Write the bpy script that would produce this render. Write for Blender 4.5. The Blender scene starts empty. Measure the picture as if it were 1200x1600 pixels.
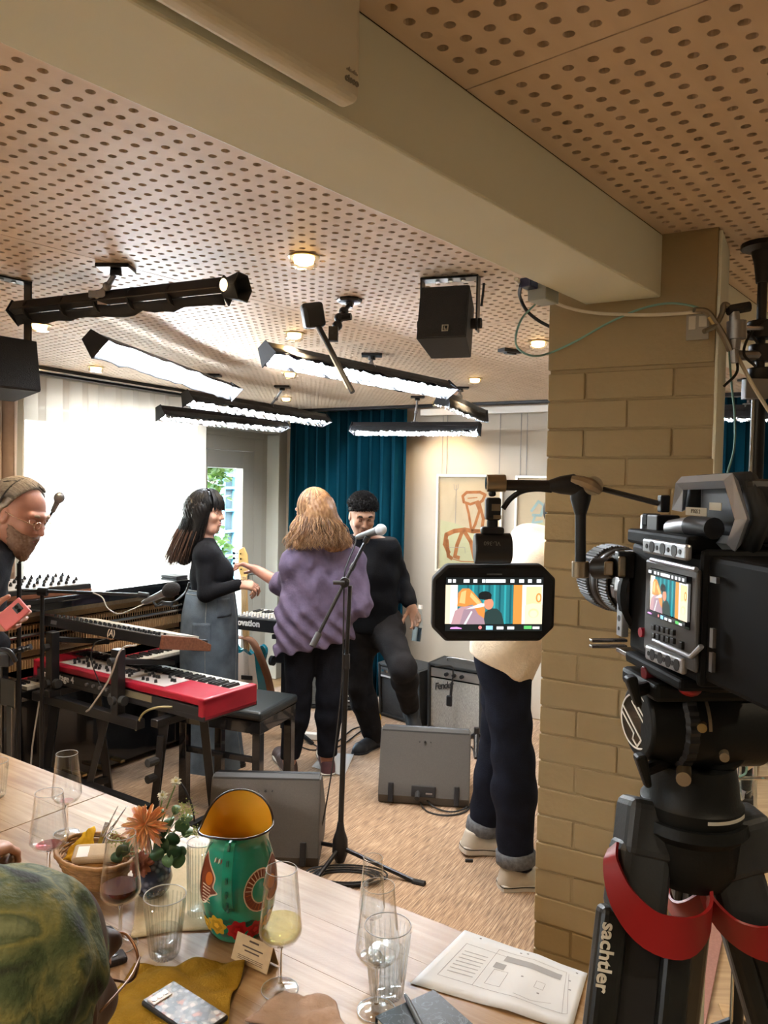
import bpy, bmesh, math, random
import numpy as np
from mathutils import Vector, Matrix, Euler
random.seed(7); RNG = np.random.default_rng(7)
S = bpy.context.scene
COL = S.collection
PI = math.pi
# ------------------------------------------------------------------ camera
FOC, CAMH, PITCH, ROLL = 1202.0, 1.72, math.atan(41/1202.0), 0.019
cam_data = bpy.data.cameras.new('camera'); cam = bpy.data.objects.new('camera', cam_data); COL.objects.link(cam)
S.camera = cam
cam_data.sensor_fit = 'VERTICAL'; cam_data.sensor_height = 36.0; cam_data.lens = FOC/1600*36.0
cam_data.clip_start = 0.05; cam_data.clip_end = 200
FW = Vector((0, math.cos(PITCH), -math.sin(PITCH))); RT0 = Vector((1, 0, 0)); UP0 = RT0.cross(FW)
RT = math.cos(ROLL)*RT0 + math.sin(ROLL)*UP0; UP = -math.sin(ROLL)*RT0 + math.cos(ROLL)*UP0
CAMP = Vector((0, 0, CAMH))
cam.matrix_world = Matrix(((RT.x, UP.x, -FW.x, 0), (RT.y, UP.y, -FW.y, 0), (RT.z, UP.z, -FW.z, CAMH), (0, 0, 0, 1)))
# ------------------------------------------------------------------ world (bright overcast sky) and exposure
W = bpy.data.worlds.new('sky'); S.world = W; W.use_nodes = True
wn = W.node_tree.nodes; wl = W.node_tree.links; wn.clear()
wo = wn.new('ShaderNodeOutputWorld'); wb = wn.new('ShaderNodeBackground'); ws = wn.new('ShaderNodeTexSky')
ws.sky_type = 'NISHITA'; ws.sun_disc = False; ws.sun_elevation = math.radians(42); ws.sun_rotation = math.radians(200)
ws.air_density = 1.4; ws.dust_density = 6.0; ws.ozone_density = 1.0
wmx = wn.new('ShaderNodeMix'); wmx.data_type = 'RGBA'; wmx.inputs[0].default_value = 0.75; wmx.inputs[7].default_value = (0.30, 0.315, 0.33, 1)
wl.new(ws.outputs[0], wmx.inputs[6]); wl.new(wmx.outputs[2], wb.inputs[0]); wb.inputs[1].default_value = 8.0; wl.new(wb.outputs[0], wo.inputs[0])
S.view_settings.view_transform = 'Standard'; S.view_settings.look = 'None'; S.view_settings.gamma = 1.0
S.view_settings.use_curve_mapping = False; S.view_settings.exposure = 2.2
S.cycles.sample_clamp_indirect = 4.0; S.cycles.caustics_reflective = False; S.cycles.caustics_refractive = False
S.cycles.max_bounces = 10; S.cycles.transparent_max_bounces = 24; S.cycles.transmission_bounces = 10; S.cycles.diffuse_bounces = 5
# room frame: E1 runs along the window wall (away), E2 along the back wall (to the left)
A29 = math.radians(29); E1 = Vector((math.sin(A29), math.cos(A29), 0)); E2 = Vector((-E1.y, E1.x, 0))
def ab(a, b, z=0.0): return Vector((E1.x*a+E2.x*b, E1.y*a+E2.y*b, z))
CEIL = 2.36
# daylight through the window (portal that guides the sky's own light)
pl = bpy.data.lights.new('window_portal', 'AREA'); pl.shape = 'RECTANGLE'; pl.size = 2.6; pl.size_y = 2.3; pl.cycles.is_portal = True
po = bpy.data.objects.new('window_portal', pl); COL.objects.link(po)
_c = ab(4.15, 4.40); po.matrix_world = Matrix(((-E1.x, 0, E2.x, _c.x), (-E1.y, 0, E2.y, _c.y), (0, 1, 0, 1.1), (0, 0, 0, 1)))
# ------------------------------------------------------------------ pixel -> world helpers (photograph pixels, 1200x1600)
def ray(x, y): return FW + RT*((x-600)/FOC) - UP*((y-800)/FOC)
def PZ(x, y, z): r = ray(x, y); return CAMP + r*((z-CAMH)/r.z)
def PD(x, y, d): r = ray(x, y); return CAMP + r*(d/r.y)
def PA(x, y, a): r = ray(x, y); return CAMP + r*(a/r.dot(E1))
def PB(x, y, b): r = ray(x, y); return CAMP + r*(b/r.dot(E2))
# ------------------------------------------------------------------ materials
MATS = {}
def mat(name, col=(0.5, 0.5, 0.5), rough=0.5, metal=0.0, spec=0.5, noise=0.0, nscale=20.0, bump=0.0, bscale=60.0, emit=None, estr=0.0, trans=0.0, ior=1.45, coat=0.0, sheen=0.0, stretch=None, col2=None, alpha=1.0, sss=0.0):
    if name in MATS: return MATS[name]
    m = bpy.data.materials.new(name); m.use_nodes = True; MATS[name] = m
    nt = m.node_tree; n = nt.nodes; L = nt.links; p = n['Principled BSDF']
    p.inputs['Base Color'].default_value = (*col, 1); p.inputs['Roughness'].default_value = rough; p.inputs['Metallic'].default_value = metal
    p.inputs['Specular IOR Level'].default_value = spec; p.inputs['Transmission Weight'].default_value = trans; p.inputs['IOR'].default_value = ior
    p.inputs['Coat Weight'].default_value = coat; p.inputs['Sheen Weight'].default_value = sheen; p.inputs['Alpha'].default_value = alpha
    if sss: p.inputs['Subsurface Weight'].default_value = sss; p.inputs['Subsurface Radius'].default_value = (0.012, 0.004, 0.002)
    if emit: p.inputs['Emission Color'].default_value = (*emit, 1); p.inputs['Emission Strength'].default_value = estr
    if noise or col2 or bump:
        tc = n.new('ShaderNodeTexCoord'); mp = n.new('ShaderNodeMapping'); L.new(tc.outputs['Object'], mp.inputs[0])
        if stretch: mp.inputs['Scale'].default_value = stretch
    if noise or col2:
        nz = n.new('ShaderNodeTexNoise'); nz.inputs['Scale'].default_value = nscale; nz.inputs['Detail'].default_value = 5; L.new(mp.outputs[0], nz.inputs[0])
        rp = n.new('ShaderNodeValToRGB'); L.new(nz.outputs[0], rp.inputs[0])
        k = noise or 0.2
        c2 = col2 or tuple(min(1, c*(1+k)) for c in col)
        c1 = col if col2 else tuple(c*(1-k) for c in col)
        rp.color_ramp.elements[0].position = 0.32; rp.color_ramp.elements[1].position = 0.68
        rp.color_ramp.elements[0].color = (*c1, 1); rp.color_ramp.elements[1].color = (*c2, 1)
        L.new(rp.outputs[0], p.inputs['Base Color'])
    if bump:
        nb = n.new('ShaderNodeTexNoise'); nb.inputs['Scale'].default_value = bscale; nb.inputs['Detail'].default_value = 4; L.new(mp.outputs[0], nb.inputs[0])
        bp = n.new('ShaderNodeBump'); bp.inputs['Strength'].default_value = bump; bp.inputs['Distance'].default_value = 0.01; L.new(nb.outputs[0], bp.inputs['Height'])
        L.new(bp.outputs[0], p.inputs['Normal'])
    return m
def thin_glass(name, col=(0.96, 0.97, 0.97), f=1.45):
    if name in MATS: return MATS[name]
    m = bpy.data.materials.new(name); m.use_nodes = True; MATS[name] = m
    nt = m.node_tree; n = nt.nodes; L = nt.links; n.clear()
    o = n.new('ShaderNodeOutputMaterial'); t = n.new('ShaderNodeBsdfTransparent'); g = n.new('ShaderNodeBsdfGlossy'); x = n.new('ShaderNodeMixShader'); fr = n.new('ShaderNodeFresnel')
    t.inputs[0].default_value = (*col, 1); g.inputs['Roughness'].default_value = 0.03; g.inputs[0].default_value = (1, 1, 1, 1); n.remove(fr)
    lw = n.new('ShaderNodeLayerWeight'); lw.inputs[0].default_value = .5; pw = n.new('ShaderNodeMath'); pw.operation = 'POWER'; pw.inputs[1].default_value = 3.0; ma = n.new('ShaderNodeMath'); ma.operation = 'MULTIPLY_ADD'; ma.inputs[1].default_value = .70+(f-1.25); ma.inputs[2].default_value = .025
    L.new(lw.outputs['Facing'], pw.inputs[0]); L.new(pw.outputs[0], ma.inputs[0]); L.new(ma.outputs[0], x.inputs[0]); L.new(t.outputs[0], x.inputs[1]); L.new(g.outputs[0], x.inputs[2]); L.new(x.outputs[0], o.inputs[0])
    return m
def N(m, t): return m.node_tree.nodes.new(t)
def LK(m, a, b): m.node_tree.links.new(a, b)
def bsdf(m): return m.node_tree.nodes['Principled BSDF']
# ------------------------------------------------------------------ objects
def tag(o, label=None, cat=None, group=None, kind=None):
    if label: o['label'] = label
    if cat: o['category'] = cat
    if group: o['group'] = group
    if kind: o['kind'] = kind
    return o
def thing(name, label, cat, loc=(0, 0, 0), rz=0.0, group=None, kind=None):
    o = bpy.data.objects.new(name, None); o.empty_display_size = 0.05; COL.objects.link(o)
    o.location = loc; o.rotation_euler = (0, 0, rz)
    return tag(o, label, cat, group, kind)
def rmat(o):
    m = Matrix.LocRotScale(o.location, o.rotation_euler, o.scale)
    return rmat(o.parent) @ m if o.parent else m
def link(name, me, material, parent=None):
    o = bpy.data.objects.new(name, me); COL.objects.link(o)
    if material is not None:
        for x in (material if isinstance(material, (list, tuple)) else [material]): me.materials.append(x)
    if parent is not None: o.parent = parent
    return o
def copy_tree(o, parent=None):
    c = o.copy(); COL.objects.link(c)
    if parent is not None: c.parent = parent
    for ch in list(o.children): copy_tree(ch, c)
    return c
def T(x=0, y=0, z=0): return Matrix.Translation((x, y, z))
def RX(a): return Matrix.Rotation(a, 4, 'X')
def RY(a): return Matrix.Rotation(a, 4, 'Y')
def RZ(a): return Matrix.Rotation(a, 4, 'Z')
def frame(o, x, y, z):  # matrix from origin and three axes
    return Matrix(((x[0], y[0], z[0], o[0]), (x[1], y[1], z[1], o[1]), (x[2], y[2], z[2], o[2]), (0, 0, 0, 1)))
def aim(o, d, up=(0, 0, 1)):  # local Z along d
    z = Vector(d).normalized(); u = Vector(up)
    if abs(z.dot(u)) > 0.98: u = Vector((0, 1, 0))
    x = u.cross(z).normalized(); y = z.cross(x)
    return frame(o, x, y, z)
class MB:
    def __init__(s, M=None): s.v = []; s.f = []; s.mi = []; s.M = M; s.cur = 0
    def add(s, vs, fs, M=None, mi=None):
        b = len(s.v); MM = None
        if M is not None and s.M is not None: MM = s.M @ M
        else: MM = M if M is not None else s.M
        for p in vs:
            p = Vector(p)
            s.v.append(MM @ p if MM is not None else p)
        for f in fs: s.f.append([b+i for i in f]); s.mi.append(s.cur if mi is None else mi)
        return s
    def box(s, c, d, M=None, mi=None, taper=1.0):
        x, y, z = d[0]/2, d[1]/2, d[2]/2; k = taper
        vs = [(c[0]+sx*x*(k if sz > 0 else 1), c[1]+sy*y*(k if sz > 0 else 1), c[2]+sz*z) for sz in (-1, 1) for sy in (-1, 1) for sx in (-1, 1)]
        return s.add(vs, [(0, 2, 3, 1), (4, 5, 7, 6), (0, 1, 5, 4), (2, 6, 7, 3), (0, 4, 6, 2), (1, 3, 7, 5)], M, mi)
    def cyl(s, p0, p1, r0, r1=None, n=12, M=None, mi=None, caps=True):
        r1 = r0 if r1 is None else r1
        p0 = Vector(p0); p1 = Vector(p1); F = aim(p0, p1-p0); l = (p1-p0).length
        vs = []
        for z, r in ((0, r0), (l, r1)):
            for i in range(n):
                a = 2*PI*i/n; vs.append(F @ Vector((r*math.cos(a), r*math.sin(a), z)))
        fs = [(i, (i+1) % n, n+(i+1) % n, n+i) for i in range(n)]
        if caps: fs += [tuple(range(n-1, -1, -1)), tuple(range(n, 2*n))]
        return s.add(vs, fs, M, mi)
    def lathe(s, prof, n=24, M=None, mi=None, closed=False, a0=0.0, a1=2*PI, wob=None):
        full = abs(a1-a0-2*PI) < 1e-6; cols = n if full else n+1; m = len(prof); vs = []
        for i in range(cols):
            a = a0+(a1-a0)*i/n
            for j, (r, z) in enumerate(prof):
                k = wob(a, j) if wob else 1.0
                vs.append((r*k*math.cos(a), r*k*math.sin(a), z))
        fs = []
        for i in range(n):
            i2 = (i+1) % cols
            for j in range(m-1 if not closed else m):
                j2 = (j+1) % m; fs.append((i*m+j, i2*m+j, i2*m+j2, i*m+j2))
        return s.add(vs, fs, M, mi)
    def tube(s, pts, r, n=8, M=None, mi=None, caps=True, flat=1.0):
        pts = [Vector(p) for p in pts]; m = len(pts); vs = []; up = None
        for i, p in enumerate(pts):
            t = (pts[min(i+1, m-1)]-pts[max(i-1, 0)])
            t = t.normalized() if t.length > 1e-9 else Vector((0, 0, 1))
            if up is None: up = Vector((0, 0, 1)) if abs(t.z) < 0.9 else Vector((1, 0, 0))
            x = up.cross(t)
            x = x.normalized() if x.length > 1e-6 else Vector((1, 0, 0))
            y = t.cross(x); up = y
            ri = r[i] if isinstance(r, (list, tuple)) else r
            for k in range(n):
                a = 2*PI*k/n; vs.append(p + x*(ri*math.cos(a)) + y*(ri*flat*math.sin(a)))
        fs = [(i*n+k, i*n+(k+1) % n, (i+1)*n+(k+1) % n, (i+1)*n+k) for i in range(m-1) for k in range(n)]
        if caps: fs += [tuple(range(n-1, -1, -1)), tuple((m-1)*n+k for k in range(n))]
        return s.add(vs, fs, M, mi)
    def prism(s, poly, h, M=None, mi=None, z0=0.0):
        n = len(poly); vs = [(x, y, z0) for x, y in poly]+[(x, y, z0+h) for x, y in poly]
        return s.add(vs, [tuple(range(n-1, -1, -1)), tuple(range(n, 2*n))]+[(i, (i+1) % n, n+(i+1) % n, n+i) for i in range(n)], M, mi)
    def ball(s, c, r, n=12, M=None, mi=None, m=8):
        r = r if isinstance(r, (list, tuple)) else (r, r, r); vs = [(c[0], c[1], c[2]-r[2])]
        for j in range(1, m):
            t = -PI/2+PI*j/m
            for i in range(n): a = 2*PI*i/n; vs.append((c[0]+r[0]*math.cos(t)*math.cos(a), c[1]+r[1]*math.cos(t)*math.sin(a), c[2]+r[2]*math.sin(t)))
        vs.append((c[0], c[1], c[2]+r[2])); L = len(vs)-1
        fs = [(0, 1+(i+1) % n, 1+i) for i in range(n)]
        for j in range(m-2): fs += [(1+j*n+i, 1+j*n+(i+1) % n, 1+(j+1)*n+(i+1) % n, 1+(j+1)*n+i) for i in range(n)]
        fs += [(L, 1+(m-2)*n+i, 1+(m-2)*n+(i+1) % n) for i in range(n)]
        return s.add(vs, fs, M, mi)
    def grid(s, fn, nu, nv, M=None, mi=None, thick=None):
        vs = [fn(i/nu, j/nv) for i in range(nu+1) for j in range(nv+1)]; w = nv+1
        return s.add(vs, [(i*w+j, (i+1)*w+j, (i+1)*w+j+1, i*w+j+1) for i in range(nu) for j in range(nv)], M, mi)
    def mesh(s, name='mesh'):
        me = bpy.data.meshes.new(name); me.from_pydata([tuple(p) for p in s.v], [], s.f)
        if any(s.mi): me.polygons.foreach_set('material_index', s.mi)
        me.update(); return me
    def build(s, name, material, parent=None, smooth=False, bevel=0.0, world=False, seg=2, solid=0.0, sub=0, angle=35, fix=False):
        if world and parent is not None:
            inv = rmat(parent).inverted(); s.v = [inv @ p for p in s.v]
        me = s.mesh(name)
        if fix:
            bm = bmesh.new(); bm.from_mesh(me); bmesh.ops.recalc_face_normals(bm, faces=bm.faces); bm.to_mesh(me); bm.free()
        o = link(name, me, material, parent)
        if smooth:
            me.polygons.foreach_set('use_smooth', [True]*len(me.polygons))
            if smooth != 'full':
                me.set_sharp_from_angle(angle=math.radians(angle))
        if solid: m = o.modifiers.new('solid', 'SOLIDIFY'); m.thickness = solid; m.offset = 0
        if bevel: m = o.modifiers.new('bevel', 'BEVEL'); m.width = bevel; m.segments = seg; m.limit_method = 'ANGLE'; m.angle_limit = math.radians(40); m.harden_normals = False
        if sub: m = o.modifiers.new('sub', 'SUBSURF'); m.levels = sub; m.render_levels = sub
        return o
def spline(pts, n=8):  # Catmull-Rom through pts
    P = [Vector(p) for p in pts]; P = [P[0]*2-P[1]]+P+[P[-1]*2-P[-2]]; out = []
    for i in range(1, len(P)-2):
        for k in range(n):
            t = k/n; a, b, c, d = P[i-1:i+3]
            out.append(0.5*((2*b)+(c-a)*t+(2*a-5*b+4*c-d)*t*t+(3*b-a-3*c+d)*t**3))
    out.append(P[-2]); return out
def text(name, body, size, material, parent, M, extrude=0.0008, align='CENTER', bold=0.0, shear=0.0, space=1.0):
    c = bpy.data.curves.new(name, 'FONT'); c.body = body; c.size = size; c.extrude = extrude; c.align_x = align; c.align_y = 'CENTER'; c.offset = bold; c.shear = shear; c.space_character = space
    c.resolution_u = 3; c.materials.append(material)
    t = bpy.data.objects.new(name, c); me = bpy.data.meshes.new_from_object(t); bpy.data.objects.remove(t)
    o = bpy.data.objects.new(name, me); COL.objects.link(o); o.parent = parent
    o.matrix_local = (rmat(parent).inverted() @ M) if parent is not None else M
    return o
def cable(name, label, pts, r, material, cat='cable', group=None, n=8, seg=8):
    pts = spline(pts, n); o = thing(name, label, cat, pts[0], 0, group) if False else None
    c = sum((Vector(p) for p in pts), Vector())/len(pts)
    mb = MB(Matrix.Translation(-c)); mb.tube(pts, r, seg)
    ob = mb.build(name, material, None, smooth=True); ob.location = c
    return tag(ob, label, cat, group)
# common materials
BLK = mat('black_plastic', (0.012, 0.012, 0.014), 0.45); BLKM = mat('black_metal', (0.015, 0.015, 0.017), 0.32, 0.3)
BLKR = mat('black_rubber', (0.02, 0.02, 0.021), 0.8); STEEL = mat('steel', (0.62, 0.62, 0.63), 0.25, 1.0); CHROME = mat('chrome', (0.8, 0.8, 0.82), 0.08, 1.0)
DKG = mat('dark_grey', (0.05, 0.05, 0.055), 0.5); WHITEP = mat('white_paint', (0.80, 0.79, 0.76), 0.55); BRASS = mat('brass', (0.55, 0.42, 0.2), 0.3, 1.0)
GREYM = mat('grey_metal', (0.28, 0.28, 0.29), 0.38, 0.8); WHITE = mat('white_ink', (0.85, 0.85, 0.85), 0.5)
# ================================================================== STRUCTURE
MW = frame((0, 0, 0), E1, E2, (0, 0, 1))       # wall frame: local x = E1 (a), y = E2 (b)
A39 = math.radians(39.5); U = Vector((math.sin(A39), math.cos(A39), 0)); V = Vector((-U.y, U.x, 0)); MU = frame((0, 0, 0), U, V, (0, 0, 1))
def PVv(x, y, v): r = ray(x, y); return CAMP + r*(v/r.dot(V))
def struct(o): o['kind'] = 'structure'; return o
m_wall = mat('wall_paint', (0.46, 0.41, 0.34), 0.7, noise=0.03, nscale=3, bump=0.05, bscale=120)
m_pil = mat('painted_brick', (0.345, 0.270, 0.150), 0.6, noise=0.03, nscale=5, bump=0.12, bscale=90)
m_beam = mat('beam_paint', (0.76, 0.79, 0.69), 0.65, noise=0.02, nscale=4, bump=0.03, bscale=60)
m_ply = mat('birch_plywood', (0.64, 0.50, 0.37), 0.55, col2=(0.71, 0.57, 0.44), nscale=2.2, stretch=(1.0, 9.0, 9.0), bump=0.03, bscale=60)
m_void = mat('void_felt', (0.06, 0.04, 0.03), 0.95)
# --- ceiling: dark backing slab, perforated plywood panels as parts
mb = MB(MU); mb.box((2.3, 1.7, CEIL+0.06), (9.6, 9.6, 0.05)); ceiling = struct(mb.build('ceiling', m_void))
def panel_mesh(lu, lv, pitch=0.04, r=0.0088, thick=0.012, m=0.02):
    nu = int(round((lu-2*m)/pitch)); nv = int(round((lv-2*m)/pitch)); p = pitch/2; g = 0.0015
    sq = [(p, -p/3), (p, p/3), (p, p), (p/3, p), (-p/3, p), (-p, p), (-p, p/3), (-p, -p/3), (-p, -p), (-p/3, -p), (p/3, -p), (p, -p)]
    ang = [math.atan2(y, x) for x, y in sq]
    tile = [(x, y, 0) for x, y in sq]+[(r*math.cos(a), r*math.sin(a), 0) for a in ang]+[(r*math.cos(a), r*math.sin(a), thick) for a in ang]
    tf = []
    for i in range(12):
        j = (i+1) % 12; tf += [(j, i, 12+i, 12+j), (12+j, 12+i, 24+i, 24+j)]
    t = np.array(tile); tf = np.array(tf); c = [((i+0.5-nu/2)*pitch, (j+0.5-nv/2)*pitch, 0) for i in range(nu) for j in range(nv)]
    c = np.array(c); vs = (t[None]+c[:, None]).reshape(-1, 3); fs = (tf[None]+36*np.arange(len(c))[:, None, None]).reshape(-1, 4)
    X, Y = lu/2-g, lv/2-g; x, y = nu*pitch/2, nv*pitch/2; b = len(vs)
    rim = np.array([(-X, -Y, 0), (X, -Y, 0), (X, Y, 0), (-X, Y, 0), (-x, -y, 0), (x, -y, 0), (x, y, 0), (-x, y, 0), (-X, -Y, thick), (X, -Y, thick), (X, Y, thick), (-X, Y, thick)])
    rf = np.array([(0, 4, 5, 1), (1, 5, 6, 2), (2, 6, 7, 3), (3, 7, 4, 0), (0, 1, 9, 8), (1, 2, 10, 9), (2, 3, 11, 10), (3, 0, 8, 11)])+b
    vs = np.vstack([vs, rim]); fs = np.vstack([fs, rf]); me = bpy.data.meshes.new('ceiling_panel')
    me.from_pydata(vs.tolist(), [], fs.tolist()); me.update(); me.materials.append(m_ply); return me
pm = panel_mesh(2.4, 1.2)
def place_panel(u, v):
    o = bpy.data.objects.new('ceiling_panel', pm); COL.objects.link(o); o.parent = ceiling
    o.matrix_local = MU @ T(u, v, CEIL)
for i in range(-1, 3):
    for j in range(4): place_panel(0.2+2.4*i+1.2, 0.885+1.2*j+0.6)
    for j in range(3): place_panel(1.05+2.4*i+1.2, 0.712-1.2*j-0.6)
# --- beam
mb = MB(MU); mb.box((2.1, 0.803, (2.205+CEIL)/2), (8.6, 0.186, CEIL-2.205)); beam = struct(mb.build('ceiling_beam', m_beam, bevel=0.004))
# --- pillar with bricks
mb = MB(MW); mb.box((2.128, 0.42, 1.02), (0.1765, 0.412, 2.04)); mb.box((2.125, 0.423, 2.2), (0.19, 0.414, 0.325)); pillar = struct(mb.build('pillar', m_pil, bevel=0.003))
bricks = {}
def brick(w, a0, a1, b, z, rr):
    key = (round(w, 3), round(a1-a0, 3))
    if key not in bricks:
        m = MB(); m.box((0, 0, 0), (a1-a0, w, 0.0705)); o = m.build('brick', m_pil, bevel=0.003, seg=2); bricks[key] = o
        o.parent = pillar
    else:
        o = bricks[key].copy(); COL.objects.link(o)
    o.matrix_local = MW @ T((a0+a1)/2+rr.uniform(-.0012, .0012), b+rr.uniform(-.001, .001), z) @ RX(rr.uniform(-.004, .004)) @ RZ(rr.uniform(-.008, .008))
rr = random.Random(3)
for k in range(27):
    z = 0.0375+0.0752*k
    segs = [(0.63, 0.531), (0.526, 0.311), (0.306, 0.21)] if k % 2 == 0 else [(0.63, 0.4215), (0.4165, 0.21)]
    for b0, b1 in segs: brick(b0-b1, 2.0355, 2.12, (b0+b1)/2, z, rr)
# smooth plastered return of the pillar
mb = MB(MW); mb.box((2.1285, 0.2115, 1.178), (0.187, 0.008, 2.352)); mb.build('plaster_return', m_beam, pillar, world=True, bevel=0.002)
# --- walls
WB = 4.07; DPT = 0.30
mb = MB(MW)
def wb_(a0, a1, z0, z1, b0=WB, b1=WB+DPT): mb.box(((a0+a1)/2, (b0+b1)/2, (z0+z1)/2), (a1-a0, b1-b0, z1-z0))
wb_(-2.3, 2.95, 0, CEIL); wb_(2.95, 5.44, 2.155, CEIL); wb_(5.44, 5.85, 0, CEIL); wb_(5.367, 5.44, 0, 2.155, 4.20); wb_(2.95, 4.40, 0, 0.85);
struct(mb.build('wall_left', mat('window_wall_paint', (0.40, 0.40, 0.36), 0.7, noise=0.03, nscale=3)))
mb = MB(MW); mb.box((5.70, 1.15, CEIL/2), (0.3, 5.84, CEIL)); struct(mb.build('wall_back', m_wall))
mb = MB(MW); mb.box((1.7, -1.85, CEIL/2), (8.3, 0.2, CEIL)); m_wood_wall = mat('dining_wall', (.27, .24, .18), .7, noise=.08, nscale=3); struct(mb.build('wall_right', m_wood_wall))
mb = MB(MW); mb.box((-2.4, 1.15, CEIL/2), (0.2, 5.84, CEIL)); struct(mb.build('wall_rear', m_wood_wall))
# --- floor
m_oak = mat('oak_floor', (0.36, 0.24, 0.13), 0.4, col2=(0.48, 0.34, 0.19), nscale=4, stretch=(1, 12, 12))
mb = MB(MW); mb.box((1.6, 1.15, -0.056), (8.4, 6.1, 0.1)); floor = struct(mb.build('floor', m_oak))
m_pk = [mat('oak_plank_%s' % c, a, 0.38, col2=b, nscale=5, stretch=(1.5, 14, 14)) for c, a, b in (('light', (0.50, 0.33, 0.17), (0.60, 0.43, 0.25)), ('mid', (0.42, 0.27, 0.13), (0.53, 0.37, 0.2)), ('dark', (0.36, 0.23, 0.115), (0.46, 0.31, 0.17)))]
pls = []
for mm in m_pk:
    m = MB(); m.box((0, 0, 0), (0.349, 0.0695, 0.006)); o = m.build('plank', mm, floor, bevel=0.0012, seg=1); pls.append([o, False])
rr = random.Random(5); Wd = 0.07; Ln = 0.35
for i in range(-10, 12):
    for j in range(-5, 6):
        for q in (0, 1):
            bx = i*Wd + j*Ln; by = i*Wd - j*Ln
            if q == 0: x, y, r = bx+Ln/2, by+Wd/2, 0
            else: x, y, r = bx+Wd/2-0.0, by+Wd+Ln/2, PI/2
            p = Vector((1.55, 2.75, 0)) + RZ(math.radians(-10)) @ Vector((x, y, 0))
            if not (p.dot(E2) < 0.14 and 0.75 < p.x < 2.5 and 1.9 < p.y < 3.7): continue
            e = pls[rr.randrange(3)]
            if e[1]: o = e[0].copy(); COL.objects.link(o)
            else: o = e[0]; e[1] = True
            o.matrix_local = T(p.x, p.y, -0.003) @ RZ(math.radians(-10)+r)
# --- rug (woven stage carpet)
m_rug = mat('woven_carpet', (0.30, 0.19, 0.12), 0.95, sheen=0.3)
n = m_rug.node_tree.nodes; L = m_rug.node_tree.links
tc = n.new('ShaderNodeTexCoord'); mp = n.new('ShaderNodeMapping'); mp.inputs['Scale'].default_value = (11, 210, 1); L.new(tc.outputs['Object'], mp.inputs[0])
mp.inputs['Rotation'].default_value = (0, 0, 0.0)
n1 = n.new('ShaderNodeTexNoise'); n1.inputs['Scale'].default_value = 1.0; n1.inputs['Detail'].default_value = 3; L.new(mp.outputs[0], n1.inputs[0])
r1 = n.new('ShaderNodeValToRGB'); L.new(n1.outputs[0], r1.inputs[0])
for q, (p_, c_) in enumerate(((0.30, (0.13, 0.085, 0.055)), (0.46, (0.27, 0.175, 0.11)), (0.56, (0.38, 0.26, 0.165)), (0.70, (0.52, 0.40, 0.28)))):
    e = r1.color_ramp.elements[q] if q < 2 else r1.color_ramp.elements.new(p_)
    e.position = p_; e.color = (*c_, 1)
n2 = n.new('ShaderNodeTexNoise'); n2.inputs['Scale'].default_value = 260; L.new(tc.outputs['Object'], n2.inputs[0])
mx = n.new('ShaderNodeMix'); mx.data_type = 'RGBA'; mx.blend_type = 'MULTIPLY'; mx.inputs[0].default_value = 0.55; L.new(r1.outputs[0], mx.inputs[6]); L.new(n2.outputs[0], mx.inputs[7])
ml = n.new('ShaderNodeMix'); ml.data_type = 'RGBA'; ml.blend_type = 'MULTIPLY'; ml.inputs[0].default_value = 1; ml.inputs[7].default_value = (1.5, 1.45, 1.4, 1); L.new(mx.outputs[2], ml.inputs[6]); L.new(ml.outputs[2], bsdf(m_rug).inputs['Base Color'])
b1 = n.new('ShaderNodeBump'); b1.inputs['Strength'].default_value = 0.5; b1.inputs['Distance'].default_value = 0.004; L.new(n1.outputs[0], b1.inputs['Height']); L.new(b1.outputs[0], bsdf(m_rug).inputs['Normal'])
rug = MB(); rug.box((0, 0, 0.004), (3.49, 3.60, 0.008)); rug = rug.build('stage_carpet', m_rug, bevel=0.002)
rug.matrix_world = MW @ T(3.75, 2.08, 0.0)
tag(rug, 'large brown streaky woven carpet covering the stage floor', 'carpet')
mb = MB(); mb.box((0, -1.81, 0.0045), (3.49, 0.06, 0.009)); mb.build('binding', mat('carpet_binding', (0.33, 0.17, 0.14), 0.9, noise=0.1, nscale=90), rug, bevel=0.002)
# --- window and garden door in the left wall
m_frame = mat('upvc_white', (0.42, 0.43, 0.40), 0.35); m_pane = thin_glass('window_glass', (0.93, 0.97, 0.98), 1.3)
def win(name, a0, a1, z0, z1, st=0.09, fr=0.06, b=4.24):
    mb = MB(MW)
    for q in ((a0+fr/2, (z0+z1)/2, fr, z1-z0), (a1-fr/2, (z0+z1)/2, fr, z1-z0)): mb.box((q[0], b, q[1]), (q[2], 0.09, q[3]))
    for zz in (z0+fr/2, z1-fr/2): mb.box(((a0+a1)/2, b, zz), (a1-a0-2*fr, 0.09, fr))
    w = struct(mb.build(name, m_frame, bevel=0.004))
    mb = MB(MW); i0, i1, k0, k1 = a0+fr+.004, a1-fr-.004, z0+fr+.004, z1-fr-.004
    for q in (i0+st/2, i1-st/2): mb.box((q, b-0.01, (k0+k1)/2), (st, 0.075, k1-k0))
    for zz in (k0+st/2, k1-st/2): mb.box(((i0+i1)/2, b-0.01, zz), (i1-i0-2*st, 0.075, st))
    mb.build('sash', m_frame, w, bevel=0.006)
    mb = MB(MW); mb.box(((a0+a1)/2, b, (z0+z1)/2), (i1-i0-2*st+0.01, 0.012, k1-k0-2*st+0.01)); mb.build('pane', m_pane, w)
    return w
win('window_1', 2.952, 4.398, 0.852, 2.15, st=0.03, fr=0.03, b=4.30)
d = win('door_1', 4.402, 5.365, 0.03, 2.105, st=0.145, fr=0.115)
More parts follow.
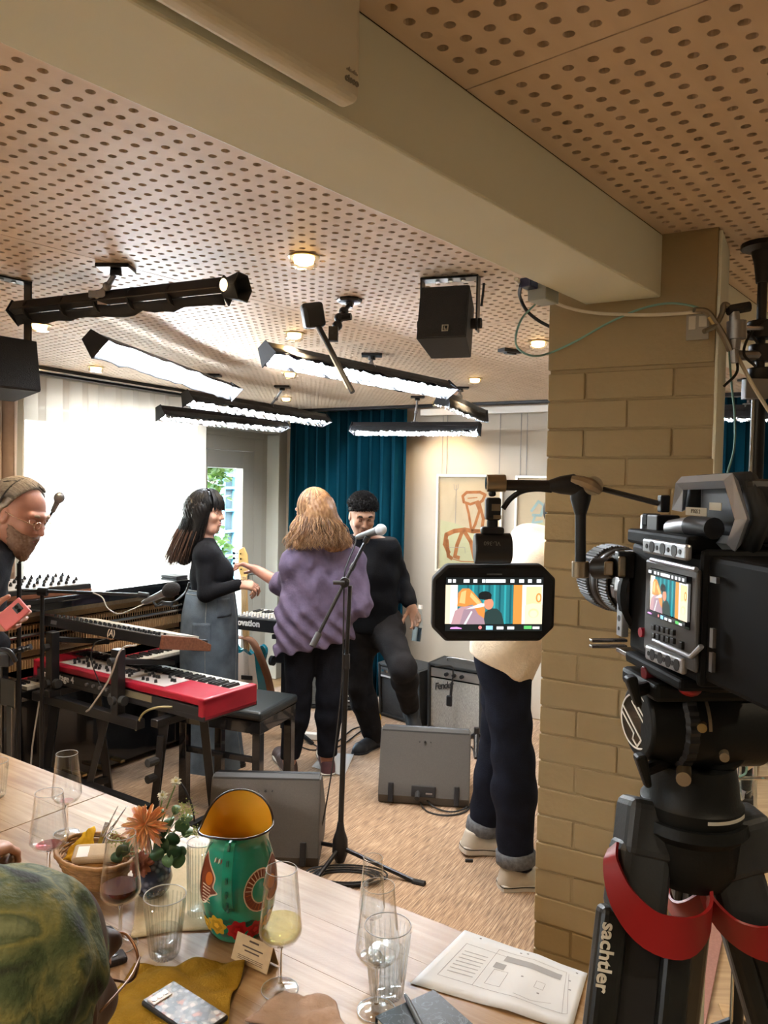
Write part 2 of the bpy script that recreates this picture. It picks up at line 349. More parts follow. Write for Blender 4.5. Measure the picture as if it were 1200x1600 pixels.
mb = MB(MW); mb.cyl((5.18, 4.18, .95), (5.18, 4.12, .95), 0.012); mb.cyl((5.18, 4.125, .95), (5.07, 4.125, .95), 0.01); mb.box((5.18, 4.19, .95), (0.03, 0.012, 0.16)); mb.build('handle', STEEL, d, smooth=True)
mb = MB(MW); mb.box((4.885, 4.24, 2.130), (0.96, 0.12, 0.05)); struct(mb.build('trim_1', m_frame))
mb = MB(MW); mb.box((5.4365, 4.135, 1.07), (0.006, 0.128, 2.14)); struct(mb.build('trim_2', mat('reveal_white', (0.62, 0.66, 0.63), 0.5)))
mb = MB(MW); mb.box((3.68, 4.10, 0.865), (1.44, 0.2, 0.03)); struct(mb.build('trim_3', m_frame, bevel=0.005))
# --- garden outside
mb = MB(MW); mb.box((4.5, 9.4, -0.1), (14, 10, 0.1)); struct(mb.build('ground', mat('paving', (0.35, 0.34, 0.32), 0.9, noise=0.2, nscale=3)))
o = thing('neighbour_house', 'pale blue rendered garden house with a blue gridded window, outside the garden door', 'house', ab(7.3, 6.9), 0)
m_hs = mat('pale_render', (0.10, 0.135, 0.15), 0.8, noise=0.12, nscale=2.5); m_bl = mat('blue_frame', (0.06, 0.17, 0.24), 0.5); m_dkp = mat('dark_pane', (0.04, 0.055, 0.06), 0.7, spec=.1)
mb = MB(MW); mb.box((9.9, 7.5, 1.02), (4.6, 1.0, 2.04)); mb.build('wall', m_hs, o, world=True)
mb = MB(MW); mb.box((9.9, 7.35, 2.09), (4.8, 1.3, 0.10)); mb.build('roof', mat('slate', (0.2, 0.22, 0.24), 0.8), o, world=True)
w0 = PB(345, 770, 6.98).dot(E1); w1 = PB(364, 770, 6.98).dot(E1)
zt = PB(355, 742, 6.98).z; zb = PB(355, 930, 6.98).z
fr_ = MB(MW)
for a in (w0, w1): fr_.box((a, 6.96, (zt+zb)/2), (0.05, 0.08, zt-zb))
for yy in (742, 762, 797, 830, 868, 905): fr_.box(((w0+w1)/2, 6.96, PB(355, yy, 6.96).z), (w1-w0, 0.08, 0.035))
wf = fr_.build('window_frame', m_bl, o, world=True); mb = MB(MW)
mb.box(((w0+w1)/2, 6.99, (zt+zb)/2), (w1-w0, 0.03, zt-zb)); mb.build('pane', m_dkp, wf, world=True)
# climbing plant seen through the door
m_leaf = mat('garden_leaf', (0.025, 0.075, 0.010), 0.45, col2=(0.09, 0.17, 0.025), nscale=9); m_bark = mat('bark', (0.13, 0.09, 0.06), 0.9, noise=0.3, nscale=30)
def leaf_cluster(centres, size, rng, M=None):
    vs = []; fs = []
    for c, s, k in centres:
        for _ in range(k):
            p = Vector(c)+Vector([rng.gauss(0, s) for _ in range(3)]); E = Euler((rng.uniform(-1, 1), rng.uniform(-1, 1), rng.uniform(0, 6.3))).to_matrix(); l = size*rng.uniform(.6, 1.3)
            b = len(vs)
            for q in ((0, 0, 0), (.32, .35, .06), (.28, .7, .05), (0, 1, -.06), (-.28, .7, .05), (-.32, .35, .06)): vs.append(p+E @ (Vector(q)*l))
            fs += [(b, b+1, b+2, b+3), (b, b+3, b+4, b+5)]
    m = MB(); m.add(vs, fs); return m
t0 = PB(300, 900, 5.6); tr = thing('garden_shrub', 'bright green leafy garden shrub outside the glazed door', 'shrub', (t0.x, t0.y, -0.05))
rg = random.Random(11); cs = []
for (x, y, b, s, k) in ((318, 705, 5.3, .10, 90), (330, 712, 5.35, .10, 80), (342, 722, 5.4, .07, 50), (322, 728, 5.3, .09, 70), (335, 738, 5.4, .06, 40), (316, 750, 5.2, .08, 50), (345, 738, 5.4, .05, 25), (352, 715, 5.5, .05, 15), (340, 760, 5.4, .04, 22), (345, 778, 5.4, .03, 10), (338, 845, 5.3, .06, 40), (330, 870, 5.2, .09, 60), (312, 800, 5.2, .09, 60), (300, 690, 5.3, .12, 60), (335, 690, 5.3, .1, 60)): cs.append((PB(x, y, b), s, k))
lm = leaf_cluster(cs, 0.085, rg); o = lm.build('foliage', m_leaf, tr, world=True); o['kind'] = 'stuff'
mb = MB(); mb.tube(spline([(t0.x, t0.y, -.05), (t0.x+.05, t0.y, .7), (t0.x-.03, t0.y+.05, 1.4), PB(320, 712, 5.3)]), 0.016, 7)
for c in cs[:9]: mb.tube(spline([(t0.x, t0.y, 1.1), (Vector((t0.x, t0.y, 1.1))+c[0])/2+Vector((0, 0, .1)), c[0]]), 0.008, 5)
mb.build('stem', m_bark, tr, world=True, smooth=True)
# --- curtains and rails
m_sheer = bpy.data.materials.new('sheer_voile'); m_sheer.use_nodes = True; n = m_sheer.node_tree.nodes; L = m_sheer.node_tree.links; n.clear()
o_ = n.new('ShaderNodeOutputMaterial'); tl = n.new('ShaderNodeBsdfTranslucent'); tl.inputs[0].default_value = (0.92, 0.84, 0.74, 1); df = n.new('ShaderNodeBsdfDiffuse'); df.inputs[0].default_value = (0.80, 0.70, 0.60, 1)
tp = n.new('ShaderNodeBsdfTransparent'); tp.inputs[0].default_value = (0.98, 0.97, 0.95, 1); x1 = n.new('ShaderNodeMixShader'); x2 = n.new('ShaderNodeMixShader'); x1.inputs[0].default_value = 0.22; x2.inputs[0].default_value = 0.36
L.new(tl.outputs[0], x1.inputs[1]); L.new(df.outputs[0], x1.inputs[2]); L.new(x1.outputs[0], x2.inputs[1]); L.new(tp.outputs[0], x2.inputs[2]); L.new(x2.outputs[0], o_.inputs[0])
def drape(name, M, l, z0, z1, pleat, amp, material, seed, nu=None, flare=1.0, thick=0.0):
    r = random.Random(seed); nu = nu or int(l/pleat*14); ph = [r.uniform(-.5, .5) for _ in range(200)]; am = [r.uniform(.6, 1.15) for _ in range(200)]
    def fn(u, w):
        s = u*l/pleat; i = int(s); f = s-i
        p = (1-f)*ph[i]+f*ph[i+1]; a = (1-f)*am[i]+f*am[i+1]
        k = 0.55+0.45*min(1, w*1.6)*flare
        return (u*l+0.25*pleat*math.sin(2*PI*s*2+p*3)*0.3, amp*a*k*math.sin(2*PI*s+p*1.6*(0.6+w))+amp*.25*math.sin(2*PI*s*2.3+p*5)*w, z1+(z0-z1)*w)
    mb = MB(M); mb.grid(fn, nu, 10); return mb.build(name, material, None, smooth='full', solid=thick)
o = drape('sheer_curtain', MW @ T(2.83, 3.925, 0), 1.495, 0.03, 2.315, 0.14, 0.030, m_sheer, 2, nu=240); tag(o, 'translucent white voile curtain glowing with daylight in front of the window', 'curtain')
m_cream = mat('cream_curtain', (0.40, 0.31, 0.26), 0.85, noise=0.05, nscale=40, sheen=0.2)
o = drape('side_curtain', MW @ T(2.18, 3.985, 0), 0.66, 0.03, 2.315, 0.11, 0.036, m_cream, 4, thick=0.003); tag(o, 'beige lined curtain gathered at the left end of the window', 'curtain')
m_teal = mat('teal_velvet', (0.0010, 0.024, 0.040), 0.9, spec=.06, noise=0.15, nscale=14, stretch=(1, 1, .15))
bL, bR = 3.93, 2.80
MB_ = lambda b: frame(ab(5.42, b), -E2, E1, (0, 0, 1))
o = drape('velvet_curtain', MB_(bL), bL-bR, 0.02, 2.33, 0.105, 0.042, m_teal, 8, thick=0.003); tag(o, 'wide teal velvet curtain hanging in the corner behind the musicians', 'curtain', 'teal velvet curtains')
b2 = PA(1128, 650, 5.42).dot(E2)
o = drape('velvet_curtain', MB_(b2+0.05), 1.0, 0.02, 2.33, 0.105, 0.042, m_teal, 9, thick=0.003); tag(o, 'teal velvet curtain seen to the right of the brick pillar', 'curtain', 'teal velvet curtains')
o = thing('curtain_rail', 'black double curtain rail along the ceiling above the window', 'curtain rail', ab(3.9, 3.9, 2.34))
mb = MB(MW); mb.box((3.7, 3.90, 2.341), (3.3, 0.05, 0.036)); mb.box((3.7, 3.83, 2.346), (3.3, 0.03, 0.028)); mb.build('rail', BLKM, o, world=True, bevel=0.003)
mb = MB(MW); mb.box((3.7, 3.812, 2.335), (3.3, 0.004, 0.006)); mb.build('rail_lip', STEEL, o, world=True)
o = thing('curtain_rail', 'black curtain rail along the ceiling in front of the back wall', 'curtain rail', ab(5.42, 2.8, 2.34))
mb = MB(MW); mb.box((5.42, 1.6, 2.348), (0.045, 4.6, 0.022)); mb.build('rail', BLKM, o, world=True, bevel=0.003)
mb = MB(MW); mb.box((5.44, 2.05, 2.30), (0.03, 1.3, 0.05)); mb.build('valance', WHITEP, o, world=True, bevel=0.003)
# ================================================================== CEILING FIXTURES
m_warm = mat('warm_lamp', (1, 0.9, 0.7), 0.3, emit=(1.0, 0.66, 0.28), estr=4.0); m_frost = thin_glass('lamp_glass', (0.95, 0.9, 0.8))
def downlight(p, label, power=5.0, tint=(1.0, 0.74, 0.44)):
    o = thing('ceiling_downlight', label, 'downlight', (p.x, p.y, CEIL), 0, 'round glass downlights in the ceiling')
    mb = MB(); mb.lathe([(0.030, -.001), (0.044, -.001), (0.0445, -.004), (0.042, -.006), (0.030, -.006)], 28); mb.build('trim_ring', BRASS, o, smooth=True)
    mb = MB(); mb.lathe([(0.040, -.006), (0.0405, -.020), (0.037, -.029), (0.026, -.033), (0.0, -.034)], 28); mb.build('glass_cup', m_frost, o, smooth=True)
    mb = MB(); mb.lathe([(0.0, -.004), (0.030, -.006), (0.027, -.020), (0.014, -.026), (0.0, -.027)], 20); mb.build('lamp', m_warm, o, smooth=True)
    l = bpy.data.lights.new('downlight_beam', 'SPOT'); l.energy = power; l.color = tint; l.spot_size = math.radians(125); l.spot_blend = 0.8; l.shadow_soft_size = 0.035
    lo = bpy.data.objects.new('downlight_beam', l); COL.objects.link(lo); lo.parent = o; lo.location = (0, 0, -0.045)
    return o
for (x, y), lb in zip(((475, 400), (460, 520), (62, 506), (150, 573), (453, 582), (447, 621), (841, 533), (742, 591), (684, 628)), (
    'largest glowing glass downlight, between the long black light bar and the beam', 'warm glass downlight just left of the hanging box microphone', 'warm glass downlight under the left end of the long black light bar', 'warm glass downlight above the left half of the voile curtain', 'warm glass downlight between the two middle light bars', 'small warm downlight beside the thin ceiling arm over the back bars', 'warm glass downlight half hidden by the pillar edge', 'warm glass downlight below the square black loudspeaker', 'small warm downlight behind the end of the long lit bar')):
    downlight(PZ(x, y, CEIL), lb, 8.0)
for x, y in ((-1.3, -0.6), (-0.2, -0.9), (0.9, 0.2), (1.5, 1.2), (1.9, 2.6)):
    downlight(Vector((x, y, 0)), {-1.3: 'warm glass downlight over the far left end of the dining tables', -.2: 'warm glass downlight behind the photographer', .9: 'warm glass downlight over the camera tripod', 1.5: 'warm glass downlight right of the lighting pole', 1.9: 'warm glass downlight over the herringbone floor behind the pole'}[x], 7.0, (1.0, .84, .60))
downlight(Vector((-.62, .30, 0)), 'warm glass downlight in the ceiling straight above the laid table', 13.0)
# --- LED light bars
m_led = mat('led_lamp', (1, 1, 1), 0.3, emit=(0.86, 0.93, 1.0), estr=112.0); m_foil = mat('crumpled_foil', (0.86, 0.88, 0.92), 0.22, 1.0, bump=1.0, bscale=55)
m_skirt = mat('black_skirt', (0.016, 0.017, 0.02), 0.75, bump=0.25, bscale=25)
def led_bar(label, p0, p1, opening, lamps=16, lit=True, h=0.032, w=0.036, skirt=0.045, flare=0.022, mount=None, lampr=0.015, ends=True, foil=True):
    p0 = Vector(p0); p1 = Vector(p1); c = (p0+p1)/2; L = (p1-p0).length
    x = (p1-p0).normalized(); z = -Vector(opening); z = (z-x*z.dot(x)).normalized(); y = z.cross(x); F = frame(c, x, y, z)
    o = thing('led_light_bar', label, 'light bar', c, 0, 'hanging light bars')
    mb = MB(F); mb.box((0, 0, h*.6), (L, w*1.25, h)); mb.build('housing', BLKM, o, world=True, bevel=0.004)
    rg = random.Random(int(abs(c.x*1000))); k = 22
    for sy in (-1, 1):
        jit = [(rg.uniform(-.006, .006), rg.uniform(-.007, .005)) for _ in range(k+1)]
        def fn(u, v):
            i = int(u*k+.5); j0, j1 = jit[i]; return (L*(u-.5), sy*(w*.6+flare*v+j0*v+.002), h*.15-skirt*v+j1*v)
        mb = MB(F); mb.grid(fn, k, 3); mb.build('skirt', m_skirt, o, world=True, smooth=True, solid=0.003)
        if foil and lit:
            jf = [[rg.uniform(-.006, .006) for _ in range(6)] for _ in range(k*3+1)]
            def fn2(u, v):
                i = int(u*k*3+.5); q = jf[i][int(v*4+.5)]; return (L*(u-.5)*.985, sy*(w*.6+flare*v-.006+q), h*.10-skirt*1.16*v+q*.8)
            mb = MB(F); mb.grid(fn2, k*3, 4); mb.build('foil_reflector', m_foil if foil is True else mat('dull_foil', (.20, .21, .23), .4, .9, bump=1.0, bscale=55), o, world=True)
    if lit:
        first = None
        for i in range(lamps):
            xx = L*((i+.5)/lamps-.5)
            if first is None:
                mb = MB(); mb.lathe([(lampr, 0.004), (lampr, -.004), (lampr*.8, -.011), (lampr*.4, -.014), (0, -.015)], 12); first = mb.build('led_lamp', m_led, o, smooth=True); lo = first
            else: lo = first.copy(); COL.objects.link(lo)
            lo.matrix_local = T(-c.x, -c.y, -c.z) @ F @ T(xx, 0, -skirt*.55)
    if ends:
        for sx in (-1, 1):
            mb = MB(F); mb.prism([(-w*.75, h*1.15), (w*.75, h*1.15), (w*.75+flare*1.1, -skirt*1.05), (-w*.75-flare*1.1, -skirt*1.05)], 0.006, M=T(sx*(L/2+.006), 0, 0) @ frame((-.003, 0, 0), (0, 1, 0), (0, 0, 1), (1, 0, 0))); mb.build('end_cap', m_skirt, o, world=True, bevel=0.002)
    if mount is not None:
        t, pp = mount; a = p0.lerp(p1, t)+z*h*1.1; pp = Vector(pp)
        mb = MB(); mb.box((pp.x, pp.y, CEIL-.006), (0.10, 0.075, 0.012)); mb.cyl((pp.x, pp.y, CEIL-.012), (pp.x, pp.y, CEIL-.03), 0.018, n=10); mb.build('ceiling_plate', BLKM, o, world=True, bevel=0.003)
        mid = Vector((pp.x, pp.y, CEIL-.035)).lerp(a, .5)
        mb = MB(); mb.cyl((pp.x, pp.y, CEIL-.02), mid, 0.008, n=8); mb.cyl(mid, a, 0.008, n=8); mb.ball(mid, 0.014, 8, m=6); mb.ball(a, 0.016, 8, m=6); mb.box((a.x, a.y, a.z), (0.05, 0.03, 0.02)); mb.build('mounting_arm', GREYM, o, world=True, smooth=True)
    return o
DN = Vector((0, 0, -1))
def bar(label, q0, q1, z0, z1, opening, **k):
    a = PZ(*q0, z0); b = PZ(*q1, z1); return led_bar(label, a, b, opening, **k)
o = bar('long black light bar seen from its back, nearest on the left', (27, 487), (352, 452), 2.265, 2.262, (0.25, 0.75, -0.45), h=0.028, w=0.030, skirt=0.03, flare=0.012, lit=False, mount=(0.46, PZ(181, 416, CEIL)))
a_, b_ = PZ(352, 452, 2.262), PZ(27, 487, 2.265); ax = (a_-b_).normalized()
mb = MB(aim(a_+ax*.005, ax)); mb.lathe([(0.030, 0), (0.034, .02), (0.044, .055), (0.041, .055), (0.030, .02), (0.0, .018)], 6); mb.build('end_hood', m_skirt, o, world=True, fix=True)
mb = MB(); mb.ball(a_+ax*.03+Vector((-.022, -.036, .0)), (0.011, 0.006, 0.018), 10); mb.build('end_lamp', mat('warm_glow', (1, .9, .7), .3, emit=(1, .72, .40), estr=.9), o, world=True, smooth=True)
mid = b_.lerp(a_, .44); mb = MB(aim(mid+Vector((0.02, -.034, .0)), (0.1, -1, -.1))); mb.box((0, 0, 0), (0.036, 0.026, 0.002)); mb.build('paper_label', mat('label_paper', (0.62, 0.55, 0.52), 0.8, noise=0.3, nscale=60), o, world=True)
for t in (.08, .27, .44, .6, .78): mb = MB(); q = b_.lerp(a_, t); mb.cyl(q-ax*.004, q+ax*.004, 0.034, n=12); mb.build('velcro_strap', BLKR, o, world=True)
bar('brightly lit light bar above the voile curtain, its end near the black bar', (146, 533), (362, 609), 2.25, 2.25, (0.25, -0.85, -0.38), lamps=16, mount=(0.8, PZ(332, 585, CEIL)), lampr=0.021, foil=False)
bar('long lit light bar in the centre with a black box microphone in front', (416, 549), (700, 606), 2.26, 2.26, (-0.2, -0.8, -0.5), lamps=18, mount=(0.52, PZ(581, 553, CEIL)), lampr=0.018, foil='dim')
bar('lit light bar, higher of two at the back left, under a thin ceiling arm', (292, 620), (508, 655), 2.22, 2.22, (0.15, -0.5, -0.85), lamps=16, mount=(0.55, PZ(441, 603, CEIL)), lampr=0.012)
bar('lit light bar hung lower of the two at the back left, over the garden door', (250, 643), (443, 663), 2.15, 2.15, (0.2, -0.25, -0.95), lamps=16, mount=(0.5, PZ(345, 628, CEIL-.06)), lampr=0.010)
a_ = PZ(552, 668, 2.15); b_ = PD(748, 668, 5.32)
led_bar('lit light bar hung level before the back wall, above the framed art', a_, b_, (0, -0.35, -0.9), lamps=14, mount=(0.5, (PD(652, 640, 5.5).x, 5.5, CEIL)), lampr=0.010)
bar('short lit light bar slanting down from the end of the long central one', (693, 621), (754, 648), 2.215, 2.20, (-.3, -0.3, -0.9), lamps=10, mount=(0.3, PZ(720, 605, CEIL)), lampr=0.010)
led_bar('light bar glimpsed right of the pillar before the teal curtain', PD(1105, 643, 4.45), PD(1235, 643, 4.2), (0, -0.12, -1), lamps=8, mount=(0.5, (PD(1170, 600, 4.35).x, 4.35, CEIL)), lampr=0.012)
# --- ceiling loudspeakers on yokes
m_spk = mat('speaker_cabinet', (0.022, 0.024, 0.028), 0.6, bump=0.1, bscale=200); m_gr = mat('speaker_grille', (0.012, 0.014, 0.02), 0.5, bump=0.5, bscale=400)
def ceiling_speaker(label, c, yaw, tilt, s, plate, logo):
    c = Vector(c); o = thing('ceiling_speaker', label, 'loudspeaker', c, 0, 'small ceiling loudspeakers')
    F = T(*c) @ RZ(yaw) @ RX(tilt)       # local -Y is the front
    w, d, h = 0.150*s, 0.15*s, 0.165*s
    mb = MB(F); mb.prism([(-w/2, -d/2), (w/2, -d/2), (w*.42, d/2), (-w*.42, d/2)], h, M=T(0, 0, -h/2)); mb.build('cabinet', m_spk, o, world=True, bevel=0.003)
    mb = MB(F); mb.box((0, -d/2-.003, 0), (w*.97, 0.006, h*.97)); g = mb.build('grille', m_gr, o, world=True, bevel=0.002)
    if logo:
        mb = MB(F)
        for q in ((0, .011, .024, .003), (0, -.011, .024, .003), (-.0105, 0, .003, .024), (.0105, 0, .003, .024), (-.003, 0, .003, .012), (.001, -.005, .009, .003)): mb.box((0.012+q[0]*.8, -d/2-.007, -h*.33+q[1]*.8), (q[2]*.8, .002, q[3]*.8))
        mb.build('badge', mat('badge_print', (0.55, 0.5, 0.4), 0.5), o, world=True)
    top = CEIL-.002; Fy = T(c.x, c.y, 0) @ RZ(yaw)
    mb = MB(Fy); yw = w/2+.012
    mb.box((0, 0.02, top-.0025), (2*yw+.005, 0.05, 0.005))
    for sx in (-1, 1): mb.box((sx*yw, 0.02, (top+c.z)/2-.01), (0.005, 0.045, top-c.z+.03))
    mb.build('yoke', BLKM, o, world=True, bevel=0.001)
    mb = MB(Fy)
    for sx in (-1, 1): mb.cyl((sx*(w/2-.03), .02, c.z), (sx*(yw+.012), .02, c.z), 0.016, n=12)
    mb.build('knob', BLKR, o, world=True, smooth=True)
    mb = MB(Fy)
    for q in (-.04, 0, .04): mb.cyl((q*s, .02, top-.009), (q*s, .02, top-.004), 0.008, n=10)
    mb.build('bolt', STEEL, o, world=True)
    return o
c = PD(700, 505, 2.36); ceiling_speaker('square black loudspeaker on a yoke beside the beam', (c.x, c.y, c.z), math.radians(-17), math.radians(-14), 1.0, None, True)
c = PD(6, 577, 2.45); ceiling_speaker('black loudspeaker cut by the left edge above the beige curtain', (c.x, c.y, c.z), math.radians(52), math.radians(-10), 1.0, None, False)
cable('speaker_cable', 'short black cable from the square loudspeaker up into the ceiling', [PD(752, 478, 2.44), PD(755, 455, 2.44), PD(757, 428, 2.41), PZ(758, 424, CEIL)], 0.004, BLKR)
cable('speaker_cable', 'thin cable looping off the loudspeaker at the left edge', [PD(36, 547, 2.5), PD(48, 556, 2.52), PD(54, 572, 2.54), PD(50, 588, 2.56)], 0.003, BLKR)
# --- hanging box microphone on an articulated clamp
p = PZ(546, 467, CEIL); o = thing('hanging_microphone', 'black box microphone with long tube on a jointed clamp arm under the ceiling', 'microphone', (p.x, p.y, CEIL))
mb = MB(); mb.lathe([(0, 0), (.042, 0), (.045, -.006), (.040, -.012), (.016, -.014), (.012, -.03), (0, -.03)], 8, M=T(p.x, p.y, CEIL)); mb.build('ceiling_plate', BLKM, o, world=True)
j = [PD(537, 487, 2.6), PD(530, 497, 2.56), PD(527, 509, 2.53), PD(521, 522, 2.50)]
mb = MB(); mb.tube([(p.x, p.y, CEIL-.02)]+j, 0.008, 8)
for q in j: mb.ball(q, 0.017, 10, m=6)
mb.cyl(j[1], j[1]+Vector((.04, -.01, .004)), 0.012, n=8); mb.box(j[3], (0.03, 0.03, 0.045)); mb.build('clamp_arm', BLKM, o, world=True, smooth=True)
a, b = PD(497, 508, 2.5), PD(551, 613, 2.42); mb = MB(); mb.cyl(a, b, 0.0085, n=10); mb.build('tube', BLK, o, world=True, smooth=True)
mb = MB(); q = (b-a).normalized(); s_ = Vector((-.009, -.006, -.004)); mb.cyl(a+s_, a.lerp(b, .93)+s_, 0.0022, n=6); mb.build('tube_edge', WHITEP, o, world=True)
F = frame(PD(489, 493, 2.5), Vector((.90, .30, .18)).normalized(), Vector((-.3, .95, 0)).normalized(), Vector((-.17, -.05, .98)).normalized())
mb = MB(F); mb.box((0, 0, 0), (0.072, 0.042, 0.080)); mb.build('microphone_body', BLK, o, world=True, bevel=0.012, seg=3)
mb = MB(F); mb.box((-.028, -.016, -.008), (0.014, 0.02, 0.066)); mb.build('microphone_face', mat('mic_face', (0.05, 0.055, 0.065), 0.35), o, world=True, bevel=0.006)
p = PZ(797, 546, CEIL); mb = MB(); mb.box((0, 0, -.008), (0.11, 0.05, 0.016), RZ(.6)); mb.box((0, 0, -.018), (0.06, 0.025, 0.01), RZ(.6)); o = mb.build('ceiling_plate', BLKM, None, bevel=0.003); o.location = (p.x, p.y, CEIL); tag(o, 'empty black mounting plate on the ceiling left of the pillar', 'mounting plate')
# --- wireless access point on the beam
q0 = PVv(288, 0, .667); q1 = PVv(566, 163, .667); u1 = q1.dot(U); z0 = q1.z; z1 = 2.352
o = thing('access_point', 'large flat off-white wireless access point mounted on the beam side', 'access point', U*(u1-.25)+V*.69+Vector((0, 0, 2.28)))
mb = MB(MU); mb.box((u1-.21, .685, (z0+z1)/2), (.42, .034, z1-z0)); mb.build('casing', mat('ap_casing', (0.70, 0.68, 0.58), 0.45), o, world=True, bevel=0.012, seg=4)
mb = MB(MU); mb.box((u1-.21, .7065, (z0+z1)/2+.005), (.36, .009, (z1-z0)*.8)); mb.build('mount_bracket', BLK, o, world=True)
lg = mat('ap_logo', (0.22, 0.21, 0.18), 0.5); Mx = frame(U*(u1-.018)+V*.6665+Vector((0, 0, z0+.022)), -V.cross(Vector((0, 0, 1))), (0, 0, 1), -V)
Mx = frame(U*(u1-.020)+V*.6672+Vector((0, 0, z0+.022)), U, (0, 0, 1), -V)
text('logo', 'cisco', 0.0125, lg, o, Mx, bold=0.0004)
mb = MB(Mx)
for i, hh in enumerate((3, 5, 8, 5, 3, 5, 8, 5, 3)): mb.box(((i-4)*.0024, .0095+hh*.0003, 0), (.0009, hh*.0007, .0008))
mb.build('logo_bar', lg, o, world=True)
# --- junction box and cables at the pillar
p = PVv(846, 456, 0.925); o = thing('junction_box', 'small grey cable box under the beam at the top left of the pillar', 'junction box', p)
mb = MB(MU); pu = (p.dot(U), p.dot(V)); mb.box((pu[0]+.01, pu[1], p.z), (.07, .05, .05)); mb.build('casing', mat('box_grey', (0.34, 0.36, 0.33), 0.5), o, world=True, bevel=0.003)
mb = MB(MU); mb.box((pu[0]-.045, pu[1]+.01, p.z+.012), (.04, .03, .022)); mb.build('plug', mat('navy_plastic', (0.02, 0.025, 0.07), 0.4), o, world=True, bevel=0.003)
f = lambda x, y: PA(x, y, 2.012)
m_wc = mat('white_cable', (0.66, 0.60, 0.48), 0.5); m_tc = mat('teal_cable', (0.22, 0.42, 0.38), 0.5)
cable('white_cable', 'thick white cable draped across the top of the pillar', [PVv(806, 436, .92), PD(822, 452, 2.06), f(853, 466), f(885, 480), f(930, 489), f(1000, 492), f(1060, 490), f(1098, 486)], 0.0045, m_wc)
cable('white_cable', 'thick white cable running down from the pillar clamp to the right', [PD(1131, 515, 1.99), PD(1150, 552, 1.96), PD(1174, 598, 1.92), PD(1200, 640, 1.88), PD(1240, 700, 1.85)], 0.005, m_wc)
cable('teal_cable', 'thin teal cable looping below the beam and across the pillar', [PD(836, 476, 2.12), PD(816, 497, 2.08), PD(806, 525, 2.05), PD(810, 545, 2.03), PD(832, 556, 2.01), f(858, 552), f(900, 533), f(950, 505), f(1000, 483), f(1045, 474), f(1085, 479), f(1104, 490)], 0.0028, m_tc)
cable('teal_cable', 'thin teal cable hanging down behind the right side of the pillar', [PD(1139, 545, 2.0), PD(1143, 600, 2.04), PD(1148, 650, 2.05), PD(1147, 700, 2.05), PD(1136, 742, 2.05), PD(1128, 780, 2.04)], 0.0028, m_tc)
cable('black_cable', 'short black cable curling from the cable box behind the pillar', [PVv(814, 446, .95), PD(812, 462, 2.3), PD(822, 484, 2.32), PD(840, 500, 2.34), PD(862, 512, 2.36)], 0.005, BLKR)
# --- clamp on the pillar corner and the floor-to-ceiling pole
m_cl = mat('clamp_bronze', (0.25, 0.22, 0.17), 0.4, 0.8)
P2 = lambda x, y: PD(x, y, 1.835)
o = thing('pillar_clamp', 'bronze grey grip clamp hooked round the right corner of the pillar', 'clamp', P2(1120, 510))
mb = MB(); mb.tube(spline([P2(1085, 484), P2(1104, 487), P2(1120, 508), P2(1134, 532), P2(1141, 548)]), 0.011, 8, flat=.6); mb.tube(spline([P2(1100, 518), P2(1118, 508), P2(1128, 490), P2(1131, 476), P2(1138, 478)]), 0.010, 8, flat=.6); mb.build('jaw', m_cl, o, world=True, smooth=True)
mb = MB(); mb.cyl(P2(1109, 494), P2(1117, 505), 0.0075, n=10); mb.build('bronze_pin', BRASS, o, world=True, smooth=True)
mb = MB(); mb.cyl(P2(1147, 488), P2(1148, 502), 0.012, n=12); mb.cyl(P2(1151, 502), P2(1151, 530), 0.022, n=14); mb.cyl(P2(1149, 530), P2(1147, 546), 0.013, n=12); mb.cyl(P2(1147, 545), P2(1148, 567), 0.009, n=10); mb.build('spigot', GREYM, o, world=True, smooth=True)
mb = MB(); mb.cyl(P2(1137, 485), P2(1171, 479), 0.012, n=10); mb.build('handle', BLKR, o, world=True, smooth=True)
mb = MB(); mb.cyl(P2(1160, 513), PD(1190, 513, 1.96), 0.006, n=8); mb.build('rod', STEEL, o, world=True, smooth=True)
mb = MB(); q = PA(1090, 511, 2.018); mb.box((q.dot(E1), q.dot(E2), q.z), (.006, .052, .062), MW); lb = mb.build('label_plate', mat('label_grey', (0.33, 0.31, 0.27), 0.6), o, world=True, bevel=0.001)
mb = MB(MW); mb.box((q.dot(E1)-.004, q.dot(E2)+.012, q.z+.01), (.002, .016, .032)); mb.box((q.dot(E1)-.004, q.dot(E2)-.012, q.z+.012), (.002, .018, .026)); mb.build('label_print', mat('label_print', (0.6, 0.57, 0.5), 0.6), lb, world=True)
p = PD(1186, 600, 2.0); px, py = p.x, p.y
o = thing('lighting_pole', 'black floor-to-ceiling lighting pole with clamps right of the pillar', 'pole', (px, py, 0))
mb = MB(); mb.cyl((px, py, .05), (px, py, 2.02), 0.0175, n=16); mb.cyl((px, py, 2.0), (px, py, 2.30), 0.012, n=12); mb.build('pole', BLKM, o, world=True, smooth=True)
mb = MB(); mb.cyl((px-.0165, py-.008, .3), (px-.0165, py-.008, 2.0), 0.0035, n=6); mb.build('chrome_strip', CHROME, o, world=True)
mb = MB(); mb.lathe([(0, 0), (.055, 0), (.055, -.012), (.03, -.02), (.022, -.05), (.016, -.10), (0, -.10)], 14, M=T(px, py, CEIL)); mb.build('ceiling_foot', BLK, o, world=True, smooth=True)
for zz, rr_ in ((2.14, .034), (2.08, .028), (2.02, .03), (1.62, .024), (1.5, .024), (0.9, .026)): mb = MB(); mb.cyl((px, py, zz-.022), (px, py, zz+.022), rr_, n=14); mb.build('collar', BLK, o, world=True, smooth=True, bevel=0.003)
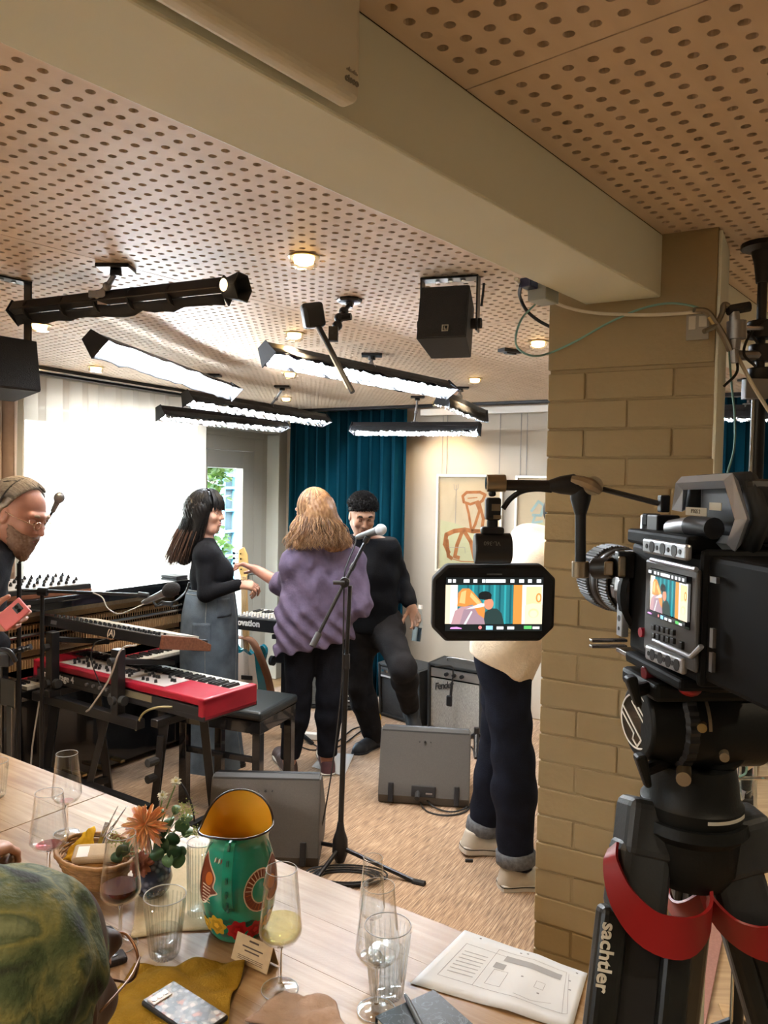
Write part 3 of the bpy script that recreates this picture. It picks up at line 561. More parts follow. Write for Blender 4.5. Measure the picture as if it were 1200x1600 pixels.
mb = MB(); mb.cyl((px-.07, py-.02, 2.07), (px+.10, py+.0, 2.075), 0.013, n=10); mb.cyl((px-.03, py, 2.14), (px-.065, py-.01, 2.135), 0.012, n=8); mb.box((px-.02, py-.02, 1.985), (0.055, 0.03, 0.05)); mb.build('grip_clamp', GREYM, o, world=True, smooth=True)
mb = MB(); mb.tube(spline([(px-.02, py-.03, 2.10), (px-.06, py-.04, 2.13), (px-.09, py-.04, 2.10), (px-.075, py-.04, 2.03), (px-.10, py-.02, 1.99)]), 0.0035, 6); mb.tube(spline([(px, py-.03, 2.16), (px-.05, py-.05, 2.12), (px-.065, py-.05, 2.07), (px-.03, py-.04, 2.04)]), 0.0035, 6); mb.build('cable_loop', BLKR, o, world=True, smooth=True)
mb = MB()
for k in range(3):
    a = k*2*PI/3+.5; mb.cyl((px, py, .32), (px+.38*math.cos(a), py+.38*math.sin(a), .012), 0.011, n=8)
mb.build('base_leg', BLKM, o, world=True, smooth=True)
# ================================================================== STAGE
GLB = mat('gloss_black', (0.008, 0.008, 0.009), 0.12, coat=0.5); WOOD = mat('walnut', (0.13, 0.05, 0.028), 0.4, col2=(0.22, 0.09, 0.05), nscale=6, stretch=(2, 16, 16)); IVORY = mat('white_key', (0.58, 0.56, 0.50), 0.3)
# --- framed drawings on the back wall
def paint_shape(parent, name, M, polys, material, z):
    mb = MB(M)
    for p in polys: mb.prism(p, 0.0006, z0=z)
    return mb.build(name, material, parent, world=True)
def blob(cx, cy, rx, ry, n=20, a0=0, wob=0.08, seed=1):
    r = random.Random(seed); return [(cx+rx*math.cos(2*PI*i/n)*(1+r.uniform(-wob, wob)), cy+ry*math.sin(2*PI*i/n)*(1+r.uniform(-wob, wob))) for i in range(n)]
def stroke(pts, w): # polyline -> quads
    out = []
    for a, b in zip(pts, pts[1:]):
        a = Vector((*a, 0)); b = Vector((*b, 0)); t = (b-a).normalized(); q = Vector((-t.y, t.x, 0))*w/2; t = t*w*.3
        out.append([(p.x, p.y) for p in (a-t-q, b+t-q, b+t+q, a-t+q)])
    return out
def art(label, x0, x1, ytop, ybot, wires, draw):
    q0 = PA(x0, ytop, 5.52); q1 = PA(x1, ytop, 5.52); qb = PA(x0, ybot, 5.52); b0, b1 = q0.dot(E2), q1.dot(E2); zt = q0.z; zb = qb.z; w = b0-b1; h = zt-zb
    o = thing('framed_drawing', label, 'picture', ab(5.54, (b0+b1)/2, (zt+zb)/2), 0, 'framed drawings on the back wall')
    F = frame(ab(5.535, (b0+b1)/2, (zt+zb)/2), -E2, (0, 0, 1), -E1); fw = 0.018
    mb = MB(F)
    for q in ((-w/2+fw/2, 0, fw, h), (w/2-fw/2, 0, fw, h)): mb.box((q[0], q[1], .012), (q[2], q[3], .026))
    for yy in (-h/2+fw/2, h/2-fw/2): mb.box((0, yy, .012), (w-2*fw, fw, .026))
    mb.build('frame', mat('silver_frame', (0.72, 0.68, 0.6), 0.35, 0.4), o, world=True, bevel=0.002)
    mb = MB(F); mb.box((0, 0, .003), (w-2*fw, h-2*fw, .006)); mb.build('paper', mat('drawing_paper', (0.50, 0.40, 0.27), 0.8, noise=0.04, nscale=8), o, world=True)
    draw(o, F, w, h)
    mb = MB(F); mb.box((0, 0, .012), (w-2*fw, h-2*fw, .002)); mb.build('glazing', thin_glass('picture_glass', (0.985, 0.985, 0.98), 1.25), o, world=True)
    for t in wires:
        mb = MB(); a = ab(5.54, b0-w*t, zt); mb.cyl(a, (a.x, a.y, 2.32), 0.0022, n=6); mb.build('hanging_wire', GREYM, o, world=True)
OR = mat('drawing_orange', (0.38, 0.14, 0.045), 0.8, noise=0.1, nscale=30); GRN = mat('drawing_green', (0.46, 0.44, 0.27), 0.8); BLU = mat('drawing_blue', (0.30, 0.42, 0.42), 0.8); LIN = mat('drawing_line', (0.30, 0.27, 0.25), 0.8)
def d1(o, F, w, h):
    X = lambda u, v: ((u-.5)*w, (.5-v)*h)
    paint_shape(o, 'green_wash', F, [[X(.06, .97), X(.06, .47), X(.30, .50), X(.55, .57), X(.95, .60), X(.95, .97)]], GRN, .0062)
    S_ = []
    for pts, ww in (([(.42, .28), (.40, .22), (.46, .18), (.66, .175), (.74, .20), (.70, .26), (.62, .30), (.66, .36), (.60, .50), (.56, .56)], .022), ([(.42, .28), (.52, .30), (.64, .27)], .02), ([(.46, .30), (.50, .40), (.54, .55)], .02), ([(.66, .30), (.72, .44), (.70, .56), (.60, .57)], .024), ([(.48, .24), (.62, .23)], .008)): S_ += stroke([X(*p) for p in pts], ww)
    for pts, ww in (([(.20, .80), (.14, .72), (.16, .62), (.28, .58), (.44, .56), (.56, .57), (.74, .57)], .034), ([(.17, .68), (.20, .84), (.25, .86)], .03), ([(.40, .59), (.33, .72), (.30, .84), (.36, .85)], .03), ([(.44, .58), (.54, .68), (.60, .84), (.66, .84)], .032), ([(.22, .86), (.40, .885), (.62, .88)], .008)): S_ += stroke([X(*p) for p in pts], ww)
    paint_shape(o, 'orange_figure', F, S_, OR, .0070)
    paint_shape(o, 'ink_line', F, stroke([X(.30, .11), X(.295, .50)], .004)+stroke([X(.26, .10), X(.27, .15), X(.30, .16), X(.33, .14), X(.33, .10)], .004)+stroke([X(.20, .75), X(.45, .74), X(.46, .80)], .003), LIN, .0078)
def d2(o, F, w, h):
    X = lambda u, v: ((u-.5)*w, (.5-v)*h)
    paint_shape(o, 'green_wash', F, [[X(.06, .97), X(.06, .52), X(.5, .46), X(.95, .5), X(.95, .97)]], GRN, .0062)
    S_ = []
    for pts, ww in (([(.24, .36), (.34, .26), (.42, .30), (.38, .40), (.26, .40)], .02), ([(.30, .40), (.26, .48), (.40, .46)], .018), ([(.6, .3), (.7, .5), (.55, .6)], .02)): S_ += stroke([X(*p) for p in pts], ww)
    paint_shape(o, 'blue_figure', F, S_, BLU, .0070)
art('framed drawing with an orange figure above a pale green shape', 683, 786, 741, 892, (.06, .13, .93), d1)
art('framed drawing with a blue figure, mostly hidden by the pillar', 806, 915, 743, 895, (.05, .14), d2)
# --- upright piano with open front
B_ = PZ(299, 904, 1.10); pa = math.radians(31); PX = Vector((math.sin(pa), math.cos(pa), 0)); PY = Vector((-PX.y, PX.x, 0))
PO = B_+PX*.03; PO.z = 0; L = 1.34
o = thing('upright_piano', 'black upright piano with its front panel removed, standing under the window', 'piano', PO-PX*L/2+PY*.15)
F = frame(PO, PX, PY, (0, 0, 1))     # x<0 goes left, y goes to the wall, front at y=0
mb = MB(F); mb.box((-L/2, .17, 1.085), (L+.02, .40, .03)); mb.build('lid', GLB, o, world=True, bevel=0.004)
mb = MB(F); mb.box((-L/2, .36, .545), (L, .03, 1.05)); mb.box((-L/2, .06, .36), (L-.08, .02, .62)); mb.box((-L/2, -.0, 1.05), (L-.08, .02, .04)); mb.build('case_panel', GLB, o, world=True, bevel=0.003)
for xx in (-.02, -L+.02):
    mb = MB(F); mb.box((xx, .17, .535), (.04, .38, 1.07)); mb.box((xx, -.05, .66), (.04, .16, .14)); mb.box((xx, -.09, .30), (.05, .05, .60)); mb.build('side_cheek', GLB, o, world=True, bevel=0.006)
mb = MB(F); mb.box((-L/2, -.03, .635), (L-.08, .18, .05)); mb.build('key_bed', GLB, o, world=True, bevel=0.004)
fe = mat('beige_felt', (0.50, 0.40, 0.28), 0.9, noise=.1, nscale=60); wd = mat('action_wood', (0.42, 0.25, 0.12), 0.6, col2=(0.52, 0.34, 0.18), nscale=8, stretch=(2, 20, 20))
mb = MB(F); mb.box((-L/2, .10, 1.00), (L-.1, .02, .022)); mb.build('felt_rail', fe, o, world=True)
mb = MB(F); mb.box((-L/2, .14, .965), (L-.1, .02, .03)); mb.box((-L/2, .10, .80), (L-.1, .03, .035)); mb.build('action_rail', wd, o, world=True)
mb = MB(F); mb.cyl((-.06, .055, .90), (-L+.06, .055, .90), .011, n=10); mb.build('hammer_rail', STEEL, o, world=True, smooth=True)
hm = None
for i in range(70):
    xx = -.07-i*(L-.14)/69
    if hm is None:
        mb = MB(); mb.box((0, .02, .03), (.010, .045, .022)); mb.cyl((0, .0, -.04), (0, .0, .03), .003, n=5); mb.box((0, -.012, -.06), (.009, .03, .05)); hm = mb.build('hammer', wd, o); h_ = hm
    else: h_ = hm.copy(); COL.objects.link(h_)
    h_.matrix_local = T(*(-Vector(o.location))) @ F @ T(xx, .08, .905)
mb = MB(F)
for i in range(85): mb.box((-.06-i*(L-.12)/84, .10, .745), (.009, .06, .045))
k = mb.build('wippens', wd, o, world=True); k['kind'] = 'stuff'
mb = MB(F)
for i in range(52): mb.box((-.075-(i+.5)*(L-.15)/52, -.055, .672), ((L-.15)/52-.0012, .12, .018))
k = mb.build('white_keys', IVORY, o, world=True); k['kind'] = 'stuff'
mb = MB(F)
for i in range(52):
    if i % 7 not in (2, 6): mb.box((-.075-(i+1)*(L-.15)/52, -.03, .686), (.011, .075, .016))
k = mb.build('black_keys', BLK, o, world=True); k['kind'] = 'stuff'
mb = MB(F); mb.box((-L/2, .018, .684), (L-.15, .02, .012)); mb.build('red_felt_strip', mat('red_felt', (.35, .02, .03), .9), o, world=True)
for xx in (-.6, -.73, -.86): mb = MB(F); mb.box((xx, .02, .09), (.03, .12, .015)); mb.build('pedal', BRASS, o, world=True, bevel=.003)
q = F @ Vector((-.06, .12, 1.109)); mb = MB(T(*q) @ RZ(PI/2-pa)); mb.box((0, 0, 0), (.10, .14, .016)); nb = mb.build('small_book', BLK, None, bevel=.002); tag(nb, 'thin black book lying on the right end of the piano lid', 'book')
# --- modular synthesizer on the piano lid
q = F @ Vector((-1.12, .12, 1.101)); o = thing('desktop_synthesizer', 'wood based desktop synthesizer with many knobs on the piano lid', 'synthesizer', q, PI/2-pa-.10)
mb = MB(); mb.box((0, -.0, .012), (.62, .27, .024)); mb.build('wooden_base', WOOD, o, bevel=.003)
mb = MB(frame((0, 0, 0), (0, 1, 0), (0, 0, 1), (1, 0, 0))); mb.prism([(-.135, .024), (.135, .024), (.135, .075), (-.135, .050)], .61, z0=-.305); mb.build('casing', BLK, o, bevel=.003)
al = math.atan2(.025, .27); mb = MB(T(0, 0, .0645) @ RX(al)); mb.box((0, 0, 0), (.60, .262, .003)); mb.build('front_panel', mat('synth_panel', (0.55, 0.55, 0.56), 0.35, 0.5), o)
kn = None; r = random.Random(2)
for i in range(13):
    for j in range(4):
        if r.random() < .15: continue
        if kn is None: mb = MB(); mb.cyl((0, 0, 0), (0, 0, .012), .009, .008, n=10); mb.cyl((0, 0, .012), (0, 0, .020), .0055, .0045, n=10); kn = mb.build('knob', BLK, o, smooth=True); k_ = kn
        else: k_ = kn.copy(); COL.objects.link(k_)
        k_.matrix_local = T(0, 0, .066) @ RX(al) @ T(-.27+i*.045+r.uniform(-.006, .006), -.10+j*.065, 0)
# --- boom microphone over the piano
m_foam = mat('mic_foam', (0.012, 0.012, 0.013), 0.95, bump=.6, bscale=300)
D_ = 3.65; st = PD(66, 925, D_); o = thing('boom_microphone_stand', 'black boom stand reaching a foam-topped microphone in front of the piano', 'microphone stand', (st.x, st.y, 0))
mb = MB(); mb.cyl((st.x, st.y, .1), (st.x, st.y, st.z), .010, n=10)
for k in range(3): a = k*2*PI/3+1; mb.cyl((st.x, st.y, .16), (st.x+.15*math.cos(a), st.y+.15*math.sin(a), .012), .008, n=8)
mb.build('stand_pole', BLKM, o, world=True, smooth=True)
b1 = PD(226, 930, D_); mb = MB(); mb.cyl(PD(30, 922, D_), b1, .008, n=10); mb.cyl(PD(60, 924, D_), PD(74, 925, D_), .02, n=10); mb.cyl(PD(216, 929, D_), PD(232, 931, D_), .014, n=10); mb.build('boom_arm', BLKM, o, world=True, smooth=True)
m0 = PD(228, 940, D_-.02); m1 = PD(262, 924, D_-.05); ax = (m1-m0).normalized()
mb = MB(aim(m0, ax)); mb.lathe([(0, -.02), (.010, -.02), (.013, 0), (.017, .09), (.02, .12), (0, .12)], 14); mb.build('microphone', mat('mic_grey', (0.16, .16, .16), .4, .6), o, world=True, smooth=True)
mb = MB(aim(m1+ax*.02, ax)); mb.ball((0, 0, 0), (.036, .036, .046), 18, m=12); mb.build('foam_windscreen', m_foam, o, world=True, smooth='full')
cable('microphone_cable', 'grey cable hanging in a loop from the piano boom microphone', [PD(145, 926, 3.62), PD(160, 934, 3.62), PD(168, 950, 3.60), PD(185, 959, 3.60), PD(205, 953, 3.60), PD(228, 942, 3.63)], .0032, mat('grey_cable', (.35, .33, .3), .5))
mb = MB(); 
o = thing('microphone_clip_arm', 'small black microphone clip with bent wires under the foam microphone', 'clip', PD(262, 945, 4.2))
mb.tube(spline([PD(238, 938, 4.15), PD(246, 946, 4.15), PD(262, 943, 4.15), PD(276, 938, 4.15), PD(290, 925, 4.2), PD(296, 910, 4.2)]), .006, 6); mb.tube(spline([PD(242, 948, 4.15), PD(255, 940, 4.15), PD(270, 948, 4.15), PD(284, 944, 4.15)]), .006, 6); mb.box(PD(262, 943, 4.15), (.05, .03, .02)); mb.build('wire', BLK, o, world=True, smooth=True)
# vocal microphone silhouetted against the curtain
D_ = 3.42; o = thing('vocal_microphone', 'grey vocal microphone on a boom silhouetted against the bright voile', 'microphone', PD(20, 1150, D_))
a, b = PD(82, 800, D_), PD(92, 779, D_); ax = (b-a).normalized(); mb = MB(aim(a, ax)); mb.lathe([(0, 0), (.010, 0), (.013, .055), (.02, .07), (0, .07)], 14); mb.build('handle', mat('mic_grey', (.16, .16, .16), .4), o, world=True, smooth=True)
mb = MB(aim(b, ax)); mb.ball((0, 0, .004), (.024, .024, .026), 14, m=10); mb.build('grille', GREYM, o, world=True, smooth=True)
mb = MB(); s0 = PD(30, 880, D_); mb.cyl(a, s0, .006, n=8); mb.cyl(s0, (s0.x, s0.y, .03), .010, n=8); mb.lathe([(0, 0), (.13, 0), (.12, .02), (0, .03)], 20, M=T(s0.x, s0.y, 0)); mb.build('stand', BLKM, o, world=True, smooth=True)
# --- black flight case, clamp arm
p = PZ(-30, 928, .98)
o = thing('flight_case', 'tall black flight case standing at the far left behind the phone', 'case', (p.x-.0, p.y, 0), .35)
mb = MB(); mb.box((0, .2, .52), (.62, .40, .92)); mb.build('body', mat('case_black', (.011, .011, .013), .5, bump=.1, bscale=80), o, bevel=.006)
for xx in (-.31, .31):
    for yy in (0, .4): mb = MB(); mb.box((xx*.99, yy*.99+.002, .52), (.03, .03, .94)); mb.build('corner_rail', BLKM, o, bevel=.003)
mb = MB(); mb.box((0, .2, .99), (.64, .42, .02)); mb.build('top', BLK, o, bevel=.004)
for xx in (-.25, .25):
    for yy in (.05, .35): mb = MB(); mb.cyl((xx-.012, yy, .03), (xx+.012, yy, .03), .03, n=14); mb.build('caster', BLKR, o, smooth=True)
D_ = 2.9; o = thing('clamp_arm', 'black ribbed clamp arm poking in at the left edge under the phone', 'clamp', PD(0, 1025, D_))
mb = MB(); a, b = PD(-40, 1036, D_), PD(50, 1010, D_); d = b-a
for i in range(14):
    t = i/14; mb.cyl(a+d*t, a+d*(t+.055), .017-.006*t if i % 2 else .013-.004*t, n=12)
mb.build('ribbed_arm', BLKM, o, world=True, smooth=True)
mb = MB(); mb.box(PD(8, 1030, D_-.03), (.05, .04, .05)); mb.tube(spline([PD(0, 1015, D_-.05), PD(14, 1018, D_-.05), PD(25, 1034, D_-.04)]), .010, 8); mb.build('knuckle', BLKM, o, world=True, smooth=True, bevel=.004)
mb = MB(); mb.cyl(PD(-20, 1030, D_), (PD(-20, 1030, D_).x, PD(-20, 1030, D_).y, 0), .012, n=10); mb.build('post', BLKM, o, world=True)
# --- red stage piano on a two-tier stand, synthesizer above
NX = Vector((.836, -.549, 0)).normalized(); NY = Vector((-NX.y, NX.x, 0)); NO = PZ(319, 1093, .80); NO.z = 0
NF = frame(NO, NX, NY, (0, 0, 1)); NL = 1.24; nrot = math.atan2(NX.y, NX.x)
m_red = mat('nord_red', (0.27, 0.007, 0.022), 0.35, noise=.03, nscale=30)
o = thing('stage_piano', 'large red stage piano keyboard with white keys on the lower tier', 'keyboard', (NO.x, NO.y, .70), nrot)
mb = MB(T(0, 0, 0)); mb.box((-NL/2, .165, .012), (NL, .33, .024)); mb.box((-NL/2, .012, .04), (NL-.02, .022, .04)); mb.build('chassis', BLK, o, bevel=.004)
mb = MB(); mb.box((-NL/2, .10, .082), (NL, .20, .034)); mb.build('top_shell', m_red, o, bevel=.008, seg=3)
for xx in (-.02, -NL+.02): mb = MB(); mb.box((xx, .165, .05), (.04, .33, .10)); mb.build('end_cheek', m_red, o, bevel=.008, seg=3)
mb = MB(); mb.box((-NL/2-.06, .11, .0995), (.78, .15, .003)); mb.build('control_panel', mat('panel_silver', (.50, .47, .47), .4, .3), o)
kn = None; r = random.Random(6)
for i in range(40):
    x_ = -NL/2-.06+r.uniform(-.37, .37); y_ = .11+r.choice((-.05, -.02, .01, .045))
    if kn is None: mb = MB(); mb.cyl((0, 0, 0), (0, 0, .014), .008, .0065, n=10); kn = mb.build('knob', BLK, o, smooth=True); k_ = kn
    else: k_ = kn.copy(); COL.objects.link(k_)
    k_.location = (x_, y_, .101)
mb = MB(); mb.box((-NL/2-.02, .13, .102), (.08, .05, .002)); mb.build('display', mat('blue_display', (.05, .06, .08), .2), o)
wk = None; KL = NL-.10; nk = 52
for i in range(nk):
    if wk is None: mb = MB(); mb.box((0, 0, 0), (KL/nk-.0012, .145, .020)); wk = mb.build('white_key', IVORY, o, bevel=.0012, seg=1); k_ = wk
    else: k_ = wk.copy(); COL.objects.link(k_)
    k_.location = (-NL+.05+(i+.5)*KL/nk, .262, .082)
bk = None
for i in range(nk-1):
    if i % 7 in (2, 6): continue
    if bk is None: mb = MB(); mb.box((0, 0, 0), (.011, .095, .014), taper=.8); bk = mb.build('black_key', BLK, o); k_ = bk
    else: k_ = bk.copy(); COL.objects.link(k_)
    k_.location = (-NL+.05+(i+1)*KL/nk, .24, .099)
text('lettering', 'nord stage 4', .048, WHITE, o, T(NO.x, NO.y, .70) @ RZ(nrot) @ T(-NL+.10, -.002, .040) @ RX(PI/2), align='LEFT', bold=.0008)
for i in range(5): mb = MB(); mb.cyl((-NL+.45+i*.05, 0, .04), (-NL+.45+i*.05, -.012, .04), .008, n=10); mb.build('socket', GREYM, o)
mb = MB(); mb.box((-.42, -.001, .045), (.18, .003, .03)); mb.build('socket_panel', mat('socket_metal', (.3, .27, .18), .4, .7), o)
o = thing('synthesizer', 'black synthesizer with wooden end cheek on the upper stand tier', 'synthesizer', tuple(PZ(253, 994, 1.0)), nrot)
o.rotation_euler = (-.20, 0, nrot); SL = .92
mb = MB(); mb.box((-SL/2, .15, -.03), (SL, .30, .05)); mb.build('casing', BLK, o, bevel=.004)
mb = MB(frame((0, 0, 0), (0, 1, 0), (0, 0, 1), (1, 0, 0))); mb.prism([(-.006, -.058), (.306, -.058), (.306, -.025), (.2, .004), (-.006, .006)], .022, z0=0); mb.build('wooden_cheek', WOOD, o, bevel=.003)
mb = MB(frame((0, 0, 0), (0, 1, 0), (0, 0, 1), (1, 0, 0))); mb.prism([(-.006, -.058), (.306, -.058), (.306, -.025), (.2, .004), (-.006, .006)], .022, z0=-SL-.022); mb.build('wooden_cheek', WOOD, o, bevel=.003)
mb = MB(); mb.box((-SL/2, .002, -.002), (SL, .006, .005)); mb.build('metal_edge', STEEL, o)
kn = None
for i in range(22):
    for j in (.03, .08):
        if kn is None: mb = MB(); mb.cyl((0, 0, 0), (0, 0, .016), .007, .006, n=8); kn = mb.build('knob', BLK, o, smooth=True); k_ = kn
        else: k_ = kn.copy(); COL.objects.link(k_)
        k_.location = (-SL+.05+i*.038, j, -.005)
mb = MB()
for i in range(36): mb.box((-SL+.05+i*(SL-.1)/36, .23, -.001), ((SL-.1)/36-.0012, .13, .012))
k_ = mb.build('white_keys', IVORY, o); k_['kind'] = 'stuff'
Mw = rmat(o); lg = mat('logo_cream', (.75, .68, .55), .5)
text('logo', '(A)', .046, lg, o, Mw @ T(-.36, -.0012, -.030) @ RX(PI/2), bold=.0006)
mb = MB(); mb.box((-.83, 0, -.03), (.05, .003, .02)); mb.build('rear_socket', GREYM, o)
# stand
o = thing('keyboard_stand', 'black two-tier keyboard stand with clamps and crossbars', 'keyboard stand', NF @ Vector((-NL/2, .1, 0)))
for xx, zt in ((-1.02, .965), (-.52, .925)):
    mb = MB(NF); mb.box((xx, -.035, .80), (.05, .045, zt-.62)); mb.build('upright_post', BLKM, o, world=True, bevel=.004)
    mb = MB(NF @ T(xx, -.03, zt-.03) @ RX(-.2)); mb.box((0, .15, 0), (.04, .34, .025)); mb.build('upper_arm', BLKM, o, world=True, bevel=.004)
    mb = MB(NF); mb.cyl((xx-.05, -.035, .72), (xx+.05, -.035, .72), .022, n=12); mb.cyl((xx, -.075, .72), (xx, -.03, .72), .020, n=12); mb.build('clamp_knob', BLKR, o, world=True, smooth=True)
    mb = MB(NF); mb.cyl((xx, -.02, .90), (xx, -.085, .90), .018, n=10); mb.build('clamp_knob', BLKR, o, world=True, smooth=True)
mb = MB(NF); mb.box((-.76, -.035, .635), (.80, .045, .045)); mb.build('crossbar', BLKM, o, world=True, bevel=.004)
for xx in (-1.0, -.22):
    mb = MB(NF); mb.box((xx, .13, .675), (.045, .42, .035)); mb.build('support_arm', BLKM, o, world=True, bevel=.004)
    for (y0, y1) in ((-.02, -.14), (.20, .27)):
        mb = MB(NF); mb.tube([(xx, y0, .68), (xx+.03, y1, .03)], .026, 4); mb.build('leg', BLKM, o, world=True)
        mb = MB(NF); mb.box((xx+.03, y1, .015), (.09, .06, .03)); mb.build('foot', BLKR, o, world=True, bevel=.005)
    mb = MB(NF); mb.box((xx+.025, .06, .16), (.035, .40, .035)); mb.build('foot_rail', BLKM, o, world=True, bevel=.004)
mb = MB(NF); mb.box((-.61, -.09, .30), (.76, .04, .04)); mb.build('lower_crossbar', BLKM, o, world=True, bevel=.004)
mb = MB(NF); mb.tube([(-.60, -.03, .64), (-.72, -.12, .02)], .020, 4); mb.build('brace', BLKM, o, world=True)
mb = MB(NF); mb.tube([(-.20, -.06, .62), (-.18, -.13, .02)], .020, 4); mb.build('brace', BLKM, o, world=True)
for zz in (.45, .52): mb = MB(NF); mb.cyl((-.20, -.07, zz), (-.20, -.13, zz), .018, n=10); mb.build('lock_knob', BLKR, o, world=True, smooth=True)
N_ = lambda x, y, z: NF @ Vector((x, y, z))
GC = mat('grey_cable', (.35, .33, .3), .5)
cable('keyboard_cable', 'beige cable hanging from the synthesizer down past the red keyboard', [N_(-.40, -.03, .985), N_(-.43, -.09, .97), N_(-.47, -.12, .84), N_(-.58, -.13, .70), N_(-.66, -.10, .655)], .0045, GC)
cable('keyboard_cable', 'thin dark cable between synthesizer back and red keyboard', [N_(-.62, -.02, .985), N_(-.66, -.06, .96), N_(-.68, -.06, .88), N_(-.67, -.02, .76)], .0028, BLKR)
cable('keyboard_cable', 'pale cable dropping from the stand crossbar to the floor', [N_(-1.09, -.06, .62), N_(-1.10, -.09, .40), N_(-1.12, -.10, .15), N_(-1.16, -.16, .012), N_(-1.30, -.20, .012)], .004, GC)
cable('keyboard_cable', 'yellow jack cable plugged in under the red keyboard', [N_(-.18, -.015, .74), N_(-.24, -.05, .735), N_(-.33, -.05, .69), N_(-.40, -.03, .60)], .005, mat('olive_cable', (.25, .21, .1), .5))
# --- piano bench
NLc = Vector((-.905, 4.05, 0)); bx = Vector((.40, -.16, 0)); by = Vector((-.13, .33, 0)); bang = math.atan2(bx.y, bx.x); c = NLc+bx/2+by/2
o = thing('piano_bench', 'black piano bench with padded seat behind the red keyboard', 'bench', (c.x, c.y, 0), bang)
mb = MB(); mb.box((0, 0, .535), (.52, .40, .05)); mb.build('seat_cushion', mat('bench_vinyl', (.018, .022, .024), .35), o, bevel=.018, seg=3)
mb = MB(); mb.box((0, 0, .475), (.50, .38, .068)); mb.build('apron', GLB, o, bevel=.003)
for sx in (-1, 1):
    for sy in (-1, 1): mb = MB(); mb.box((sx*.225, sy*.165, .227), (.045, .045, .44)); mb.build('leg', GLB, o, bevel=.003)
mb = MB(); mb.box((0, -.165, .30), (.41, .02, .03)); mb.build('stretcher', GLB, o, bevel=.002)
# --- small synthesizer keyboard on a stand near the door
a, b = PD(362, 968, 5.15), PD(446, 988, 4.98); d = (b-a); d.z = 0; L = .78; kx = d.normalized(); zt = .80
o = thing('small_keyboard', 'small black keyboard synthesizer on a stand beside the garden door', 'keyboard', (a.x, a.y, zt), math.atan2(kx.y, kx.x))
mb = MB(); mb.box((L/2, .15, -.02), (L, .30, .085)); mb.build('casing', BLK, o, bevel=.005)
mb = MB(); mb.box((L/2, .08, .0235), (L-.02, .13, .003)); mb.build('control_panel', DKG, o)
mb = MB()
for i in range(29): mb.box((.04+(i+.5)*(L-.08)/29, .23, .026), ((L-.08)/29-.0015, .14, .016))
k_ = mb.build('white_keys', IVORY, o); k_['kind'] = 'stuff'
mb = MB()
for i in range(28):
    if i % 7 not in (2, 6): mb.box((.04+(i+1)*(L-.08)/29, .205, .036), (.012, .085, .014))
k_ = mb.build('black_keys', BLK, o); k_['kind'] = 'stuff'
kn = None
for i in range(16):
    for j in (.04, .075, .11):
        if kn is None: mb = MB(); mb.cyl((0, 0, 0), (0, 0, .02), .008, .006, n=8); kn = mb.build('knob', WHITEP, o, smooth=True); k_ = kn
        else: k_ = kn.copy(); COL.objects.link(k_)
        k_.location = (.05+i*.044, j, .025)
text('lettering', 'novation', .058, WHITE, o, rmat(o) @ T(.02, -.002, -.012) @ RX(PI/2), align='LEFT', bold=.0022)
st_ = Vector((a.x, a.y, 0))+kx*.34; sf = frame(st_, kx, (-kx.y, kx.x, 0), (0, 0, 1))
o = thing('keyboard_stand', 'slim black column stand holding the small keyboard synthesizer', 'keyboard stand', st_)
mb = MB(sf); mb.box((0, .15, .40), (.055, .045, .66)); mb.build('column', BLKM, o, world=True, bevel=.004)
mb = MB(sf); mb.box((0, .15, .715), (.05, .30, .03)); mb.box((0, .15, .60), (.12, .08, .16)); mb.build('top_bracket', BLKM, o, world=True, bevel=.004)
mb = MB(sf); mb.cyl((-.03, .14, .52), (-.10, .14, .52), .012, n=8); mb.cyl((-.09, .14, .52), (-.115, .14, .52), .034, n=12); mb.build('lock_knob', BLKR, o, world=True, smooth=True)
for sx in (-1, 1): mb = MB(sf); mb.tube([(0, .15, .12), (sx*.24, .10, .014)], .015, 6); mb.build('leg', BLKM, o, world=True)
mb = MB(sf); mb.tube([(0, .15, .12), (0, .42, .014)], .015, 6); mb.build('leg', BLKM, o, world=True)
# --- bass guitar
D_ = 5.60; gt = PD(388, 1075, D_); o = thing('bass_guitar', 'teal bass guitar with white pickguard and brown strap standing upright', 'guitar', (gt.x, gt.y, .0))
G = frame((gt.x, gt.y, .285), Vector((.97, -.22, 0)).normalized(), (-.03, -.12, .99), Vector((-.21, -.97, -.12)).normalized())
body = spline([(0, .24), (.05, .20), (.07, .23), (.12, .27), (.155, .23), (.135, .14), (.125, .04), (.165, -.08), (.16, -.19), (.07, -.25), (-.05, -.25), (-.15, -.19), (-.165, -.08), (-.125, .03), (-.13, .14), (-.16, .25), (-.15, .31), (-.10, .31), (-.06, .23), (0, .24)], 4)[:-1]
mb = MB(G); mb.prism([(p.x, p.y) for p in body], .042, z0=-.021); mb.build('body', mat('teal_lacquer', (.01, .16, .24), .2, coat=.6), o, world=True, bevel=.006, fix=True)
pg = spline([(-.02, .22), (.03, .19), (.06, .20), (.07, .08), (.08, -.06), (.03, -.10), (-.06, -.08), (-.10, 0), (-.09, .10), (-.11, .22), (-.06, .20), (-.02, .22)], 4)[:-1]
mb = MB(G); mb.prism([(p.x, p.y) for p in pg], .003, z0=.0212); mb.build('pickguard', mat('pickguard_white', (.72, .68, .66), .4), o, world=True, fix=True)
mb = MB(G); mb.box((0, .02, .028), (.085, .03, .012)); mb.build('pickup', BLK, o, world=True); mb = MB(G); mb.box((0, -.15, .026), (.07, .05, .012)); mb.build('bridge', CHROME, o, world=True, bevel=.003)
for q in ((.10, -.08), (.115, -.12), (.12, -.16)): mb = MB(G); mb.cyl((q[0], q[1], .022), (q[0], q[1], .042), .011, n=12); mb.build('knob', CHROME, o, world=True, smooth=True)
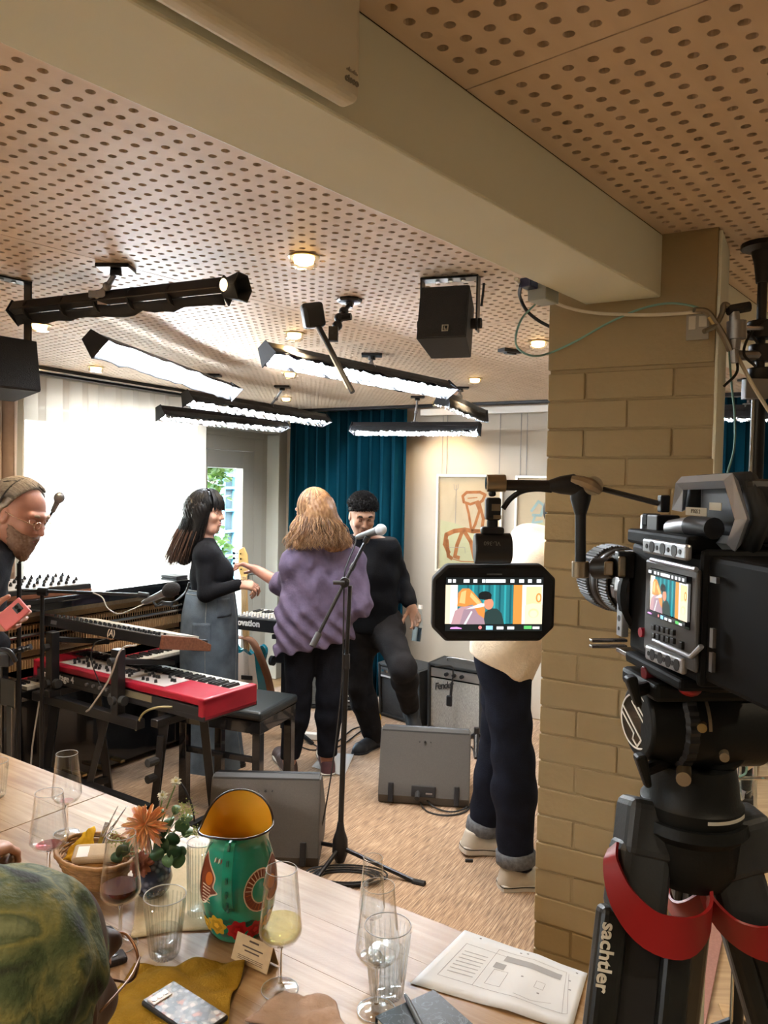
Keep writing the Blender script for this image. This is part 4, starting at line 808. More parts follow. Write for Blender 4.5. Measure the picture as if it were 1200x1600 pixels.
mb = MB(G); mb.box((0, .47, .010), (.046, .62, .022)); mb.build('neck', mat('maple', (.55, .36, .16), .35), o, world=True, bevel=.004)
mb = MB(G); mb.prism([(-.022, .77), (.022, .77), (.04, .82), (.035, .93), (.01, .99), (-.03, .97), (-.04, .84)], .016, z0=-.002); mb.build('headstock', mat('maple_head', (.62, .42, .16), .35), o, world=True, bevel=.003)
for i in range(4): mb = MB(G); mb.cyl((-.038, .83+i*.038, .006), (-.062, .83+i*.038, .006), .004, n=6); mb.box((-.07, .83+i*.038, .006), (.018, .02, .006)); mb.cyl((-.012, .83+i*.038, .01), (-.012, .83+i*.038, .024), .006, n=8); mb.build('tuning_peg', CHROME, o, world=True)
for i in range(4): mb = MB(G); mb.cyl((-.016+i*.0107, -.15, .033), (-.013+i*.0087, .78, .028), .0011, n=4); mb.build('string', STEEL, o, world=True)
mb = MB(); sp = spline([G @ Vector((-.10, .31, -.01)), PD(392, 1000, D_-.10), PD(408, 1030, D_-.14), PD(420, 1065, D_-.12), PD(424, 1100, D_-.05), G @ Vector((.08, -.25, 0))]); 
mb.grid(lambda u, v: sp[min(len(sp)-1, int(u*(len(sp)-1)+.5))]+Vector((.05*(v-.5), 0, .05*(v-.5)*.4)), len(sp)-1, 1); mb.build('strap', mat('brown_strap', (.16, .065, .03), .6), o, world=True, smooth='full', solid=.004)
g0 = G @ Vector((0, -.25, 0)); mb = MB(); mb.tube([(g0.x-.16, g0.y-.03, .012), (g0.x, g0.y+.06, .012), (g0.x+.16, g0.y-.03, .012)], .010, 6); mb.cyl((g0.x, g0.y+.06, .01), (g0.x, g0.y+.06, .28), .010, n=8); mb.box((g0.x, g0.y+.0, .20), (.22, .05, .02)); o2 = thing('guitar_stand', 'low black stand under the teal bass guitar', 'guitar stand', (g0.x, g0.y, 0)); mb.build('stand_frame', BLKM, o2, world=True, smooth=True)
# --- amplifiers
def amp(label, FL, FR, h, dep, cab, grille, name='guitar_amplifier', tilt=0.0):
    FL = Vector((FL.x, FL.y, 0)); FR = Vector((FR.x, FR.y, 0)); w = (FR-FL).length; x = (FR-FL).normalized(); o = thing(name, label, 'amplifier', FL.lerp(FR, .5), math.atan2(x.y, x.x), 'guitar amplifiers against the back wall')
    R = RX(tilt); t = .022
    mb = MB(T(0, 0, .012) @ R)
    for q in (((-w/2+t/2, dep/2, h/2), (t, dep, h)), ((w/2-t/2, dep/2, h/2), (t, dep, h)), ((0, dep/2, t/2), (w-2*t, dep, t)), ((0, dep/2, h-t/2), (w-2*t, dep, t)), ((0, dep*.75, h/2), (w-2*t, .02, h-2*t))): mb.box(*q)
    mb.build('cabinet', cab, o, bevel=.006)
    for sx in (-1, 1):
        for yy in (.04, dep-.04): mb = MB(); mb.cyl((sx*(w/2-.05), yy, 0), (sx*(w/2-.05), yy, .014), .016, n=10); mb.build('rubber_foot', BLKR, o)
    return o, w, R
tolex = mat('black_tolex', (.016, .017, .018), .7, bump=.4, bscale=350); m_silv = mat('silver_grille', (.36, .36, .34), .8, noise=.25, nscale=260, bump=.4, bscale=300, stretch=(1, 1, .25))
FLq, FRq = PZ(667, 1141, 0), PZ(752, 1160, 0)
o, w, R = amp('silver fronted guitar amplifier with hanging tag beside the person in cream hoodie', FLq, FRq, .475, .24, tolex, m_silv, tilt=.03); M0 = rmat(o) @ T(0, 0, .012) @ R
mb = MB(M0); mb.box((0, .018, .195), (w-.05, .012, .345)); mb.build('grille_cloth', m_silv, o, world=True)
mb = MB(M0); mb.box((0, .016, .412), (w-.05, .012, .062)); mb.build('control_panel', mat('brushed_alu', (.62, .63, .63), .3, .8), o, world=True)
for i in range(3): mb = MB(M0); mb.cyl((-.06+i*.06, .01, .412), (-.06+i*.06, -.012, .412), .013, n=12); mb.build('knob', BLK, o, world=True, smooth=True)
mb = MB(M0); mb.tube(spline([(-.12, .12, .478), (-.10, .12, .50), (.10, .12, .50), (.12, .12, .478)]), .008, 6, flat=.5); mb.build('handle', GREYM, o, world=True, smooth=True)
text('logo', 'Fender', .066, mat('logo_black', (.04, .04, .04), .4), o, M0 @ T(-w/2+.125, .009, .325) @ RX(PI/2) @ RZ(.25), bold=.001, shear=.35, space=.8)
P3 = lambda x, y: PD(x, y, 5.12)
o = thing('strap_tag', 'black cable with a flat tag hanging down the front of the silver amplifier', 'cable tag', P3(705, 1060)); mb = MB(); mb.tube(spline([P3(680, 1041), P3(697, 1040), P3(706, 1042), P3(708, 1052), P3(706, 1070)]), .006, 6); mb.tube([P3(706, 1066), P3(704, 1090)], .010, 6); mb.build('cord', BLKR, o, world=True, smooth=True)
mb = MB(T(*P3(702, 1095)) @ RZ(-.6)); mb.box((0, 0, 0), (.042, .02, .075)); mb.build('tag', BLK, o, world=True, bevel=.008)
FLq, FRq = PZ(592, 1119, 0), PZ(657, 1139, 0)
o, w, R = amp('black guitar amplifier with a dark grille between curtain and silver amplifier', FLq, FRq, .40, .24, tolex, None, tilt=.06); M0 = rmat(o) @ T(0, 0, .012) @ R
mb = MB(M0); mb.box((0, .020, .155), (w-.05, .012, .265)); mb.build('grille_cloth', mat('dark_grille', (.03, .033, .036), .6, bump=.6, bscale=220), o, world=True)
mb = MB(M0); mb.box((0, .014, .335), (w-.05, .02, .075)); mb.build('control_panel', mat('panel_dark', (.06, .062, .066), .3), o, world=True)
mb = MB(M0); mb.box((-w*.16, .003, .305), (w*.55, .003, .012)); mb.build('name_strip', mat('strip_silver', (.5, .5, .5), .4), o, world=True)
for i in range(8): mb = MB(M0); mb.cyl((-w/2+.06+i*(w-.12)/7, .006, .348), (-w/2+.06+i*(w-.12)/7, -.012, .348), .010, n=10); mb.build('knob', CHROME if i < 4 else BLK, o, world=True, smooth=True)
FLq, FRq = PZ(470, 1108, 0), PZ(570, 1113, 0)
o, w, R = amp('grey grille amplifier behind the legs of the man in the purple shirt', FLq, FRq, .375, .24, tolex, None); M0 = rmat(o) @ T(0, 0, .012) @ R
mb = MB(M0); mb.box((0, .018, .19), (w-.05, .012, .32)); mb.build('grille_cloth', mat('grey_grille', (.15, .16, .16), .7, bump=.5, bscale=150, noise=.2, nscale=150, stretch=(.1, 1, 1)), o, world=True)
mb = MB(M0); mb.box((w*.2, .009, .085), (w*.56, .006, .062)); nb = mb.build('name_plate', BLK, o, world=True)
text('lettering', 'NON', .066, WHITE, o, M0 @ T(w*.245, .004, .085) @ RX(PI/2), bold=.002)
mb = MB(M0)
for sx in (-1, 1): mb.box((sx*(w/2-.004), -.001, .19), (.008, .006, .37))
mb.build('metal_corner', GREYM, o, world=True)
p = PZ(592, 1122, .0); mb = MB(); mb.lathe([(.018, .0), (.036, .0), (.036, .045), (.018, .045)], 20, closed=True); o = mb.build('tape_roll', mat('yellow_tape', (.75, .42, .02), .5), None, smooth=True); o.matrix_world = T(p.x-.02, p.y-.12, .046) @ RX(PI/2) ; tag(o, 'yellow roll of tape on the floor beside the black amplifier', 'tape')
# --- floor monitors (wedges) seen from the back
m_wed = mat('wedge_paint', (.085, .08, .075), .6, noise=.06, nscale=150, bump=.25, bscale=400)
def wedge(label, L0, R0, h, recess):
    L0 = Vector((L0.x, L0.y, 0)); R0 = Vector((R0.x, R0.y, 0)); w = (R0-L0).length; x = (R0-L0).normalized(); o = thing('floor_monitor', label, 'stage monitor', L0.lerp(R0, .5), math.atan2(x.y, x.x), 'wedge floor monitors')
    K = frame((0, 0, 0), (0, 1, 0), (0, 0, 1), (1, 0, 0))
    mb = MB(K); mb.prism([(.02, .01), (.33, .01), (.38, .06), (.40, .12), (.16, h-.01), (.12, h), (.09, h-.005), (0, .06)], w, z0=-w/2); mb.build('cabinet', m_wed, o, bevel=.006)
    n_ = Vector((.40-.16, 0, 0)); mb = MB(K); mb.prism([(.405, .13), (.41, .135), (.175, h-.002), (.168, h-.008)], w*.95, z0=-w*.475); mb.build('front_grille', BLKM, o)
    mb = MB(K); mb.prism([(.085, h-.03), (.09, h-.002), (.125, h+.006), (.165, h-.008)], w*.97, z0=-w*.485); mb.build('top_lip', mat('lip_dark', (.03, .03, .03), .6), o, bevel=.002)
    sl = math.atan2(.09, h-.065)
    for sx in (-1, 1): mb = MB(T(0, 0, 0)); mb.box((0, 0, 0), (.028, .018, .10), T(sx*w*.36, .003, .075) @ RX(-sl)); mb.build('side_grip', BLK, o, bevel=.004)
    if recess:
        mb = MB(); mb.box((0, 0, 0), (.13, .022, .058), T(0, .006, .088) @ RX(-sl)); rc = mb.build('connector_recess', BLK, o, bevel=.004)
        mb = MB(); mb.box((.03, -.007, .083), (.035, .004, .008)); mb.build('socket', GREYM, rc)
        mb = MB(); mb.cyl((-.03, -.0, .082), (-.03, -.05, .07), .014, n=10); mb.build('plug', BLKR, o, smooth=True)
    for q in (-.03, 0, .03): mb = MB(); mb.cyl((q, .078+.0, h-.055), (q, .066, h-.055), .006 if q == 0 else .003, n=8); mb.build('screw', BLK, o)
    return o
wedge('grey wedge floor monitor in the middle of the carpet', PZ(590, 1258, 0), PZ(733, 1268, 0), .39, True)
wedge('grey wedge floor monitor close behind the table and the jug', PZ(322, 1358, 0), PZ(497, 1362, 0), .385, False)
# --- vocal microphone stand
B0 = PZ(531, 1352, 0); BD = B0.y; o = thing('microphone_stand', 'tall black microphone stand with vocal microphone in the middle of the stage', 'microphone stand', B0)
jn = PD(547, 915, BD-.02)
mb = MB(); mb.cyl((B0.x, B0.y, .12), PD(541, 1035, BD), .0125, n=12); mb.cyl(PD(541, 1035, BD), jn, .0095, n=12); mb.build('pole', BLKM, o, world=True, smooth=True)
mb = MB(); mb.cyl(PD(541, 1045, BD), PD(541, 1022, BD), .017, n=12); mb.build('collar', BLK, o, world=True, smooth=True); mb = MB(); mb.lathe([(0, .02), (.022, .02), (.036, .06), (.034, .12), (.02, .16), (.014, .20), (0, .20)], 14, M=T(B0.x, B0.y, 0)); mb.build('leg_hub', BLK, o, world=True, smooth=True)
for t in (PZ(652, 1379, .012), PZ(470, 1312, .012), PZ(488, 1382, .012)):
    mb = MB(); mb.cyl((B0.x, B0.y, .085), t, .010, n=8); mb.build('leg', BLKM, o, world=True, smooth=True)
    mb = MB(); d = (t-B0).normalized(); mb.cyl(t-d*.02, t+d*.035, .014, n=10); mb.build('rubber_foot', BLKR, o, world=True, smooth=True)
b0, b1 = PD(488, 1010, BD-.16), PD(571, 846, BD+.05)
mb = MB(); mb.cyl(b0, b1, .008, n=10); mb.build('boom', BLKM, o, world=True, smooth=True)
mb = MB(); mb.cyl(b0, b0.lerp(b1, .12), .0145, n=12); mb.build('counterweight', DKG, o, world=True, smooth=True)
mb = MB(); q = b0.lerp(b1, .60); mb.cyl(q+Vector((0, -.028, 0)), q+Vector((0, .03, 0)), .022, n=12); mb.cyl(q+Vector((-.05, -.03, .0)), q+Vector((0, -.03, 0)), .009, n=8); mb.cyl(b0.lerp(b1, .72), b0.lerp(b1, .78), .012, n=10); mb.build('clutch', BLK, o, world=True, smooth=True)
m0, m1 = PD(560, 839, BD+.08), PD(597, 827, BD-.02); ax = (m1-m0).normalized()
mb = MB(); mb.tube([b1, PD(575, 838, BD+.03)], .014, 8); mb.build('clip', BLK, o, world=True, smooth=True)
mb = MB(aim(m0, ax)); mb.lathe([(0, -.01), (.010, -.01), (.0125, 0), (.019, .115), (.022, .128), (0, .128)], 16); mb.build('microphone', mat('mic_body', (.14, .145, .15), .35, .5), o, world=True, smooth=True)
mb = MB(aim(m0+ax*.145, ax)); mb.ball((0, 0, 0), (.0255, .0255, .028), 18, m=12); mb.lathe([(.0262, -.004), (.0262, .004)], 18); mb.build('grille_ball', mat('mic_mesh', (.45, .46, .48), .35, .9, bump=.8, bscale=500), o, world=True, smooth=True)
cable('microphone_cable', 'black microphone cable hanging beside the tall stand down to the floor', [m0-ax*.01, PD(553, 856, BD+.06), PD(543, 880, BD+.02), PD(538, 900, BD-.02), PD(537, 960, BD-.02), PD(535, 1050, BD-.02), PD(528, 1130, BD-.03), PD(519, 1200, BD-.05), PD(509, 1260, BD-.05), PZ(500, 1306, .03), PZ(489, 1352, .02)], .0035, BLKR)
p = PZ(540, 1376, 0); mb = MB(); 
for k in range(6):
    r = random.Random(k); mb.tube([(p.x+(.12+.012*k)*math.cos(a*PI/16)+r.uniform(-.004, .004), p.y+(.055+.006*k)*math.sin(a*PI/16), .013+.007*(k % 3)) for a in range(33)], .0038, 6)
o = mb.build('cable_coil', BLKR, None, smooth=True); tag(o, 'black cable coiled on the carpet at the foot of the microphone stand', 'cable')
# --- papers, power strip, floor cables
def sheet(label, q, name='paper_sheet', z=.0095, group='loose paper sheets on the stage floor'):
    P = [PZ(x, y, z) for x, y in q]; c = sum(P, Vector())/4
    mb = MB(); mb.grid(lambda u, v: (P[0].lerp(P[1], u).lerp(P[3].lerp(P[2], u), v)-c)+Vector((0, 0, .002*math.sin(u*5+v*3))), 8, 8)
    o = mb.build(name, mat('paper', (.55, .55, .54), .7), None, smooth='full', solid=.0006); o.location = c+Vector((0, 0, .004)); return tag(o, label, 'paper', group)
sheet('white paper sheet under the shoes of the man in purple shirt', [(487, 1199), (508, 1176), (553, 1180), (538, 1214)])
sheet('white paper sheet poking out beside the near wedge monitor', [(462, 1300), (478, 1262), (492, 1262), (503, 1300)])
p = PZ(480, 1156, 0); mb = MB(RZ(-.2)); mb.box((0, 0, .03), (.20, .05, .04)); o = mb.build('power_strip', mat('strip_white', (.75, .75, .73), .5), None, bevel=.006); o.location = (p.x, p.y, 0); tag(o, 'white power strip on the floor behind the man in purple', 'power strip')
G0 = lambda x, y, z=.013: PZ(x, y, z)
for nm, pts in (('black cables trailing on the carpet behind the two men', [G0(470, 1148), G0(500, 1168), G0(530, 1166), G0(560, 1145), G0(580, 1130)]), ('black cable curving past the foot of the dark-clothed man', [G0(455, 1160), G0(490, 1172), G0(525, 1160), G0(550, 1140), G0(570, 1134)]), ('black cable lying between middle wedge and amplifiers', [G0(640, 1146), G0(650, 1152), G0(700, 1158), G0(735, 1166), G0(742, 1185)]), ('black cable plugged into the back of the middle wedge', [PZ(652, 1238, .07), PZ(655, 1250, .03), G0(668, 1268), G0(700, 1274), G0(730, 1266), G0(742, 1240)]), ('second black cable looping behind the middle wedge', [PZ(658, 1240, .06), G0(680, 1262, .02), G0(712, 1268, .02), G0(738, 1252, .02), G0(748, 1215, .02)]), ('black cable arching down from the keyboard stand to the carpet', [PD(276, 1215, 3.6), PD(290, 1235, 3.55), PD(300, 1260, 3.5), PD(304, 1285, 3.45), PZ(306, 1330, .02)])):
    cable('floor_cable', nm, pts, .0045, BLKR, 'cable', 'black cables on the stage floor')
p = PZ(744, 1175, 0); o = thing('low_stand_base', 'small black stand base on the floor behind the cream hoodie person', 'stand', (p.x, p.y, 0)); mb = MB(T(p.x, p.y, 0)); mb.cyl((0, 0, .02), (0, 0, .16), .018, n=10)
for k in range(3): a = k*2.1+.4; mb.cyl((0, 0, .12), (.16*math.cos(a), .16*math.sin(a), .014), .013, n=8)
mb.build('tripod_feet', BLKM, o, world=True, smooth=True)
# ================================================================== FIGURES: signed-distance bodies meshed with surface nets
def axis(lo, hi, h, bands):
    out = [lo]
    while out[-1] < hi:
        x = out[-1]; st = h
        for b0, b1, hf in bands:
            if b0-h <= x <= b1: st = min(st, hf)
        out.append(x+st)
    return np.array(out)
class SDF:
    def __init__(s, lo, hi, h, bands=()):   # bands: (centre, radius, fine step)
        s.ax = [axis(lo[i], hi[i], h, [(c[i]-r, c[i]+r, f) for c, r, f in bands]) for i in range(3)]
        s.F = np.full([len(a) for a in s.ax], 0.5, np.float32); s.h = h
    def win(s, lo, hi):
        sl = []; g = []
        for i in range(3):
            a = max(0, np.searchsorted(s.ax[i], lo[i])-1); b = min(len(s.ax[i]), np.searchsorted(s.ax[i], hi[i])+1)
            sl.append(slice(a, b)); g.append(s.ax[i][a:b].astype(np.float32))
        return tuple(sl), (g[0][:, None, None], g[1][None, :, None], g[2][None, None, :])
    def put(s, sl, d, k, sub=False):
        A = s.F[sl]
        if A.size == 0: return
        if sub: A = -A
        q = np.clip(k-np.abs(A-d), 0, None)/k if k > 0 else 0
        r = np.minimum(A, d)-q*q*k*0.25
        s.F[sl] = -r if sub else r
    def cap(s, a, b, ra, rb=None, k=0.02, sub=False):
        rb = ra if rb is None else rb; a = np.array(a, float); b = np.array(b, float); m = max(ra, rb)+k+s.h*2+0.01
        sl, (X, Y, Z) = s.win(np.minimum(a, b)-m, np.maximum(a, b)+m); v = b-a; L = max(float(v@v), 1e-9)
        t = np.clip(((X-a[0])*v[0]+(Y-a[1])*v[1]+(Z-a[2])*v[2])/L, 0, 1)
        d = np.sqrt((X-a[0]-t*v[0])**2+(Y-a[1]-t*v[1])**2+(Z-a[2]-t*v[2])**2)-(ra+(rb-ra)*t)
        s.put(sl, d, k, sub); return s
    def ell(s, c, r, R=None, k=0.02, sub=False):
        c = np.array(c, float); R = np.eye(3) if R is None else np.array([list(q) for q in R], float); m = max(r)+k+s.h*2+0.01
        sl, (X, Y, Z) = s.win(c-m, c+m); x, y, z = X-c[0], Y-c[1], Z-c[2]
        q = [(x*R[i][0]+y*R[i][1]+z*R[i][2]) for i in range(3)]
        k0 = np.sqrt(sum((q[i]/r[i])**2 for i in range(3))); k1 = np.sqrt(sum((q[i]/r[i]**2)**2 for i in range(3)))+1e-9
        s.put(sl, k0*(k0-1)/k1, k, sub); return s
    def clip(s, p, n, k=0.004):
        n = Vector(n).normalized(); X, Y, Z = s.ax[0][:, None, None], s.ax[1][None, :, None], s.ax[2][None, None, :]
        d = ((X-p[0])*n[0]+(Y-p[1])*n[1]+(Z-p[2])*n[2]).astype(np.float32); q = np.clip(k-np.abs(s.F-d), 0, None)/k
        s.F = np.maximum(s.F, d)+q*q*k*0.25; return s
    def disp(s, fn):
        I = np.nonzero(np.abs(s.F) < 0.05); x, y, z = s.ax[0][I[0]], s.ax[1][I[1]], s.ax[2][I[2]]
        s.F[I] += fn(x, y, z).astype(np.float32); return s
    def mesh(s, name, off=(0, 0, 0)):
        F = s.F; F[0], F[-1], F[:, 0], F[:, -1], F[:, :, 0], F[:, :, -1] = .5, .5, .5, .5, .5, .5
        ins = F < 0; c = ins[:-1, :-1, :-1].astype(np.int8)
        cs = sum(ins[i:F.shape[0]-1+i, j:F.shape[1]-1+j, k:F.shape[2]-1+k].astype(np.int8) for i in (0, 1) for j in (0, 1) for k in (0, 1))
        cell = np.nonzero((cs > 0) & (cs < 8)); n = len(cell[0]); idx = np.full(cs.shape, -1, np.int64); idx[cell] = np.arange(n)
        acc = np.zeros((n, 3)); cnt = np.zeros(n); cx = [np.stack([s.ax[q][cell[q]], s.ax[q][cell[q]+1]]) for q in range(3)]
        co = [(i, j, k) for i in (0, 1) for j in (0, 1) for k in (0, 1)]; val = {o: F[cell[0]+o[0], cell[1]+o[1], cell[2]+o[2]] for o in co}
        for o in co:
            for d in range(3):
                if o[d] == 1: continue
                o2 = list(o); o2[d] = 1; o2 = tuple(o2); a, b = val[o], val[o2]; m = (a < 0) != (b < 0); t = np.where(m, a/np.where(m, a-b, 1), 0)
                for q in range(3):
                    p0 = cx[q][o[q]]; p1 = cx[q][o2[q]]; acc[:, q] += np.where(m, p0+(p1-p0)*t, 0)
                cnt += m
        V_ = acc/np.maximum(cnt, 1)[:, None]-np.array(off); faces = []
        for d in range(3):
            a = [slice(None)]*3; b = [slice(None)]*3; a[d] = slice(0, -1); b[d] = slice(1, None); A, B = ins[tuple(a)], ins[tuple(b)]
            e, g = [q for q in range(3) if q != d]; E_ = np.array(np.nonzero(A != B)); ok = (E_[e] > 0) & (E_[g] > 0) & (E_[e] < F.shape[e]-1) & (E_[g] < F.shape[g]-1); E_ = E_[:, ok]
            def at(de, dg): q = E_.copy(); q[e] -= de; q[g] -= dg; return idx[q[0], q[1], q[2]]
            Q = np.stack([at(1, 1), at(0, 1), at(0, 0), at(1, 0)], 1); fl = A[E_[0], E_[1], E_[2]]
            if d == 1: fl = ~fl
            Q[~fl] = Q[~fl][:, ::-1]; faces.append(Q)
        Q = np.vstack(faces); Q = Q[(Q >= 0).all(1)]; me = bpy.data.meshes.new(name)
        me.vertices.add(n); me.vertices.foreach_set('co', V_.astype(np.float32).ravel()); me.loops.add(len(Q)*4); me.loops.foreach_set('vertex_index', Q.astype(np.int32).ravel())
        me.polygons.add(len(Q)); me.polygons.foreach_set('loop_start', np.arange(0, len(Q)*4, 4, dtype=np.int32)); me.update(calc_edges=True); me.polygons.foreach_set('use_smooth', np.ones(len(Q), bool)); me.validate(); return me
def bounds(pts, m):
    a = np.array([list(p) for p in pts]); return a.min(0)-m, a.max(0)+m
def rib_noise(amp, f1, seed=0.0, vert=1.0):
    def fn(x, y, z):
        w = np.sin(x*f1*.7+3*np.sin(z*f1*.35*vert+seed)+seed)*np.sin(y*f1*.8+2*np.sin(z*f1*.3*vert+1.3+seed)); w2 = np.sin(z*f1*1.1*vert+2.2*np.sin((x+y)*f1*.5+seed))
        return amp*(0.6*w+0.4*w2*np.sin((x-y)*f1*.45+seed))
    return fn
RAD = dict(sh=.052, el=.040, wr=.026, hip=.085, kn=.056, an=.038, neck=.054)
def torso(S_, J, o=0.0, s=1.0, belly=0.0, k=.05):
    P = (J['hipL']+J['hipR'])/2; C = (J['shL']+J['shR'])/2; up = C-P; sv = (J['shL']-J['shR'])/2; hv = (J['hipL']-J['hipR'])/2; fw = J.get('fwd', Vector((0, 0, 0)))
    S_.cap(J['hipL'], J['hipR'], (.098+o)*s, k=k); W_ = P+up*.38+fw*.012; Rb = P+up*.70+fw*.01
    for g in (-1, 1):
        S_.cap(P+hv*g*.45+up*.06, W_+sv*g*.36, (.100+o)*s, (.092+o+belly)*s, k); S_.cap(W_+sv*g*.36, Rb+sv*g*.46, (.092+o+belly)*s, (.103+o)*s, k); S_.cap(Rb+sv*g*.46, C+sv*g*.62-up*.04, (.103+o)*s, (.072+o)*s, k)
    S_.cap(J['shL'], J['shR'], (.056+o)*s, k=k)
    for q in ('shL', 'shR'): S_.cap(J['neck'], J[q].lerp(J['neck'], .25), (.046+o)*s, (.046+o)*s, k)
def arm(S_, J, g, o=0.0, s=1.0, cut=1.0, k=.03):
    a, b, c = J['sh'+g], J['el'+g], J['wr'+g]; e = b.lerp(c, cut) if cut > 0 else a.lerp(b, 1+cut)
    if cut > 0: S_.cap(a, b, (RAD['sh']+o)*s, (RAD['el']+o)*s, k); S_.cap(b, e, (RAD['el']+o)*s, (RAD['el']+(RAD['wr']-RAD['el'])*cut+o)*s, k)
    else: S_.cap(a, e, (RAD['sh']+o)*s, (RAD['el']+o)*s, k)
def leg(S_, J, g, o=0.0, s=1.0, k=.035, oa=None):
    a, b, c = J['hip'+g], J['kn'+g], J['an'+g]; oa = o if oa is None else oa
    S_.cap(a, b, (RAD['hip']+o)*s, (RAD['kn']+(o+oa)/2)*s, k); m = b.lerp(c, .3); back = (a-b).normalized()-(c-b).normalized()
    S_.cap(b, m, (RAD['kn']+(o+oa)/2)*s, (RAD['kn']*.98+oa)*s, k); S_.cap(m, c, (RAD['kn']*.98+oa)*s, (RAD['an']+oa)*s, k)
def head_axes(f, u=(0, 0, 1)):
    f = Vector(f).normalized(); u = Vector(u); u = (u-f*u.dot(f)).normalized(); return f, f.cross(u), u   # f forward, r right, u up
def head(S_, C, A, s=1.0, nose=1.0, jaw=1.0, smile=False):
    f, r, u = A; R = [f, r, u]; p = lambda a, b, c: C+(f*a+r*b+u*c)*s
    S_.ell(p(-.012, 0, .036), [.098*s, .077*s, .090*s], R, .01); S_.ell(p(.022, 0, -.030), [.074*s, .064*s, .088*s], R, .03)
    S_.cap(p(.058, -.018, -.098), p(.058, .018, -.098), .024*s*jaw, k=.025)
    for g in (-1, 1): S_.cap(p(.0, g*.054, -.050), p(.045, g*.026, -.095), .018*s*jaw, k=.03)
    for g in (-1, 1): S_.ell(p(.096, g*.032, .012), [.020*s, .019*s, .013*s], R, .012, sub=True)
    S_.cap(p(.080, -.045, .034), p(.088, 0, .032), .012*s, k=.016); S_.cap(p(.080, .045, .034), p(.088, 0, .032), .012*s, k=.016)
    for g in (-1, 1): S_.ell(p(.066, g*.042, -.022), [.024*s, .022*s, .022*s], R, .02)
    S_.cap(p(.090, 0, .018), p(.112*nose, 0, -.024), .0085*s, .0115*s, .010); 
    for g in (-1, 1): S_.cap(p(.098, g*.010, -.030), p(.098, g*.012, -.030), .0085*s, k=.008)
    S_.cap(p(.090, -.016, -.055), p(.090, .016, -.055), .0075*s, k=.012); S_.cap(p(.086, -.014, -.069), p(.086, .014, -.069), .0085*s, k=.012)
    S_.cap(p(.103, -.020, -.062), p(.103, .020, -.062), .0035*s, k=.004, sub=True)
    for g in (-1, 1): S_.ell(p(-.008, g*.078, -.006), [.018*s, .008*s, .031*s], R, .008); S_.ell(p(-.004, g*.085, -.004), [.009*s, .005*s, .018*s], R, .004, sub=True)
def hand(S_, w, d, n, thumb, curl=.3, s=1.0, spread=.12, k=.007, tcurl=.3):
    d = Vector(d).normalized(); n = Vector(n); n = (n-d*n.dot(d)).normalized(); sd = d.cross(n)*thumb
    for i, (kl, off) in enumerate(((.088, .028), (.092, .009), (.088, -.010), (.078, -.028))):
        kn = w+(d*kl+sd*off)*s; S_.cap(w+(d*.012+sd*off*.55)*s, kn, .0135*s, .0115*s, .018)
        c = curl[i] if isinstance(curl, (list, tuple)) else curl; q = (d+sd*spread*(1.5-i)*.5).normalized(); p = kn; rad = .0100*s
        for l, ang in zip((.042, .027, .022), (55, 75, 50)):
            l *= (1.0, 1.1, 1.02, .80)[i]*s; a = math.radians(ang*c); ax = q.cross(n)
            if ax.length > 1e-5: rot = Matrix.Rotation(a, 3, ax.normalized()); q = rot @ q; n_ = rot @ n
            e = p+q*l; S_.cap(p, e, rad, rad*.88, k*.6); p = e; rad *= .88
    b = w+(d*.028+sd*.026+n*.004)*s; q = (d*.55+sd*.75+n*.25).normalized(); S_.cap(w+(d*.02+sd*.01)*s, b, .014*s, .013*s, .015); p = b
    for l, rr_ in ((.040, .0125), (.031, .0108), (.025, .0095)): e = p+q*l*s; S_.cap(p, e, rr_*s, rr_*.9*s, k*.8); p = e; q = (q-sd*tcurl*.5+d*.2+n*tcurl*.3).normalized()
def skin_mat(name, col, col2): return mat(name, col, .5, col2=col2, nscale=14, sss=.08, bump=.04, bscale=120)
def person(label, base): return thing('person', label, 'person', base, 0)
def add_mesh(S_, name, material, root, kind=None):
    me = S_.mesh(name, root.location); o = link(name, me, material, root)
    if kind: o['kind'] = kind
    return o
